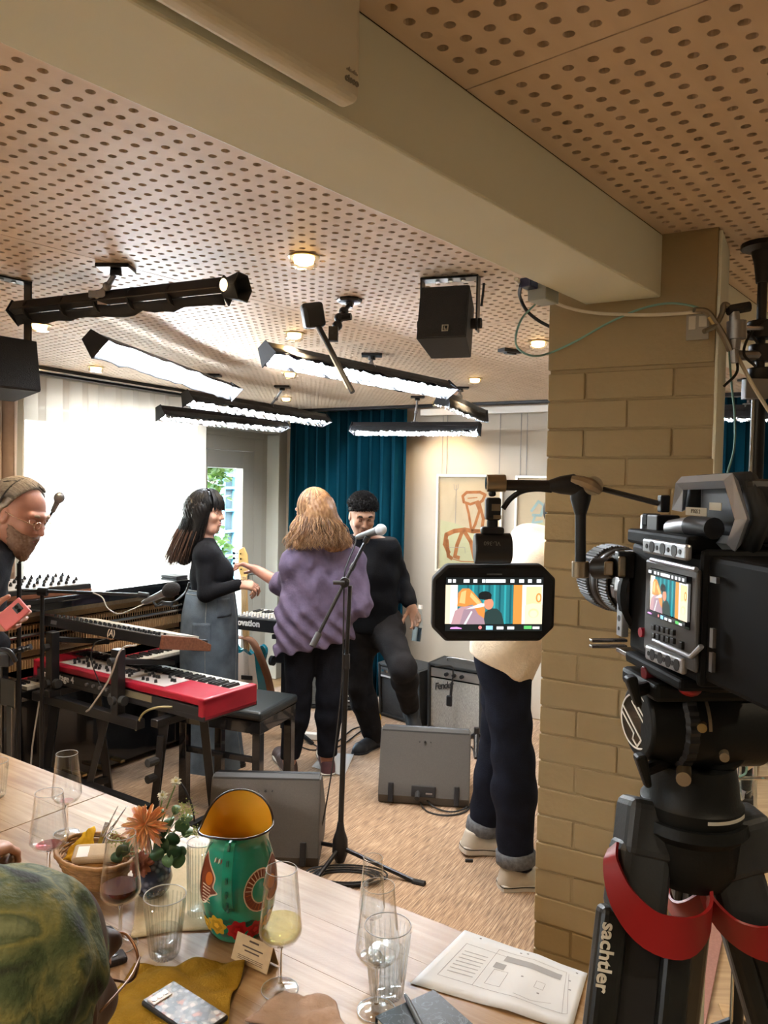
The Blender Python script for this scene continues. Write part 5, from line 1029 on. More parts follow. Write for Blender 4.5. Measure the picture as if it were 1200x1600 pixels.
def face_parts(root, C, A, s=1.0, iris=(.12, .07, .04), brow=(.04, .03, .025), lip=(.45, .18, .16), lid=0.5, browth=.005, skin='skin_light'):
    f, r, u = A; p = lambda a, b, c: C+(f*a+r*b+u*c)*s; W_ = -root.location; ew = mat('eye_white', (.75, .73, .70), .2)
    for g in (-1, 1):
        mb = MB(T(*W_)); mb.ball(p(.079, g*.032, .010), .0125*s, 12, m=8); e = mb.build('eye', ew, root, smooth='full')
        mb = MB(T(*W_)); mb.ball(p(.0875, g*.032, .008), .0058*s, 10, m=6); mb.build('iris', mat('iris_%d' % int(iris[0]*100), iris, .15), e, smooth='full')
        ld = (u*.62+f*.60).normalized() if lid < .6 else (u*.35+f*.85).normalized(); mb = MB(T(*W_) @ aim(p(.079, g*.032, .010), ld, r)); R_ = .0137*s; mb.lathe([(R_*math.cos(q), R_*math.sin(q)) for q in [math.radians(10+10*i) for i in range(9)]], 16); mb.build('eyelid', root['skin_mat_ref'] if False else MATS[skin], e, smooth='full')
        mb = MB(T(*W_)); mb.tube(spline([p(.092, g*.014, .030), p(.096, g*.032, .038), p(.080, g*.052, .032)], 4), [browth*s*q for q in (.6, .8, .9, 1, 1, .9, .8, .6, .4)], 6, flat=1); mb.build('eyebrow', mat('brow_%d' % int(brow[0]*1000), brow, .8), root, smooth='full')
    for zz, th in ((-.056, .0045), (-.068, .0055)):
        mb = MB(T(*W_)); mb.tube(spline([p(.088, -.024, -.062), p(.0955, -.010, zz), p(.0955, .010, zz), p(.088, .024, -.062)], 4), [th*s*q for q in (.3, .5, .7, .9, 1, 1, 1, 1, 1, .9, .7, .5, .3)], 6); mb.build('lip', mat('lip_%d' % int(lip[0]*100), lip, .4), root, smooth='full')
def strands(name, root, material, paths, r=.0022, n=3, parent=None):
    mb = MB(T(*(-root.location)))
    for P in paths:
        m = len(P); mb.tube(P, [r*(1-.75*(i/(m-1))**2) for i in range(m)], n, caps=False)
    o = mb.build(name, material, parent or root, smooth='full'); o['kind'] = 'stuff'; return o
def long_hair(C, A, n, rng, length, drift, s=1.0, face=1.0, wave=.0, wl=.06, back=.5, side=.75, vol=1.08, spread=.02, part=.0, front_len=None, steps=9):
    f, r, u = A; out = []
    for _ in range(n):
        ph = rng.uniform(-PI, PI)
        if abs(ph) < face*.62: continue
        isf = abs(ph) < face
        v = vol*rng.uniform(.94, 1.06); el = math.radians(rng.uniform(60, 90)); P = []
        for i in range(7):
            t = i/6; e = el*(1-t)+math.radians(-12)*t; ax, bx, cz = .108*v, .088*v, .112*v
            P.append(C+(f*(ax*math.cos(e)*math.cos(ph)-.012)+r*(bx*math.cos(e)*math.sin(ph))+u*(cz*math.sin(e)+.028))*s)
        L_ = length*rng.uniform(.82, 1.04)*(front_len or 1.0 if isf else 1.0); d0 = P[-1]; w0 = rng.uniform(0, 6.3); dx = Vector(drift)*rng.uniform(.7, 1.2); out_d = (f*math.cos(ph)+r*math.sin(ph))*spread*rng.uniform(-.2, 1.2)
        for i in range(1, steps+1):
            t = i/steps; amp = wave*t**.6
            P.append(d0+Vector((0, 0, -L_*t))+dx*t+out_d*math.sin(t*PI*.7)+Vector((amp*math.sin(w0+t*L_/wl*PI), amp*math.cos(w0*1.7+t*L_/wl*PI*.9), 0)))
        out.append(P)
    return out
def shoe(root, heel, toe, upper, sole, st=.022, h=.075, w=.044, name='shoe', collar=True):
    heel = Vector(heel); toe = Vector(toe); d = (toe-heel); L = d.length; d.normalize(); up = Vector((0, 0, 1)); up = (up-d*up.dot(d)).normalized(); sd = d.cross(up); M = frame(heel, d, sd, up)
    lo, hi = bounds([heel, toe, heel+up*.12], .08); S_ = SDF(lo, hi, .0055); p = lambda a, b, c: M @ Vector((a, b, c)); R = [d, sd, up]
    S_.cap(p(.035, 0, .035), p(L-.06, 0, .030), w*.80, w*.95, .02); S_.cap(p(L-.06, 0, .028), p(L-.032, .004, .024), w*.95, w*.66, .02)
    S_.cap(p(.04, 0, .03), p(.045, 0, h+.01), w*.84, w*.72, .02); S_.cap(p(.05, 0, h*.8), p(L*.55, 0, .045), w*.70, w*.72, .03)
    S_.clip(p(0, 0, st*.6), -up); S_.clip(p(0, 0, h+.012), up)
    o = add_mesh(S_, name, upper, root)
    w *= 1.10; out = [(-.008, 0), (.0, -w*.74), (.05, -w*.84), (L*.45, -w*.80), (L*.70, -w*1.06), (L*.88, -w*.86), (L-.004, -w*.25), (L, w*.15), (L*.93, w*.72), (L*.72, w*1.02), (L*.45, w*.84), (.05, w*.84), (.004, w*.72)]
    sp = [(q.x, q.y) for q in spline([Vector((x, y, 0)) for x, y in out+out[:1]], 3)[:-1]]
    mb = MB(T(*(-root.location)) @ M); mb.prism(sp, st, z0=0); mb.build('sole', sole, o, bevel=.004, fix=True)
    if st >= .03: mb = MB(T(*(-root.location)) @ M); c_ = (L/2, 0); mb.prism([(c_[0]+(x-c_[0])*1.012, y*1.03) for x, y in sp], .0035, z0=st*.72); mb.build('sole_line', MATS['black_rubber'], o)
    return o
def jz(**k): return {a: Vector(b) for a, b in k.items()}
def full_body(root, J, skin, C, A, hs=1.0, s=1.0, hands=(), legs=True, extra=None, fine=.0045, h=.010, nose=1.0, jaw=1.0):
    pts = [J[k] for k in J if k not in ('fwd',)]+[C+A[2]*.14]; lo, hi = bounds(pts, .15)
    bands = [(C, .15, fine)]+[(Vector(w)+Vector(d).normalized()*.09, .11, .0045) for w, d, *_ in hands]
    S_ = SDF(lo, hi, h, bands); torso(S_, J, 0, s)
    for g in 'LR':
        arm(S_, J, g, 0, s)
        if legs: leg(S_, J, g, 0, s); S_.cap(J['an'+g], J['an'+g]+(J['an'+g]-J['kn'+g]).normalized()*.035, .032, .024, .02)
    S_.cap(J['neck'], C+A[0]*-.012+A[2]*-.06, RAD['neck']*s*1.05, RAD['neck']*s*.95, .03)
    head(S_, C, A, hs, nose, jaw)
    for q in hands: hand(S_, *q)
    return add_mesh(S_, 'body', skin, root)
def cloth_mat(name, col, noise=.12, nscale=60, rough=.85, bump=.25, bscale=180, stretch=None): return mat(name, col, rough, spec=.15, noise=noise, nscale=nscale, bump=bump, bscale=bscale, stretch=stretch)
m_lightskin = skin_mat('skin_light', (.40, .21, .145), (.48, .275, .20)); m_ruddy = skin_mat('skin_ruddy', (.34, .15, .10), (.42, .21, .15)); m_olive = skin_mat('skin_olive', (.29, .15, .095), (.35, .20, .13)); m_brown = skin_mat('skin_brown', (.045, .019, .011), (.065, .028, .017))
rgh = random.Random(21)
# ---------------------------------------------------------------- woman in the denim skirt
DW = 4.64; root = person('woman with long dark hair in black top and long denim skirt', PZ(335, 1195, 0).xy.to_3d())
J = dict(shR=PD(322, 869, 4.49), shL=PD(327, 867, 4.80), neck=PD(320, 851, DW), hipR=PD(327, 962, 4.55), hipL=PD(329, 962, 4.74), elR=PD(321, 928, 4.44), wrR=PD(372, 914, 4.47), elL=PD(330, 928, 4.86), wrL=PD(374, 913, 4.70), knR=PD(330, 1080, 4.56), knL=PD(334, 1080, 4.72), anR=PD(350, 1180, 4.57), anL=PD(318, 1180, 4.74), fwd=Vector((1, -.1, 0)))
C = PD(322, 802, DW); A = head_axes((1, -.16, -.03))
hd = [(J['wrR'], (.9, .25, -.05), (.1, .5, -.8), 1, .55, .92), (J['wrL'], (.85, -.25, -.15), (.1, -.6, -.75), -1, .6, .92)]
RAD.update(sh=.044, el=.036, wr=.023); full_body(root, J, m_lightskin, C, A, .96, .90, hd)
face_parts(root, C, A, .96, brow=(.02, .015, .012), lip=(.40, .10, .10))
lo, hi = bounds([J['shR'], J['shL'], J['neck'], J['hipR'], J['elR'], J['elL'], J['wrR'], J['wrL']], .14); S_ = SDF(lo, hi, .007); torso(S_, J, .014, .90)
for d in (4.56, 4.71): S_.ell(PD(347, 893, d), [.062, .068, .064], None, .06)
S_.clip(PD(328, 921, DW), (0.05, 0, -1)); S_.clip(PD(322, 839, DW), (-.1, 0, 1))
for g in 'LR': arm(S_, J, g, .012, .94, .96, .02)
S_.disp(rib_noise(.0035, 34, 1.0))
m_blk = cloth_mat('black_knit', (.007, .0075, .010)); add_mesh(S_, 'top', m_blk, root)
prof = [(918, 329, 35, .165), (930, 329, 37, .180), (960, 328, 42, .205), (1000, 327, 44, .205), (1060, 327, 43, .195), (1120, 328, 43, .19), (1170, 331, 46, .195), (1198, 333, 49, .20)]
def sk(th, v, off=0.0):
    t = v*(len(prof)-1); i = min(int(t), len(prof)-2); q = t-i; a, b = prof[i], prof[i+1]; y, cx, hw, dp = [a[j]*(1-q)+b[j]*q for j in range(4)]
    c = PD(cx, y, DW); wv = 1+.035*v*math.sin(th*7+1.2*math.sin(v*5))+.02*math.sin(th*4+v*9)*v; return c+Vector(((hw*DW/FOC+off)*math.cos(th)*wv, (dp+off)*math.sin(th)*wv, 0))
m_den = cloth_mat('washed_denim', (.10, .13, .165), .30, 9, bump=.35, bscale=260)
mb = MB(T(*(-root.location))); mb.grid(lambda u, v: sk(u*2*PI, v), 72, 40); skirt = mb.build('skirt', m_den, root, smooth='full', solid=.006)
for t0, t1, v0, v1 in ((-1.9, -1.25, .30, .44), (-1.05, -.45, .14, .27)):
    mb = MB(T(*(-root.location))); mb.grid(lambda u, v: sk(t0+(t1-t0)*u, v0+(v1-v0)*v, .005), 10, 8); mb.build('pocket', m_den, skirt, smooth='full', solid=.004)
m_seam = cloth_mat('denim_seam', (.22, .24, .25), .2, 40)
for v in (.005, .075): mb = MB(T(*(-root.location))); mb.tube([sk(i*2*PI/48, v, .003) for i in range(49)], .0035, 6); mb.build('waistband_seam', m_seam, skirt, smooth='full')
for th in (-1.45, -.15): mb = MB(T(*(-root.location))); mb.tube([sk(th, .08+.92*i/40, .003) for i in range(41)], .0028, 6); mb.build('side_seam', m_seam, skirt, smooth='full')
mb = MB(T(*(-root.location)))
for i in range(150): th = i*2*PI/150; a = sk(th, 1.0, .002); mb.tube([a, a+Vector((rgh.uniform(-.006, .006), rgh.uniform(-.006, .006), -rgh.uniform(.008, .022)))], .0018, 3, caps=False)
k_ = mb.build('frayed_hem', mat('fray', (.34, .32, .27), .9), skirt); k_['kind'] = 'stuff'
bl = mat('black_leather', (.010, .010, .011), .25); shoe(root, PZ(330, 1196, 0), PZ(384, 1199, 0), bl, bl, .025, .065, .045); shoe(root, PZ(290, 1182, 0), PZ(335, 1186, 0), bl, bl, .025, .065, .045)
m_dkh = mat('dark_brown_hair', (.006, .005, .005), .4, spec=.25); 
f, r, u = A; S_ = SDF(*bounds([C+Vector((-.18, 0, -.34)), C+Vector((.1, 0, .12))], .12), .007); p = lambda a, b, c: C+f*a+r*b+u*c; R = list(A)
S_.ell(p(-.022, 0, .044), [.106, .088, .094], R, .02); S_.cap(p(-.05, 0, .0), p(-.125, .01, -.27), .082, .052, .05); S_.cap(p(.0, .05, .02), p(-.05, .07, -.18), .045, .04, .04); S_.cap(p(.0, -.05, .02), p(-.05, -.07, -.18), .045, .04, .04)
S_.ell(p(.098, 0, -.040), [.088, .085, .092], R, .01, sub=True); S_.disp(lambda x, y, z: .003*np.sin((x+.4*z)*300)+.002*np.sin(y*330+z*20))
hair = add_mesh(S_, 'hair', m_dkh, root)
strands('hair_strands', root, m_dkh, long_hair(C, A, 1300, rgh, .30, (-.085, 0, 0), 1.0, 1.55, .003, .2, vol=1.03, spread=.012), .0022, parent=hair)
m_tip = mat('hair_ends', (.085, .045, .028), .5); strands('hair_ends', root, m_tip, [P[8:] for P in long_hair(C+Vector((-.022, 0, -.05)), A, 420, rgh, .28, (-.09, 0, 0), 1.0, 2.0, .006, .2, vol=1.05, spread=.012)], .0020, parent=hair)
mb_ = []
for i in range(150): a = rgh.uniform(-.85, .85); e0 = C+(f*.03*math.cos(a)+r*.03*math.sin(a)+u*.148); mb_.append([e0, C+f*.062*math.cos(a)+r*.055*math.sin(a)+u*.137, C+f*.098*math.cos(a)+r*.078*math.sin(a)+u*.098, C+f*.112*math.cos(a)+r*.088*math.sin(a)+u*.058, C+f*.112*math.cos(a)+r*.09*math.sin(a)+u*(.028+rgh.uniform(-.008, .008))])
strands('fringe', root, m_dkh, mb_, .004, parent=hair)
# ---------------------------------------------------------------- man with long hair, seen from behind
DM = 4.48; root = person('man with long wavy hair in loose purple shirt seen from behind', PZ(478, 1212, 0).xy.to_3d())
J = dict(shL=PD(461, 880, 4.40), shR=PD(549, 876, 4.56), neck=PD(508, 846, 4.47), hipL=PD(469, 985, 4.43), hipR=PD(514, 985, 4.51), elL=PD(446, 917, 4.60), wrL=PD(400, 890, 4.72), elR=PD(561, 945, 4.50), wrR=PD(540, 940, 4.72), knL=PD(466, 1095, 4.45), knR=PD(515, 1092, 4.50), anL=PD(452, 1188, 4.44), anR=PD(511, 1186, 4.50), fwd=Vector((-.35, .93, 0)))
C = PD(489, 803, 4.46); A = head_axes((-.80, .58, -.10))
RAD.update(sh=.052, el=.043, wr=.029); hd = [(J['wrL'], (-.85, .25, .28), (-.2, -.3, -.9), -1, [.15, .45, .6, .7], 1.02), (J['wrR'], (-.5, .8, .1), (0, 0, -1), 1, .5, 1.0)]
full_body(root, J, m_ruddy, C, A, 1.0, 1.0, hd, nose=1.06); face_parts(root, C, A, 1.0, brow=(.2, .12, .07), skin='skin_ruddy')
m_pur = cloth_mat('purple_cotton', (.115, .090, .145), .10, 30, bump=.3, bscale=90)
lo, hi = bounds([J['shR'], J['shL'], J['neck'], J['elR'], J['elL'], J['wrR'], J['hipL'], J['hipR']], .20); S_ = SDF(lo, hi, .0065); torso(S_, J, .026, 1.0, .012)
P_ = (J['hipL']+J['hipR'])/2; hv = (J['hipL']-J['hipR'])
S_.cap(J['hipL']+hv*.12+Vector((0, 0, .10)), J['hipL']+hv*.18-Vector((0, 0, .16)), .118, .118, .05); S_.cap(J['hipR']-hv*.12+Vector((0, 0, .10)), J['hipR']-hv*.18-Vector((0, 0, .16)), .118, .112, .05); S_.cap(P_+Vector((0, 0, .25)), P_-Vector((0, 0, .16)), .13, .125, .05)
arm(S_, J, 'L', .026, 1.0, .14); arm(S_, J, 'R', .026, 1.0, .9)
S_.clip(PD(470, 1010, DM), (.16, 0, -1)); S_.clip(PD(505, 843, 4.47), (0, .2, 1))
f1 = rib_noise(.010, 26, .4, .45); f2 = rib_noise(.008, 58, 2.0, .7); S_.disp(lambda x, y, z: f1(x, y, z)+f2(x, y, z)+.009*np.sin((x+.15*np.sin(z*7))*62)*np.clip((1.35-z)/.5, 0, 1))
shirt = add_mesh(S_, 'shirt', m_pur, root)
e0 = J['elL'].lerp(J['wrL'], .12); ax = (J['wrL']-J['elL']).normalized()
for i, (q, rr_) in enumerate(((0, .060), (.028, .056))):
    mb = MB(T(*(-root.location)) @ aim(e0+ax*q, ax)); mb.lathe([(.044, -.022), (rr_, -.020), (rr_+.004, .0), (rr_, .018), (.044, .020)], 20, wob=lambda a, j: 1+.05*math.sin(a*5+i)); mb.build('rolled_cuff', m_pur, shirt, smooth='full', solid=.003)
mb = MB(T(*(-root.location))); cc = J['neck']+Vector((0, 0, .01)); mb.lathe([(.066, -.02), (.070, .012), (.074, .032), (.082, .004)], 24, M=T(*cc) @ RX(-.15)); mb.build('collar', m_pur, shirt, smooth='full', solid=.004)
S_ = SDF(*bounds([J[k] for k in ('hipL', 'hipR', 'knL', 'knR', 'anL', 'anR')], .15), .0075); S_.cap(J['hipL'], J['hipR'], .112, k=.05)
for g in 'LR': leg(S_, J, g, .014, 1.0, .04, .018)
S_.disp(rib_noise(.004, 45, .7)); S_.clip(PD(480, 1181, DM), (0, 0, -1)); m_bj = cloth_mat('black_denim', (.006, .0065, .010), .3, 20); add_mesh(S_, 'jeans', m_bj, root)
m_sb = mat('sneaker_brown', (.06, .035, .03), .6, noise=.4, nscale=18); m_ss = mat('sneaker_sole', (.62, .57, .48), .6); m_sr = mat('sneaker_maroon', (.07, .025, .03), .6, noise=.3, nscale=18)
shoe(root, PZ(456, 1219, 0), PZ(434, 1180, 0), m_sb, m_ss, .030, .085, .046); shoe(root, PZ(513, 1217, 0), PZ(505, 1172, 0), m_sr, m_ss, .030, .085, .046)
m_bh = mat('wavy_blond_brown_hair', (.19, .09, .04), .42, col2=(.34, .19, .09), nscale=40, spec=.4)
f, r, u = A; S_ = SDF(*bounds([C+Vector((-.16, -.1, -.30)), C+Vector((.25, .1, .14))], .10), .007); p = lambda a, b, c: C+f*a+r*b+u*c; R = list(A)
S_.ell(p(-.026, 0, .042), [.102, .090, .096], R, .02); S_.cap(p(-.065, 0, .0), p(-.09, .04, -.16), .080, .07, .05); S_.cap(C+Vector((.05, -.03, -.02)), PD(538, 846, 4.45), .075, .045, .05); S_.cap(C+Vector((.0, -.06, -.05)), PD(466, 850, 4.33), .050, .030, .05)
S_.ell(p(.105, 0, -.03), [.085, .075, .095], R, .01, sub=True); f3 = rib_noise(.006, 70, 1.1, .5); S_.disp(lambda x, y, z: f3(x, y, z)+.003*np.sin((x+y)*260+z*60))
hair = add_mesh(S_, 'hair', m_bh, root)
m_bh2 = mat('dark_blond_strands', (.10, .048, .022), .45, col2=(.18, .095, .045), nscale=40); m_bh3 = mat('gold_strands', (.30, .16, .065), .4, col2=(.42, .26, .13), nscale=40)
for mm, k in ((m_bh, 1.0), (m_bh2, .8), (m_bh3, .7)):
    st_ = long_hair(C, A, int(300*k), rgh, .20, (.085, -.02, 0), 1.0, 1.75, .016, .05, vol=1.06, spread=.03)+long_hair(C, A, int(200*k), rgh, .20, (.03, -.07, 0), 1.0, 1.75, .016, .05, vol=1.07, spread=.03)+[P for P in long_hair(C, A, int(420*k), rgh, .20, (-.055, -.05, 0), 1.0, 1.7, .016, .05, vol=1.05, spread=.02) if (P[6]-C).dot(Vector((-.58, -.80, 0))) > .02]
    strands('hair_strands', root, mm, st_, .0028, parent=hair)
# ---------------------------------------------------------------- dark-clothed man kicking up one leg
root = person('young man with short curly black hair in dark clothes kicking one leg up', PZ(575, 1170, 0).xy.to_3d())
J = dict(shR=PD(536, 860, 5.02), shL=PD(607, 858, 4.92), neck=PD(571, 838, 4.98), hipR=PD(562, 985, 5.0), hipL=PD(604, 984, 4.94), elR=PD(528, 920, 5.12), wrR=PD(530, 962, 5.14), elL=PD(624, 903, 5.06), wrL=PD(642, 946, 4.90), knR=PD(562, 1072, 4.95), anR=PD(583, 1148, 5.0), knL=PD(629, 1044, 4.60), anL=PD(640, 1102, 4.90), fwd=Vector((.25, -.95, 0)))
C = PD(566, 806, 4.90); A = head_axes((.22, -.90, -.38)); hd = [(J['wrL'], (.35, -.2, -.9), (-.3, -.85, .0), 1, .5, 1.0), (J['wrR'], (.1, 0, -1), (1, 0, 0), 1, .3, 1.0)]
full_body(root, J, m_olive, C, A, 1.0, 1.0, hd); face_parts(root, C, A, 1.0, brow=(.012, .009, .008), browth=.0065, lip=(.30, .13, .11), lid=.8, skin='skin_olive')
lo, hi = bounds([J[k] for k in ('shL', 'shR', 'neck', 'hipL', 'hipR', 'elL', 'elR', 'wrL', 'wrR')], .16); S_ = SDF(lo, hi, .0075); torso(S_, J, .018, 1.0, .006); arm(S_, J, 'L', .020, 1.0, .86); arm(S_, J, 'R', .020, 1.0, .95)
S_.clip(PD(580, 986, 5.0), (0, 0, -1)); S_.clip(PD(571, 836, 4.98), (0, -.2, 1)); S_.disp(rib_noise(.005, 36, .2)); add_mesh(S_, 'sweater', cloth_mat('black_sweater', (.0045, .005, .007)), root)
S_ = SDF(*bounds([J[k] for k in ('hipL', 'hipR', 'knL', 'knR', 'anL', 'anR')], .16), .0075); S_.cap(J['hipL'], J['hipR'], .108, k=.05); S_.cap(J['hipL']+Vector((0, 0, .03)), J['hipR']+Vector((0, 0, .03)), .118, k=.05); S_.cap((J['hipL']+J['hipR'])/2-Vector((0, 0, .03)), (J['hipL']+J['hipR'])/2-Vector((0, 0, .06)), .09, k=.05)
leg(S_, J, 'R', .018, 1.0, .04, .028); leg(S_, J, 'L', .018, 1.0, .04, .024); S_.disp(rib_noise(.005, 40, 1.5)); add_mesh(S_, 'trousers', cloth_mat('charcoal_cotton', (.014, .0135, .015), .3, 14), root)
bk = mat('black_shoe', (.010, .011, .014), .6); shoe(root, PZ(591, 1165, 0), PZ(553, 1182, 0), bk, bk, .02, .075, .045)
a_ = J['anL']; shoe(root, a_+Vector((-.01, .07, -.06)), a_+Vector((.05, -.08, -.21)), bk, bk, .02, .075, .045)
mb = MB(T(*(-root.location)) @ aim(J['wrL'].lerp(J['elL'], .06), J['wrL']-J['elL'])); mb.lathe([(.030, -.006), (.034, 0), (.030, .006)], 18); mb.lathe([(.030, .012), (.033, .016), (.030, .02)], 18); mb.build('bracelet', STEEL, root, smooth='full', solid=.002)
m_ch = mat('curly_black_hair', (.006, .0055, .006), .6, spec=.12); f, r, u = A; p = lambda a, b, c: C+f*a+r*b+u*c; R = list(A)
S_ = SDF(*bounds([C], .19), .005); head(S_, C, A); S_.F -= .010; S_.ell(p(-.012, 0, .085), [.098, .088, .070], R, .02)
for g in (-1, 1): S_.ell(p(-.006, g*.082, -.006), [.030, .022, .040], R, .005, sub=True)
S_.clip(p(0, 0, .030), f*.50-u)
S_.disp(lambda x, y, z: .0085*np.sin(x*210+2*np.sin(z*90))*np.sin(y*220+1.5*np.sin(x*80))*np.sin(z*200+2*np.sin(y*90))); hair = add_mesh(S_, 'hair', m_ch, root)
cl = []
for i in range(760):
    a = rgh.uniform(-PI, PI); e = math.radians(rgh.uniform(8, 90)); q = p(.108*math.cos(e)*math.cos(a)-.012, .094*math.cos(e)*math.sin(a), .100*math.sin(e)+.050)
    if (q-C).dot(u)-.52*(q-C).dot(f) < .040: continue
    d = (q-C).normalized(); x_ = d.cross(Vector((0.3, .2, .9))).normalized(); y_ = d.cross(x_); w0 = rgh.uniform(0, 6)
    cl.append([q+d*(.012*j/8)+x_*(.007*math.cos(w0+j*1.1))+y_*(.007*math.sin(w0+j*1.1)) for j in range(9)])
strands('hair_curls', root, m_ch, cl, .003, parent=hair)
b0, b1 = PD(655, 962, 4.82), PD(650, 1002, 4.80)
o = thing('water_bottle', 'small clear water bottle held in the lowered hand of the dark-clothed man', 'bottle', b1); F = aim(b1, b0-b1); mb = MB(F); L = (b0-b1).length
mb.lathe([(0, 0), (.027, .0), (.031, .006), (.031, L*.75), (.026, L*.95), (.014, L*1.15), (.014, L*1.28)], 20); mb.build('bottle', thin_glass('clear_plastic', (.88, .93, .96), 1.45), o, world=True, smooth=True)
mb = MB(F); mb.lathe([(0, .002), (.029, .003), (.029, L*.55), (0, L*.55)], 18); mb.build('water', mat('water_blue', (.55, .68, .8), .05, trans=1.0, ior=1.33), o, world=True, smooth=True)
mb = MB(F); mb.cyl((0, 0, L*1.26), (0, 0, L*1.42), .016, n=14); mb.build('cap', WHITEP, o, world=True, smooth=True)
# ---------------------------------------------------------------- person in cream hoodie by the pillar
root = person('person in cream hoodie and turned-up dark jeans partly behind the pillar', PZ(782, 1365, 0).xy.to_3d())
J = dict(shR=PD(846, 884, 3.22), shL=PD(852, 878, 3.58), neck=PD(850, 852, 3.42), hipR=PD(787, 1032, 3.33), hipL=PD(789, 1030, 3.50), elR=PD(858, 960, 3.16), wrR=PD(892, 965, 3.25), elL=PD(870, 960, 3.62), wrL=PD(900, 965, 3.55), knR=PD(802, 1185, 3.29), knL=PD(778, 1178, 3.56), anR=PD(806, 1350, 3.27), anL=PD(753, 1300, 3.58), fwd=Vector((.9, .4, 0)))
C = PD(884, 812, 3.48); A = head_axes((.85, .4, -.25)); full_body(root, J, m_lightskin, C, A, 1.0, 1.0, [(J['wrR'], (.9, .2, 0), (0, 0, -1), 1, .5, 1.0)], fine=.006); face_parts(root, C, A)
S_ = SDF(*bounds([C], .19), .007); head(S_, C, A); S_.F -= .010; f, r, u = A; S_.clip(C+u*.012, f*.55-u); add_mesh(S_, 'hair', m_dkh, root)
m_cr = cloth_mat('cream_fleece', (.70, .62, .50), .06, 40, bump=.25, bscale=120)
lo, hi = bounds([J[k] for k in ('shL', 'shR', 'neck', 'hipL', 'hipR', 'elL', 'elR', 'wrR', 'wrL')]+[PD(815, 820, 3.42)], .2); S_ = SDF(lo, hi, .008); torso(S_, J, .035, 1.0, .02)
for g in 'LR': arm(S_, J, g, .03, 1.0, .9)
S_.ell(PD(826, 846, 3.42), [.085, .105, .078], None, .03); S_.cap(PD(815, 872, 3.30), PD(815, 872, 3.54), .045, .045, .05); S_.cap(PD(802, 862, 3.36), PD(802, 862, 3.48), .02, .02, .02)
S_.cap(PD(786, 1000, 3.32), PD(786, 1000, 3.52), .138, k=.06); up_ = (J['neck']-(J['hipL']+J['hipR'])/2).normalized()
S_.clip(PD(786, 1040, 3.42), (-.45, 0, -1)); S_.ell(C+Vector((.02, .01, -.01)), [.13, .12, .15], None, .01, sub=True); S_.disp(rib_noise(.008, 28, .9)); add_mesh(S_, 'hoodie', m_cr, root)
m_nv = cloth_mat('dark_blue_denim', (.006, .008, .016), .35, 12, bump=.3, bscale=240)
S_ = SDF(*bounds([J[k] for k in ('hipL', 'hipR', 'knL', 'knR', 'anL', 'anR')], .17), .008); S_.cap(J['hipL'], J['hipR'], .122, k=.05)
leg(S_, J, 'R', .024, 1.0, .04, .036); leg(S_, J, 'L', .020, 1.0, .04, .030); S_.clip(J['anR']+Vector((0, 0, -.005)), (0, 0, -1)); S_.disp(rib_noise(.006, 36, .3)); jn_ = add_mesh(S_, 'jeans', m_nv, root)
m_cf = cloth_mat('denim_cuff', (.11, .115, .125), .25, 60)
for g in 'RL': mb = MB(T(*(-root.location)) @ aim(J['an'+g]+Vector((0, 0, .005)), J['kn'+g]-J['an'+g])); q = .076 if g == 'R' else .070; mb.lathe([(q, .0), (q+.008, .006), (q+.008, .050), (q, .058), (q-.008, .05)], 26); mb.build('turned_up_cuff', m_cf, jn_, smooth='full', solid=.004)
m_cs = mat('cream_sneaker', (.46, .42, .35), .6, noise=.06, nscale=30); m_cw = mat('white_sole', (.54, .52, .48), .55)
shoe(root, PZ(781, 1390, 0), PZ(856, 1384, 0), m_cs, m_cw, .035, .09, .052); sh = shoe(root, PZ(722, 1337, 0)+Vector((0, 0, .02)), PZ(786, 1330, 0), m_cs, m_cw, .035, .09, .050)
mb = MB(T(*(-root.location))); q = PZ(727, 1337, .07); mb.box(q+Vector((.012, -.045, .0)), (.035, .012, .014)); mb.build('heel_tab', BLK, sh, bevel=.003)
# ---------------------------------------------------------------- man with beard and glasses at the left edge
DO = 3.15; root = person('bearded man with glasses leaning in at the left edge holding a pink phone', PZ(-80, 1400, 0).xy.to_3d())
J = dict(shR=PD(-32, 893, 2.98), shL=PD(-26, 884, 3.34), neck=PD(-14, 862, DO), hipR=PD(-110, 1030, 3.05), hipL=PD(-108, 1030, 3.24), elR=PD(-58, 985, 2.92), wrR=PD(-26, 974, 2.86), elL=PD(-40, 980, 3.42), wrL=PD(0, 1010, 3.50), knR=PD(-100, 1210, 3.03), knL=PD(-95, 1210, 3.25), anR=PD(-105, 1380, 3.05), anL=PD(-100, 1378, 3.27), fwd=Vector((.95, -.1, 0)))
C = PD(31, 806, DO); A = head_axes((.90, -.22, -.38), (.3, 0, 1)); hd = [(J['wrR'], (.95, -.05, .12), (.05, .9, .1), 1, [.35, .5, .55, .6], 1.0)]
full_body(root, J, m_ruddy, C, A, 1.06, 1.0, hd, fine=.0038, nose=1.04, jaw=1.1); face_parts(root, C, A, 1.06, brow=(.26, .20, .15), lip=(.40, .20, .17), browth=.006, lid=.8, skin='skin_ruddy')
S_ = SDF(*bounds([J[k] for k in ('shL', 'shR', 'neck', 'hipL', 'hipR', 'elL', 'elR', 'wrR', 'wrL')], .18), .008); torso(S_, J, .032, 1.0, .02)
for g in 'LR': arm(S_, J, g, .024, 1.0, .88)
S_.cap(PD(-14, 858, 3.06), PD(-14, 858, 3.24), .075, .075, .04); S_.clip(PD(4, 838, DO), (.6, 0, .8)); S_.disp(rib_noise(.006, 34, .5)); add_mesh(S_, 'jacket', cloth_mat('black_jacket', (.014, .016, .022), .2, 30), root)
S_ = SDF(*bounds([J[k] for k in ('hipL', 'hipR', 'knL', 'knR', 'anL', 'anR')], .15), .01); S_.cap(J['hipL'], J['hipR'], .108, k=.05)
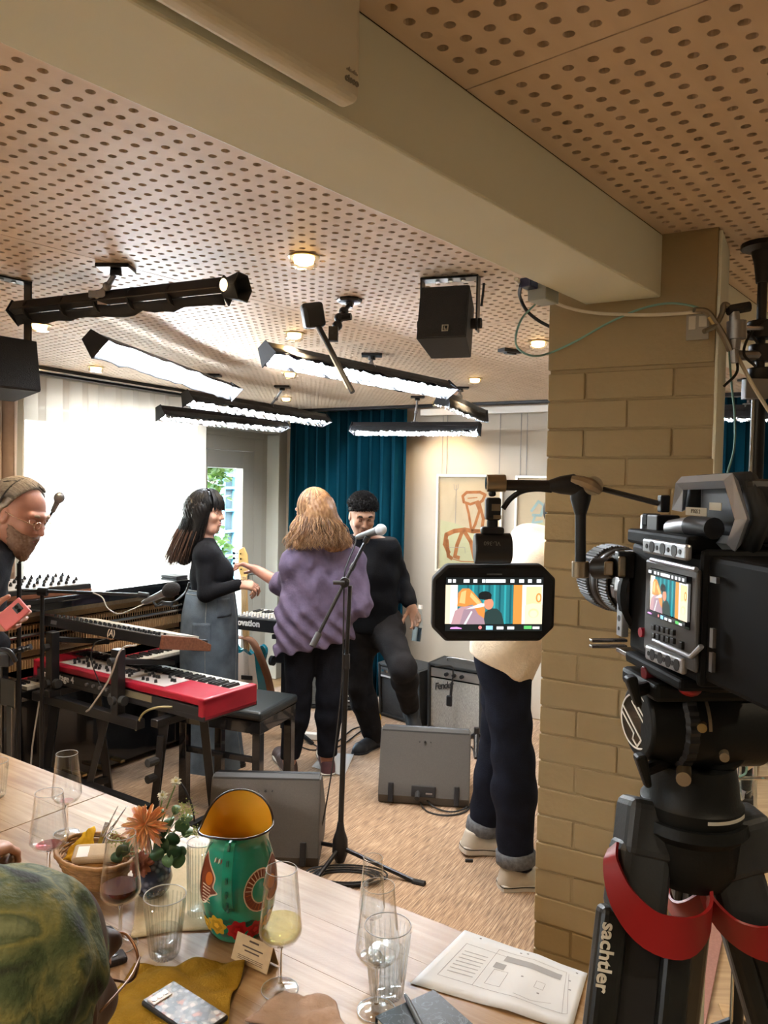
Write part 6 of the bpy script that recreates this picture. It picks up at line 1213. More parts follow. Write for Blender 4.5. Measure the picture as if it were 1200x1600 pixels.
for g in 'LR': leg(S_, J, g, .016, 1.0, .04, .022)
add_mesh(S_, 'trousers', m_bj, root); shoe(root, PD(-112, 1400, 3.05)*Vector((1, 1, 0)), PD(-10, 1400, 3.0)*Vector((1, 1, 0)), bk, bk); shoe(root, PD(-106, 1400, 3.27)*Vector((1, 1, 0)), PD(-5, 1400, 3.25)*Vector((1, 1, 0)), bk, bk)
f, r, u = A; p = lambda a, b, c: C+(f*a+r*b+u*c)*1.06; R = list(A); m_gh = mat('grey_hair', (.20, .175, .15), .55, col2=(.30, .27, .24), nscale=60)
S_ = SDF(*bounds([C], .20), .0042); head(S_, C, A, 1.06); S_.F -= .008; S_.cap(p(-.10, 0, .01), p(-.135, 0, -.03), .035, .02, .03)
for g in (-1, 1): S_.ell(p(-.004, g*.085, -.006), [.026, .026, .038], R, .006, sub=True)
S_.clip(p(-.020, 0, .0), f-u*.36); S_.clip(p(0, 0, -.075), -u)
S_.disp(lambda x, y, z: .0016*np.sin(z*200+x*420)*np.sin(y*160)); hair = add_mesh(S_, 'hair', m_gh, root)
hs_ = []
for i in range(900):
    b_ = rgh.uniform(-1.35, 1.35); t0 = math.radians(rgh.uniform(60, 120)); ln = math.radians(rgh.uniform(50, 85)); k = rgh.uniform(1.0, 1.05)
    hs_.append([p((.108*math.cos(t)*math.cos(b_*.75)-.020)*k, .090*math.sin(b_)*k, (.100*math.sin(t)*math.cos(b_)+.042)*k-.0) for t in [t0+ln*j/6 for j in range(7)]])
for i in range(60): q = p(-.11+rgh.uniform(-.02, .01), rgh.uniform(-.05, .05), rgh.uniform(-.03, .10)); hs_.append([q, q-f*.02+u*.004, q-f*.042+u*rgh.uniform(-.012, .014)])
strands('hair_strands', root, m_gh, hs_, .0017, parent=hair)
m_bd = mat('greying_beard', (.17, .095, .062), .7, col2=(.27, .185, .14), nscale=80)
S_ = SDF(*bounds([p(.06, 0, -.08)], .16), .0042); head(S_, C, A, 1.06, 1.04, 1.1); S_.F -= .007; S_.cap(p(.06, 0, -.105), p(.080, 0, -.135), .036, .022, .03)
S_.ell(p(.112, 0, -.063), [.016, .020, .0055], R, .004, sub=True); S_.clip(p(0, 0, -.022), u+f*.27); S_.clip(p(.012, 0, 0), -f-u*.25)
S_.disp(lambda x, y, z: .0025*np.sin(x*380+z*200)*np.sin(y*350)); add_mesh(S_, 'beard', m_bd, root)
mb = MB(T(*(-root.location)))
for g in (-1, 1): mb.tube([p(.112+.0*math.cos(t), g*(.034+.021*math.cos(t)), .004+.016*math.sin(t)) for t in [q*PI/8 for q in range(17)]], .0013, 6); mb.tube(spline([p(.110, g*.055, .008), p(.06, g*.080, .010), p(-.004, g*.084, .012)], 4), .0013, 6)
mb.tube([p(.114, -.013, .008), p(.116, 0, .011), p(.114, .013, .008)], .0013, 6); mb.build('glasses', mat('gold_wire', (.6, .5, .36), .25, .9), root, smooth='full')
mb = MB(T(*(-root.location))); hb = [p(-.035+.006*math.sin(t), .092*math.cos(t), .036+.106*math.sin(t)) for t in [q*PI/14 for q in range(15)]]; mb.tube(hb, .009, 8, flat=.5); mb.build('headband', BLK, root, smooth='full'); mb = MB(T(*(-root.location)))
for g in (-1, 1): mb.tube(spline([p(-.03, g*.05, .125), p(-.07, g*.06, .105), p(-.10, g*.045, .07)], 4), .008, 8)
mb.build('headband_end', BLK, root, smooth='full')
c = PD(20, 960, 2.84); o = thing('mobile_phone', 'pink phone held by the bearded man at the left edge', 'phone', c); F = frame(c, Vector((.80, .1, .55)).normalized(), Vector((-.55, .05, .8)).normalized(), Vector((.05, -.99, .05)).normalized()); F = F @ RZ(.15)
mb = MB(F); mb.box((0, 0, 0), (.068, .135, .010)); mb.build('case', mat('pink_case', (.50, .10, .10), .45), o, world=True, bevel=.008, seg=3) if False else None
mb = MB(F); mb.box((0, 0, 0), (.115, .068, .010)); mb.build('case', mat('pink_case', (.50, .10, .10), .45), o, world=True, bevel=.0045, seg=3); mb = MB(F); mb.box((.030, .004, .006), (.030, .030, .004)); cb = mb.build('camera_bump', BLK, o, world=True, bevel=.003)
mb = MB(F); mb.cyl((.030, .010, .008), (.030, .010, .0095), .007, n=12); mb.build('lens', GLB, cb, world=True); mb = MB(F); mb.cyl((.030, -.006, .008), (.030, -.006, .0095), .007, n=12); mb.build('lens', GLB, cb, world=True)
# ================================================================== DINING TABLE
TN = Vector((.5635, .8261, 0)).normalized(); TT = Vector((TN.y, -TN.x, 0)); MT = frame((0, 0, 0), TT, TN, (0, 0, 1)); TZ = .75
def pine(c, d, a, b):
    m = mat('scrubbed_pine_'+c, a, .34, bump=.05, bscale=40, stretch=(1.2, 11, 11)); n = m.node_tree.nodes; L = m.node_tree.links; tc = n.new('ShaderNodeTexCoord'); mp = n.new('ShaderNodeMapping'); mp.inputs['Rotation'].default_value = (0, 0, -math.atan2(TT.y, TT.x)); mp.inputs['Location'].default_value = (0, d, 0); L.new(tc.outputs['Object'], mp.inputs[0])
    m2 = n.new('ShaderNodeMapping'); m2.inputs['Scale'].default_value = (2.2, 34, 1); L.new(mp.outputs[0], m2.inputs[0]); g = n.new('ShaderNodeTexNoise'); g.inputs['Scale'].default_value = 1.6; g.inputs['Detail'].default_value = 7; g.inputs['Distortion'].default_value = .5; L.new(m2.outputs[0], g.inputs[0]); r = n.new('ShaderNodeValToRGB'); r.color_ramp.elements[0].position = .34; r.color_ramp.elements[1].position = .64; r.color_ramp.elements[0].color = (*a, 1); r.color_ramp.elements[1].color = (*b, 1); L.new(g.outputs[0], r.inputs[0])
    bl = n.new('ShaderNodeTexNoise'); bl.inputs['Scale'].default_value = 3.5; bl.inputs['Detail'].default_value = 3; L.new(mp.outputs[0], bl.inputs[0]); r2 = n.new('ShaderNodeValToRGB'); r2.color_ramp.elements[0].position = .35; r2.color_ramp.elements[1].position = .7; r2.color_ramp.elements[0].color = (.80, .74, .66, 1); r2.color_ramp.elements[1].color = (1.1, 1.12, 1.15, 1); L.new(bl.outputs[0], r2.inputs[0])
    m3 = n.new('ShaderNodeMapping'); m3.inputs['Scale'].default_value = (3.2, 5.5, .01); L.new(mp.outputs[0], m3.inputs[0]); vo = n.new('ShaderNodeTexVoronoi'); vo.inputs['Scale'].default_value = 1.3; L.new(m3.outputs[0], vo.inputs[0]); r3 = n.new('ShaderNodeValToRGB'); r3.color_ramp.elements[0].position = .035; r3.color_ramp.elements[1].position = .085; r3.color_ramp.elements[0].color = (.30, .20, .12, 1); r3.color_ramp.elements[1].color = (1, 1, 1, 1); L.new(vo.outputs['Distance'], r3.inputs[0])
    o_ = r.outputs[0]
    for q in (r2, r3): x = n.new('ShaderNodeMix'); x.data_type = 'RGBA'; x.blend_type = 'MULTIPLY'; x.inputs[0].default_value = 1; L.new(o_, x.inputs[6]); L.new(q.outputs[0], x.inputs[7]); o_ = x.outputs[2]
    L.new(o_, bsdf(m).inputs['Base Color']); return m
m_pine = [pine('a', 0, (.235, .13, .055), (.35, .235, .13)), pine('b', 7.3, (.22, .12, .048), (.33, .215, .115)), pine('c', 3.1, (.25, .148, .066), (.37, .26, .15))]
def table(label, t0, t1, n0, n1, seed):
    o = thing('dining_table', label, 'table', MT @ Vector(((t0+t1)/2, (n0+n1)/2, 0)), 0, 'wooden dining tables'); r = random.Random(seed); k = 6; w = (n1-n0)/k
    for i in range(k):
        mb = MB(MT); mb.box(((t0+t1)/2, n0+(i+.5)*w, TZ-.018+r.uniform(-.0004, .0004)), (t1-t0, w-.0002, .036)); mb.build('plank', m_pine[(i+seed) % 3], o, world=True, bevel=.0004, seg=1)
    mb = MB(MT)
    for q in ((n0+.06, ), (n1-.06, )): mb.box(((t0+t1)/2, q[0], TZ-.085), (t1-t0-.16, .025, .09))
    mb.build('apron', m_pine[1], o, world=True)
    for tt in (t0+.07, t1-.07):
        for nn in (n0+.06, n1-.06): mb = MB(MT); mb.box((tt, nn, (TZ-.037)/2), (.07, .07, TZ-.037)); mb.build('leg', m_pine[0], o, world=True, bevel=.004)
table('pale scrubbed wooden table in front, laid with jug, glasses and papers', -2.026, -.44, .60, 1.468, 0)
table('second pale wooden table joined on at the left, with an empty wine glass', -2.80, -2.030, .60, 1.468, 1)
TS = TZ+.0008
GL = thin_glass('wine_glass', (.975, .98, .98), 1.38)
m_stemg = mat('stem_glass', (.97, .98, .98), .02, trans=1.0, ior=1.45)
def wine_glass(label, px, py, wine=None, level=.0, s=1.0, group='stemmed wine glasses', lathe_r=1.0):
    p = PZ(px, py, TS); o = thing('wine_glass', label, 'glass', (p.x, p.y, TS), 0, group); q = lathe_r
    pr = [(0, .0035), (.030, .002), (.0355, .0), (.036, .0015), (.030, .004), (.010, .007), (.0045, .013), (.0036, .03), (.0036, .075), (.0055, .086), (.016, .092), (.033, .100), (.0405, .112), (.0415, .122), (.0385, .150), (.034, .190), (.0295, .235)]
    inn = [(.0287, .235), (.0331, .190), (.0376, .150), (.0405, .123), (.0395, .114), (.032, .103), (.015, .0955), (0, .094)]
    mb = MB(); mb.lathe([(a*s*q, b*s) for a, b in pr[:6]], 40); mb.build('foot', GL, o, smooth=True); mb = MB(); mb.lathe([(.0352*s*q+.0009*math.cos(t), .0016+.0009*math.sin(t)) for t in [i*PI/3 for i in range(6)]], 40, closed=True); mb.build('foot_edge', mat('glass_rim', (.9, .92, .92), .05, trans=.6, ior=1.45), o, smooth='full'); mb = MB(); mb.lathe([(a*s*q, b*s) for a, b in pr[5:10]]+[(0, pr[9][1]*s)], 24); mb.build('stem', m_stemg, o, smooth=True); mb = MB(); mb.lathe([(a*s*q, b*s) for a, b in pr[9:]], 40); mb.build('bowl', GL, o, smooth=True); mb = MB(); mb.lathe([(a*s*q, b*s) for a, b in inn], 40); mb.build('bowl_inside', GL, o, smooth=True)
    mb = MB(); mb.lathe([(.0296*s*q+.0006*math.cos(t), .235*s+.0006*math.sin(t)) for t in [i*PI/3 for i in range(6)]], 40, closed=True); mb.build('rim', mat('glass_rim', (.9, .92, .92), .05, trans=.6, ior=1.45), o, smooth='full')
    if wine:
        bowl = [(0, .0945), (.0145, .096), (.0315, .1035), (.039, .1145), (.0400, .123), (.0372, .150), (.034, .18)]; pts = []
        for (a, b), (c, d) in zip(bowl, bowl[1:]):
            pts.append((a, b))
            if d > .094+level: t = (.094+level-b)/(d-b); pts.append((a+(c-a)*t, .094+level)); break
        mb = MB(); mb.lathe([(a*s*q*.985, b*s) for a, b in pts]+[(0, (.094+level)*s)], 32); mb.build('wine', wine, o, smooth=True)
    return o
m_redw = mat('red_wine', (.045, .002, .006), .05, trans=.15, ior=1.34); m_whw = thin_glass('white_wine', (.95, .92, .66), 1.3); m_pink = thin_glass('wine_dregs', (.72, .42, .44), 1.3); m_water = thin_glass('water', (.90, .93, .94), 1.35)
wine_glass('empty wine glass standing furthest back beside the joint of the two tables', 104, 1303, m_pink, .004, .95)
wine_glass('near-empty wine glass with pink dregs in front of the bread basket', 76, 1382, m_pink, .008, .95, lathe_r=1.12)
wine_glass('glass of red wine beside the flowers', 188, 1476, m_redw, .032)
wine_glass('glass of white wine beside the painted jug', 437, 1546, m_whw, .040)
wine_glass('empty wine glass in front of the water tumbler, beside the dark notebook', 588, 1579, m_water, .003)
wine_glass('slender stemmed glass at the back, mostly hidden behind the empty wine glass', 580, 1494, None, 0, .88, lathe_r=.75)
def tumbler(label, px, py, h=.125, r0=.029, r1=.043, water=.05, name='tumbler', group='ribbed water tumblers'):
    p = PZ(px, py, TS); o = thing(name, label, 'glass', (p.x, p.y, TS), 0, group); n = 96; wb = lambda a, j: 1+.018*math.cos(24*a)
    mb = MB(); mb.lathe([(0, .001), (r0*.92, 0), (r0, .004)]+[(r0+(r1-r0)*t, .004+(h-.004)*t) for t in (.25, .5, .75, .93)], n, wob=wb); mb.lathe([(r0+(r1-r0)*.93, .004+(h-.004)*.93), (r1, h)], 48); mb.build('ribbed_wall', GL, o, smooth='full')
    mb = MB(); mb.lathe([(r1-.002, h), (r0-.003, .016), (0, .013)], 48); mb.build('inside_wall', GL, o, smooth=True)
    mb = MB(); mb.lathe([(r1-.001+.0011*math.cos(t), h+.0011*math.sin(t)) for t in [i*PI/3 for i in range(6)]], 48, closed=True); mb.build('rim', MATS['glass_rim'], o, smooth='full')
    mb = MB()
    for i in range(26): a = 2*PI*i/26; mb.cyl((r0*1.02*math.cos(a), r0*1.02*math.sin(a), .006), ((r0+(r1-r0)*.90)*1.012*math.cos(a), (r0+(r1-r0)*.90)*1.012*math.sin(a), h*.90), .0013, n=5)
    k_ = mb.build('ribs', thin_glass('rib_glass', (.93, .95, .95), 1.9), o, smooth=True); k_['kind'] = 'stuff'
    if water: k = (water-.016)/(h-.016); mb = MB(); mb.lathe([(0, .0145), (r0-.004, .0165), (r0-.004+(r1-r0)*k, water), (0, water)], 40); mb.build('water', m_water, o, smooth=True)
    return o
tumbler('ribbed tumbler of water between red wine and jug', 257, 1492, water=.055)
tumbler('ribbed tumbler of water standing behind the empty wine glass', 604, 1554, .135, .031, .045, .085)
tumbler('tumbler cut by the left edge on the further table', -8, 1245, .11, .028, .038, 0)
tumbler('tall ribbed clear glass half hidden behind the painted jug', 312, 1428, .165, .026, .030, .06, 'highball_glass')
# --- painted jug
p = PZ(372, 1452, TS); o = thing('jug', 'tall green painted enamel jug with yellow inside, flowers and brown figures', 'jug', (p.x, p.y, TS))
away = math.atan2(p.y, p.x); JP = [(.052, 0), (.060, .004), (.070, .03), (.079, .065), (.0825, .10), (.080, .135), (.072, .170), (.064, .195), (.0625, .208), (.066, .220), (.074, .234)]
spout = away+PI*.62
def jr(z):
    for (a, b), (c, d) in zip(JP, JP[1:]):
        if z <= d: return a+(c-a)*(z-b)/(d-b)
    return JP[-1][0]
def jug_wall(off, z_max=1.0):
    mb = MB(); n = 72; m = 26; vs = []
    for i in range(n):
        a = 2*PI*i/n; lift = 1+.20*max(0, math.cos(a-away-.05))**.9; k = max(0, math.cos((a-spout)))**10
        for j in range(m): t = j/(m-1); z = .232*t; zz = z*(1+(lift-1)*max(0, (t-.82)/.18)**1.3); r_ = jr(z)+off+k*.016*max(0, (t-.86)/.14)**2; vs.append((r_*math.cos(a), r_*math.sin(a), zz))
    return mb.add(vs, [(i*m+j, ((i+1) % n)*m+j, ((i+1) % n)*m+j+1, i*m+j+1) for i in range(n) for j in range(m-1)]), vs, n, m
m_jg = mat('jug_green', (.012, .22, .135), .16, coat=.7, col2=(.020, .30, .19), nscale=9); m_jy = mat('jug_yellow', (.60, .30, .02), .2, coat=.5)
mb, vs, n_, m_ = jug_wall(0); mb.add([(0, 0, .002)]+[(.052*math.cos(2*PI*i/72), .052*math.sin(2*PI*i/72), 0) for i in range(72)], [(0, 1+(i+1) % 72, 1+i) for i in range(72)]); mb.build('jug_body', m_jg, o, smooth='full')
mb, vs2, n_, m_ = jug_wall(-.003); mb.f = [f[::-1] for f in mb.f]; mb.build('jug_inside', m_jy, o, smooth='full')
rim = [Vector(vs[i*m_+m_-1]) for i in range(72)]; mb = MB(); mb.tube(rim+rim[:1], .0026, 8, caps=False); mb.build('black_rim', mat('rim_black', (.02, .012, .01), .2), o, smooth='full')
tc_ = away+PI; th0 = tc_-.22
hp = spline([(jr(.225)*math.cos(th0), jr(.225)*math.sin(th0), .226), ((jr(.2)+.028)*math.cos(th0), (jr(.2)+.028)*math.sin(th0), .222), ((jr(.15)+.034)*math.cos(th0), (jr(.15)+.034)*math.sin(th0), .165), ((jr(.11)+.020)*math.cos(th0), (jr(.11)+.020)*math.sin(th0), .110), ((jr(.085))*math.cos(th0), jr(.085)*math.sin(th0), .085)], 8)
side = Vector((-math.sin(th0), math.cos(th0), 0)); rad = Vector((math.cos(th0), math.sin(th0), 0)); mb = MB(); vs = []
for i, q in enumerate(hp):
    w = .0105; vs += [q-side*w, q+side*w, q+side*w-rad*.005, q-side*w-rad*.005]
mb.add(vs, [(i*4+a, i*4+(a+1) % 4, i*4+4+(a+1) % 4, i*4+4+a) for i in range(len(hp)-1) for a in range(4)]); hnd = mb.build('handle', m_jg, o, bevel=.002, fix=True)
m_dg = mat('jug_dark_green', (.008, .09, .055), .3); mb = MB()
for i in range(4, len(hp)-3, 4): q = hp[i]; mb.box((0, 0, 0), (.011, .004, .010), aim(q+rad*.002, side.cross((hp[i+1]-hp[i]).normalized()), side))
mb.build('handle_pattern', m_dg, hnd)
def decal(name, c_th, c_z, shape, material, lift, parent=o):
    k = len(shape); mb = MB(); vs = []; c = (sum(x for x, _ in shape)/k, sum(y for _, y in shape)/k)
    for t in (1, .66, .33, 0):
        for x, y in shape:
            u = c[0]+(x-c[0])*t; v = c[1]+(y-c[1])*t; z = max(.005, c_z+v); a = c_th+u/.078; r_ = jr(z)+lift; vs.append((r_*math.cos(a), r_*math.sin(a), z))
    mb.add(vs, [(q*k+i, q*k+(i+1) % k, (q+1)*k+(i+1) % k, (q+1)*k+i) for q in range(3) for i in range(k)]); return mb.build(name, material, parent, smooth='full', fix=False)
cre = mat('paint_cream', (.72, .58, .42), .25); brn = mat('paint_brown', (.17, .035, .015), .25); org = mat('paint_orange', (.50, .13, .02), .25); yel = mat('paint_yellow', (.70, .42, .03), .25); rdd = mat('paint_red', (.38, .010, .015), .25)
def grow(sh, d): c = (sum(x for x, _ in sh)/len(sh), sum(y for _, y in sh)/len(sh)); return [(x+(x-c[0])/max(1e-6, math.hypot(x-c[0], y-c[1]))*d, y+(y-c[1])/max(1e-6, math.hypot(x-c[0], y-c[1]))*d) for x, y in sh]
def sp2(pts, k=5): q = spline([Vector((*a, 0)) for a in pts]+[Vector((*pts[0], 0))], k)[:-1]; return [(a.x, a.y) for a in q]
lf = tc_-.85; bird = sp2([(-.030, .052), (-.004, .030), (.012, .012), (.010, -.006), (.020, -.016), (.004, -.024), (-.010, -.042), (-.030, -.044), (-.042, -.010), (-.040, .03)])
decal('figure_outline', lf, .135, grow(bird, .0035), cre, .0006); decal('figure', lf, .135, bird, brn, .0010); decal('figure_spot', lf, .135, [(x-.002, y+.008) for x, y in blob(0, 0, .011, .013, 18, wob=0)], org, .0015)
for i in range(6): decal('figure_stripe', lf, .135, [(-.020+.001*i, -.006-.0065*i), (.006, -.008-.0062*i), (.006, -.0098-.0062*i), (-.020, -.0088-.0065*i)], cre, .0017)
for i in range(4): decal('tail_stripe', lf, .135, [(.004+.006*i, .048), (.008+.006*i, .052), (.008+.006*i, .044), (.004+.006*i, .040)], brn if i % 2 else cre, .0010)
rf = tc_+.62; arc = [(.030*math.cos(t)-.0, .034*math.sin(t)) for t in [math.radians(60+i*14) for i in range(17)]]
def band(arc, w0, w1): o_ = []; k = len(arc); return [(x*(1+w0), y*(1+w0)) for x, y in arc]+[(x*(1-w1), y*(1-w1)) for x, y in arc[::-1]]
def strip(name, th, z, arc, w0, w1, material, lift):
    mb = MB(); vs = []
    for x, y in arc:
        for t in (1+w0, 1, 1-w1): u, v = x*t, y*t; r_ = jr(z+v)+lift; a = th+u/.078; vs.append((r_*math.cos(a), r_*math.sin(a), z+v))
    return (mb.add(vs, [(i*3+a, i*3+3+a, i*3+4+a, i*3+1+a) for i in range(len(arc)-1) for a in (0, 1)]), mb.build(name, material, o, smooth='full'))[1]
strip('tail_outline', rf, .118, arc, .30, .30, cre, .0006); strip('tail', rf, .118, arc, .22, .22, brn, .0010)
for i in range(1, 16): x, y = arc[i]; q = [(x*1.20, y*1.20), (x*1.20+.0016, y*1.20+.0012), (x*.80+.0016, y*.80+.0012), (x*.80, y*.80)]; decal('tail_stripe', rf, .118, q, org if i > 8 else cre, .0014)
b2 = sp2([(.004, .018), (.020, .040), (.045, .050), (.062, .030), (.060, -.006), (.046, -.028), (.022, -.034), (.006, -.024), (.010, -.010), (.000, .004)])
decal('figure_outline', rf+.10, .122, grow(b2, .0035), cre, .0011); decal('figure', rf+.10, .122, b2, brn, .0016); decal('figure_spot', rf+.10, .122, [(x+.020, y+.004) for x, y in blob(0, 0, .014, .014, 18, wob=0)], org, .0021)
for i in range(6): decal('figure_stripe', rf+.10, .122, [(.010, -.014-.003*i), (.044, -.008-.003*i), (.044, -.0092-.003*i), (.010, -.0152-.003*i)], org, .0021)
for th, z, rr_, m1, sd_ in ((tc_-.62, .048, .021, yel, 1), (tc_-.02, .040, .022, rdd, 2), (tc_+.52, .034, .020, rdd, 3), (tc_-1.05, .040, .016, yel, 4), (tc_+1.0, .045, .018, yel, 5)):
    for k in range(4): a = k*PI/2+.5; decal('painted_leaf', th, z, sp2([(rr_*.7*math.cos(a), rr_*.7*math.sin(a)), (rr_*1.2*math.cos(a+.25), rr_*1.2*math.sin(a+.25)), (rr_*1.6*math.cos(a), rr_*1.5*math.sin(a)), (rr_*1.2*math.cos(a-.25), rr_*1.2*math.sin(a-.25))], 3), m_dg, .0005)
    decal('painted_flower', th, z, [(rr_*(1+.13*math.cos(7*t))*math.cos(t), rr_*(1+.13*math.cos(7*t))*math.sin(t)) for t in [i*2*PI/42 for i in range(42)]], m1, .0009)
    for q in (.62, .30): decal('flower_ring', th, z, [(rr_*q*(1+.12*math.cos(5*t+sd_))*math.cos(t), rr_*q*(1+.12*math.cos(5*t+sd_))*math.sin(t)) for t in [i*2*PI/30 for i in range(30)]], mat('paint_shade_%d%d' % (int(m1 is yel), int(q*10)), tuple(c*(.72 if q > .5 else 1.25) for c in bsdf(m1).inputs['Base Color'].default_value[:3]), .25), .0012+.0003*(q < .5))
# --- vase with flowers
p = PZ(238, 1398, TS); o = thing('flower_vase', 'mottled blue round vase holding a peach dahlia and leafy stems', 'vase', (p.x, p.y, TS))
m_vs = mat('mottled_glaze', (.05, .06, .10), .15, coat=.6); n = m_vs.node_tree.nodes; L = m_vs.node_tree.links; tc = n.new('ShaderNodeTexCoord'); vo = n.new('ShaderNodeTexVoronoi'); vo.inputs['Scale'].default_value = 75; L.new(tc.outputs['Object'], vo.inputs[0]); rp = n.new('ShaderNodeValToRGB'); rp.color_ramp.elements[0].color = (.20, .23, .30, 1); rp.color_ramp.elements[1].color = (.02, .025, .05, 1); rp.color_ramp.elements[1].position = .55; L.new(vo.outputs['Distance'], rp.inputs[0]); L.new(rp.outputs[0], bsdf(m_vs).inputs['Base Color'])
mb = MB(); mb.lathe([(0, 0), (.026, 0), (.040, .018), (.046, .042), (.041, .066), (.026, .082), (.020, .088), (.022, .094), (.018, .094), (.017, .084), (0, .06)], 32); mb.build('vase', m_vs, o, smooth='full')
V0 = Vector((p.x, p.y, TS+.09)); FD = p.y
def fp(x, y, dd=0): return PD(x, y, FD+dd)
stems = MB(); m_st = mat('flower_stem', (.16, .24, .07), .6)
def flower(name, c, axd, layers, material, heart, curl=.25, w=.26):
    F = aim(c, axd); mb = MB(F); r = random.Random(name); 
    for (k, L_, el, z) in layers:
        for i in range(k):
            a = 2*PI*i/k+r.uniform(-.2, .2)+el; l = L_*r.uniform(.85, 1.12); e = el+r.uniform(-.12, .12); M = RZ(a) @ RY(-e); vs = []
            for t, ww in ((0, .35), (.35, .9), (.7, 1), (.9, .6), (1, .05)):
                for sx in (-1, 0, 1): vs.append(M @ Vector((l*t, sx*w*l*.5*ww, (abs(sx)*.10*ww-curl*t*t+.12*t)*l))+Vector((0, 0, z)))
            mb.add(vs, [(q*3+s_, q*3+3+s_, q*3+4+s_, q*3+1+s_) for q in range(4) for s_ in (0, 1)])
    fl = mb.build(name, material, o, world=True, smooth='full'); fl['kind'] = 'stuff'
    if heart: mb = MB(F); mb.ball((0, 0, .004), heart[0], 12); mb.build('flower_heart', heart[1], fl, world=True, smooth='full')
    stems.tube(spline([V0, V0.lerp(c, .5)+Vector((0, 0, .012)), c-Vector(axd).normalized()*.006], 5), .0018, 6)
m_dah = mat('dahlia_peach', (.72, .28, .10), .6, col2=(.84, .44, .20), nscale=30, sss=.5)
dc = fp(228, 1292, -.02); flower('dahlia_outer', dc, (.1, -.75, .62), ((20, .058, -.35, 0), (20, .056, -.05, .001)), mat('dahlia_pale', (.78, .46, .34), .6, col2=(.86, .60, .48), nscale=30, sss=.5), None, .22, .16); flower('dahlia', dc, (.1, -.75, .62), ((21, .050, .25, .004), (20, .044, .5, .006), (17, .036, .75, .009), (14, .027, 1.0, .011), (9, .017, 1.25, .012)), m_dah, ((.008, .008, .008), mat('dahlia_heart', (.72, .34, .07), .7)), .22, .17)
flower('rust_flower', fp(222, 1349, -.035), (-.1, -.8, .4), ((14, .030, .1, 0), (14, .026, .45, .003), (12, .020, .8, .006), (9, .013, 1.15, .008)), mat('rust_petal', (.20, .055, .035), .7, col2=(.32, .11, .05), nscale=40), None, .1, .4)
m_wf = mat('white_petal', (.70, .70, .60), .6)
for q in ((275, 1222), (254, 1244)): c = fp(*q, .02); flower('white_flower', c, (.1, -.5, .8), ((14, .014, .25, 0), (10, .011, .7, .002)), m_wf, ((.0045, .0045, .004), mat('pale_yellow', (.6, .55, .25), .7)), .3, .3)
m_euc = mat('eucalyptus_leaf', (.05, .115, .04), .5, col2=(.11, .19, .075), nscale=25); m_dkl = mat('dark_leaf', (.022, .07, .025), .45)
r = random.Random(4)
for (x, y, s_, m1, dd) in ((248, 1272, .030, m_euc, 0), (264, 1284, .032, m_euc, .01), (283, 1290, .036, m_euc, .0), (292, 1300, .030, m_euc, .01), (256, 1300, .032, m_dkl, -.01), (268, 1312, .036, m_dkl, -.02), (254, 1322, .040, m_dkl, -.03), (270, 1330, .036, m_dkl, -.03), (245, 1335, .034, m_dkl, -.04), (262, 1345, .034, m_euc, -.04), (278, 1346, .034, m_euc, -.03), (284, 1330, .026, m_dkl, -.02), (190, 1330, .034, m_dkl, -.03), (182, 1340, .03, m_dkl, -.03), (200, 1320, .03, m_euc, -.02), (275, 1265, .026, m_euc, .01), (292, 1278, .03, m_euc, 0)):
    c = fp(x, y, dd); E_ = Euler((r.uniform(.5, 1.5), r.uniform(-.5, .5), r.uniform(-.8, .8))).to_matrix().to_4x4(); mb = MB(T(*c) @ E_); k = 14; vs = [(0, 0, 0)]+[(s_*.5*math.cos(2*PI*i/k)*(1+.1*math.cos(2*PI*i/k)), s_*.42*math.sin(2*PI*i/k), .12*s_*math.cos(4*PI*i/k)) for i in range(k)]
    mb.add(vs, [(0, 1+i, 1+(i+1) % k) for i in range(k)]); mb.build('leaf', m1, o, world=True, smooth='full', solid=.0006); stems.tube([V0, V0.lerp(c, .6)+Vector((0, 0, .004)), c], .0011, 5)
mb = MB()
for _ in range(140): q = fp(r.gauss(289, 7), r.gauss(1268, 7), r.gauss(0, .012)); mb.ball(q, .0016, 5, m=4)
for _ in range(90): q = fp(r.gauss(306, 5), r.gauss(1300, 4), r.gauss(0.02, .012)); mb.ball(q, .0016, 5, m=4)
for _ in range(60): q = fp(r.gauss(180, 6), r.gauss(1312, 6), r.gauss(-.02, .012)); mb.ball(q, .0016, 5, m=4)
k_ = mb.build('tiny_blossom', mat('yellow_green', (.35, .38, .12), .7), o, world=True); k_['kind'] = 'stuff'
for q in ((287, 1272), (304, 1302), (181, 1315)): stems.tube(spline([V0, V0.lerp(fp(*q), .5)+Vector((0, 0, .01)), fp(*q)], 4), .0011, 5)
k_ = stems.build('stem', m_st, o, world=True, smooth='full'); k_['kind'] = 'stuff'
# --- bread basket, napkin, packet, cutlery
p = PZ(150, 1372, TS); o = thing('bread_basket', 'oval woven wicker basket on the table behind the red wine', 'basket', (p.x, p.y, TS)); m_wk = mat('wicker', (.32, .17, .06), .6, noise=.25, nscale=50)
ba = math.atan2(TT.y, TT.x)
for i in range(11):
    t = i/10; z = .006+.062*t; mb = MB(RZ(ba)); k = 60; rx, ry = .080+.034*t, .056+.026*t
    mb.tube([(rx*math.cos(2*PI*j/k)*(1+.012*(-1)**(j//2+i)), ry*math.sin(2*PI*j/k)*(1+.012*(-1)**(j//2+i)), z) for j in range(k+1)], .0036 if i < 10 else .0055, 5, caps=False); mb.build('wicker_strand', m_wk, o, smooth='full')
mb = MB(RZ(ba)); mb.lathe([(0, .003), (1, .003)], 40, M=Matrix.Diagonal((.080, .056, 1, 1))); mb.build('basket_base', m_wk, o, solid=.004)
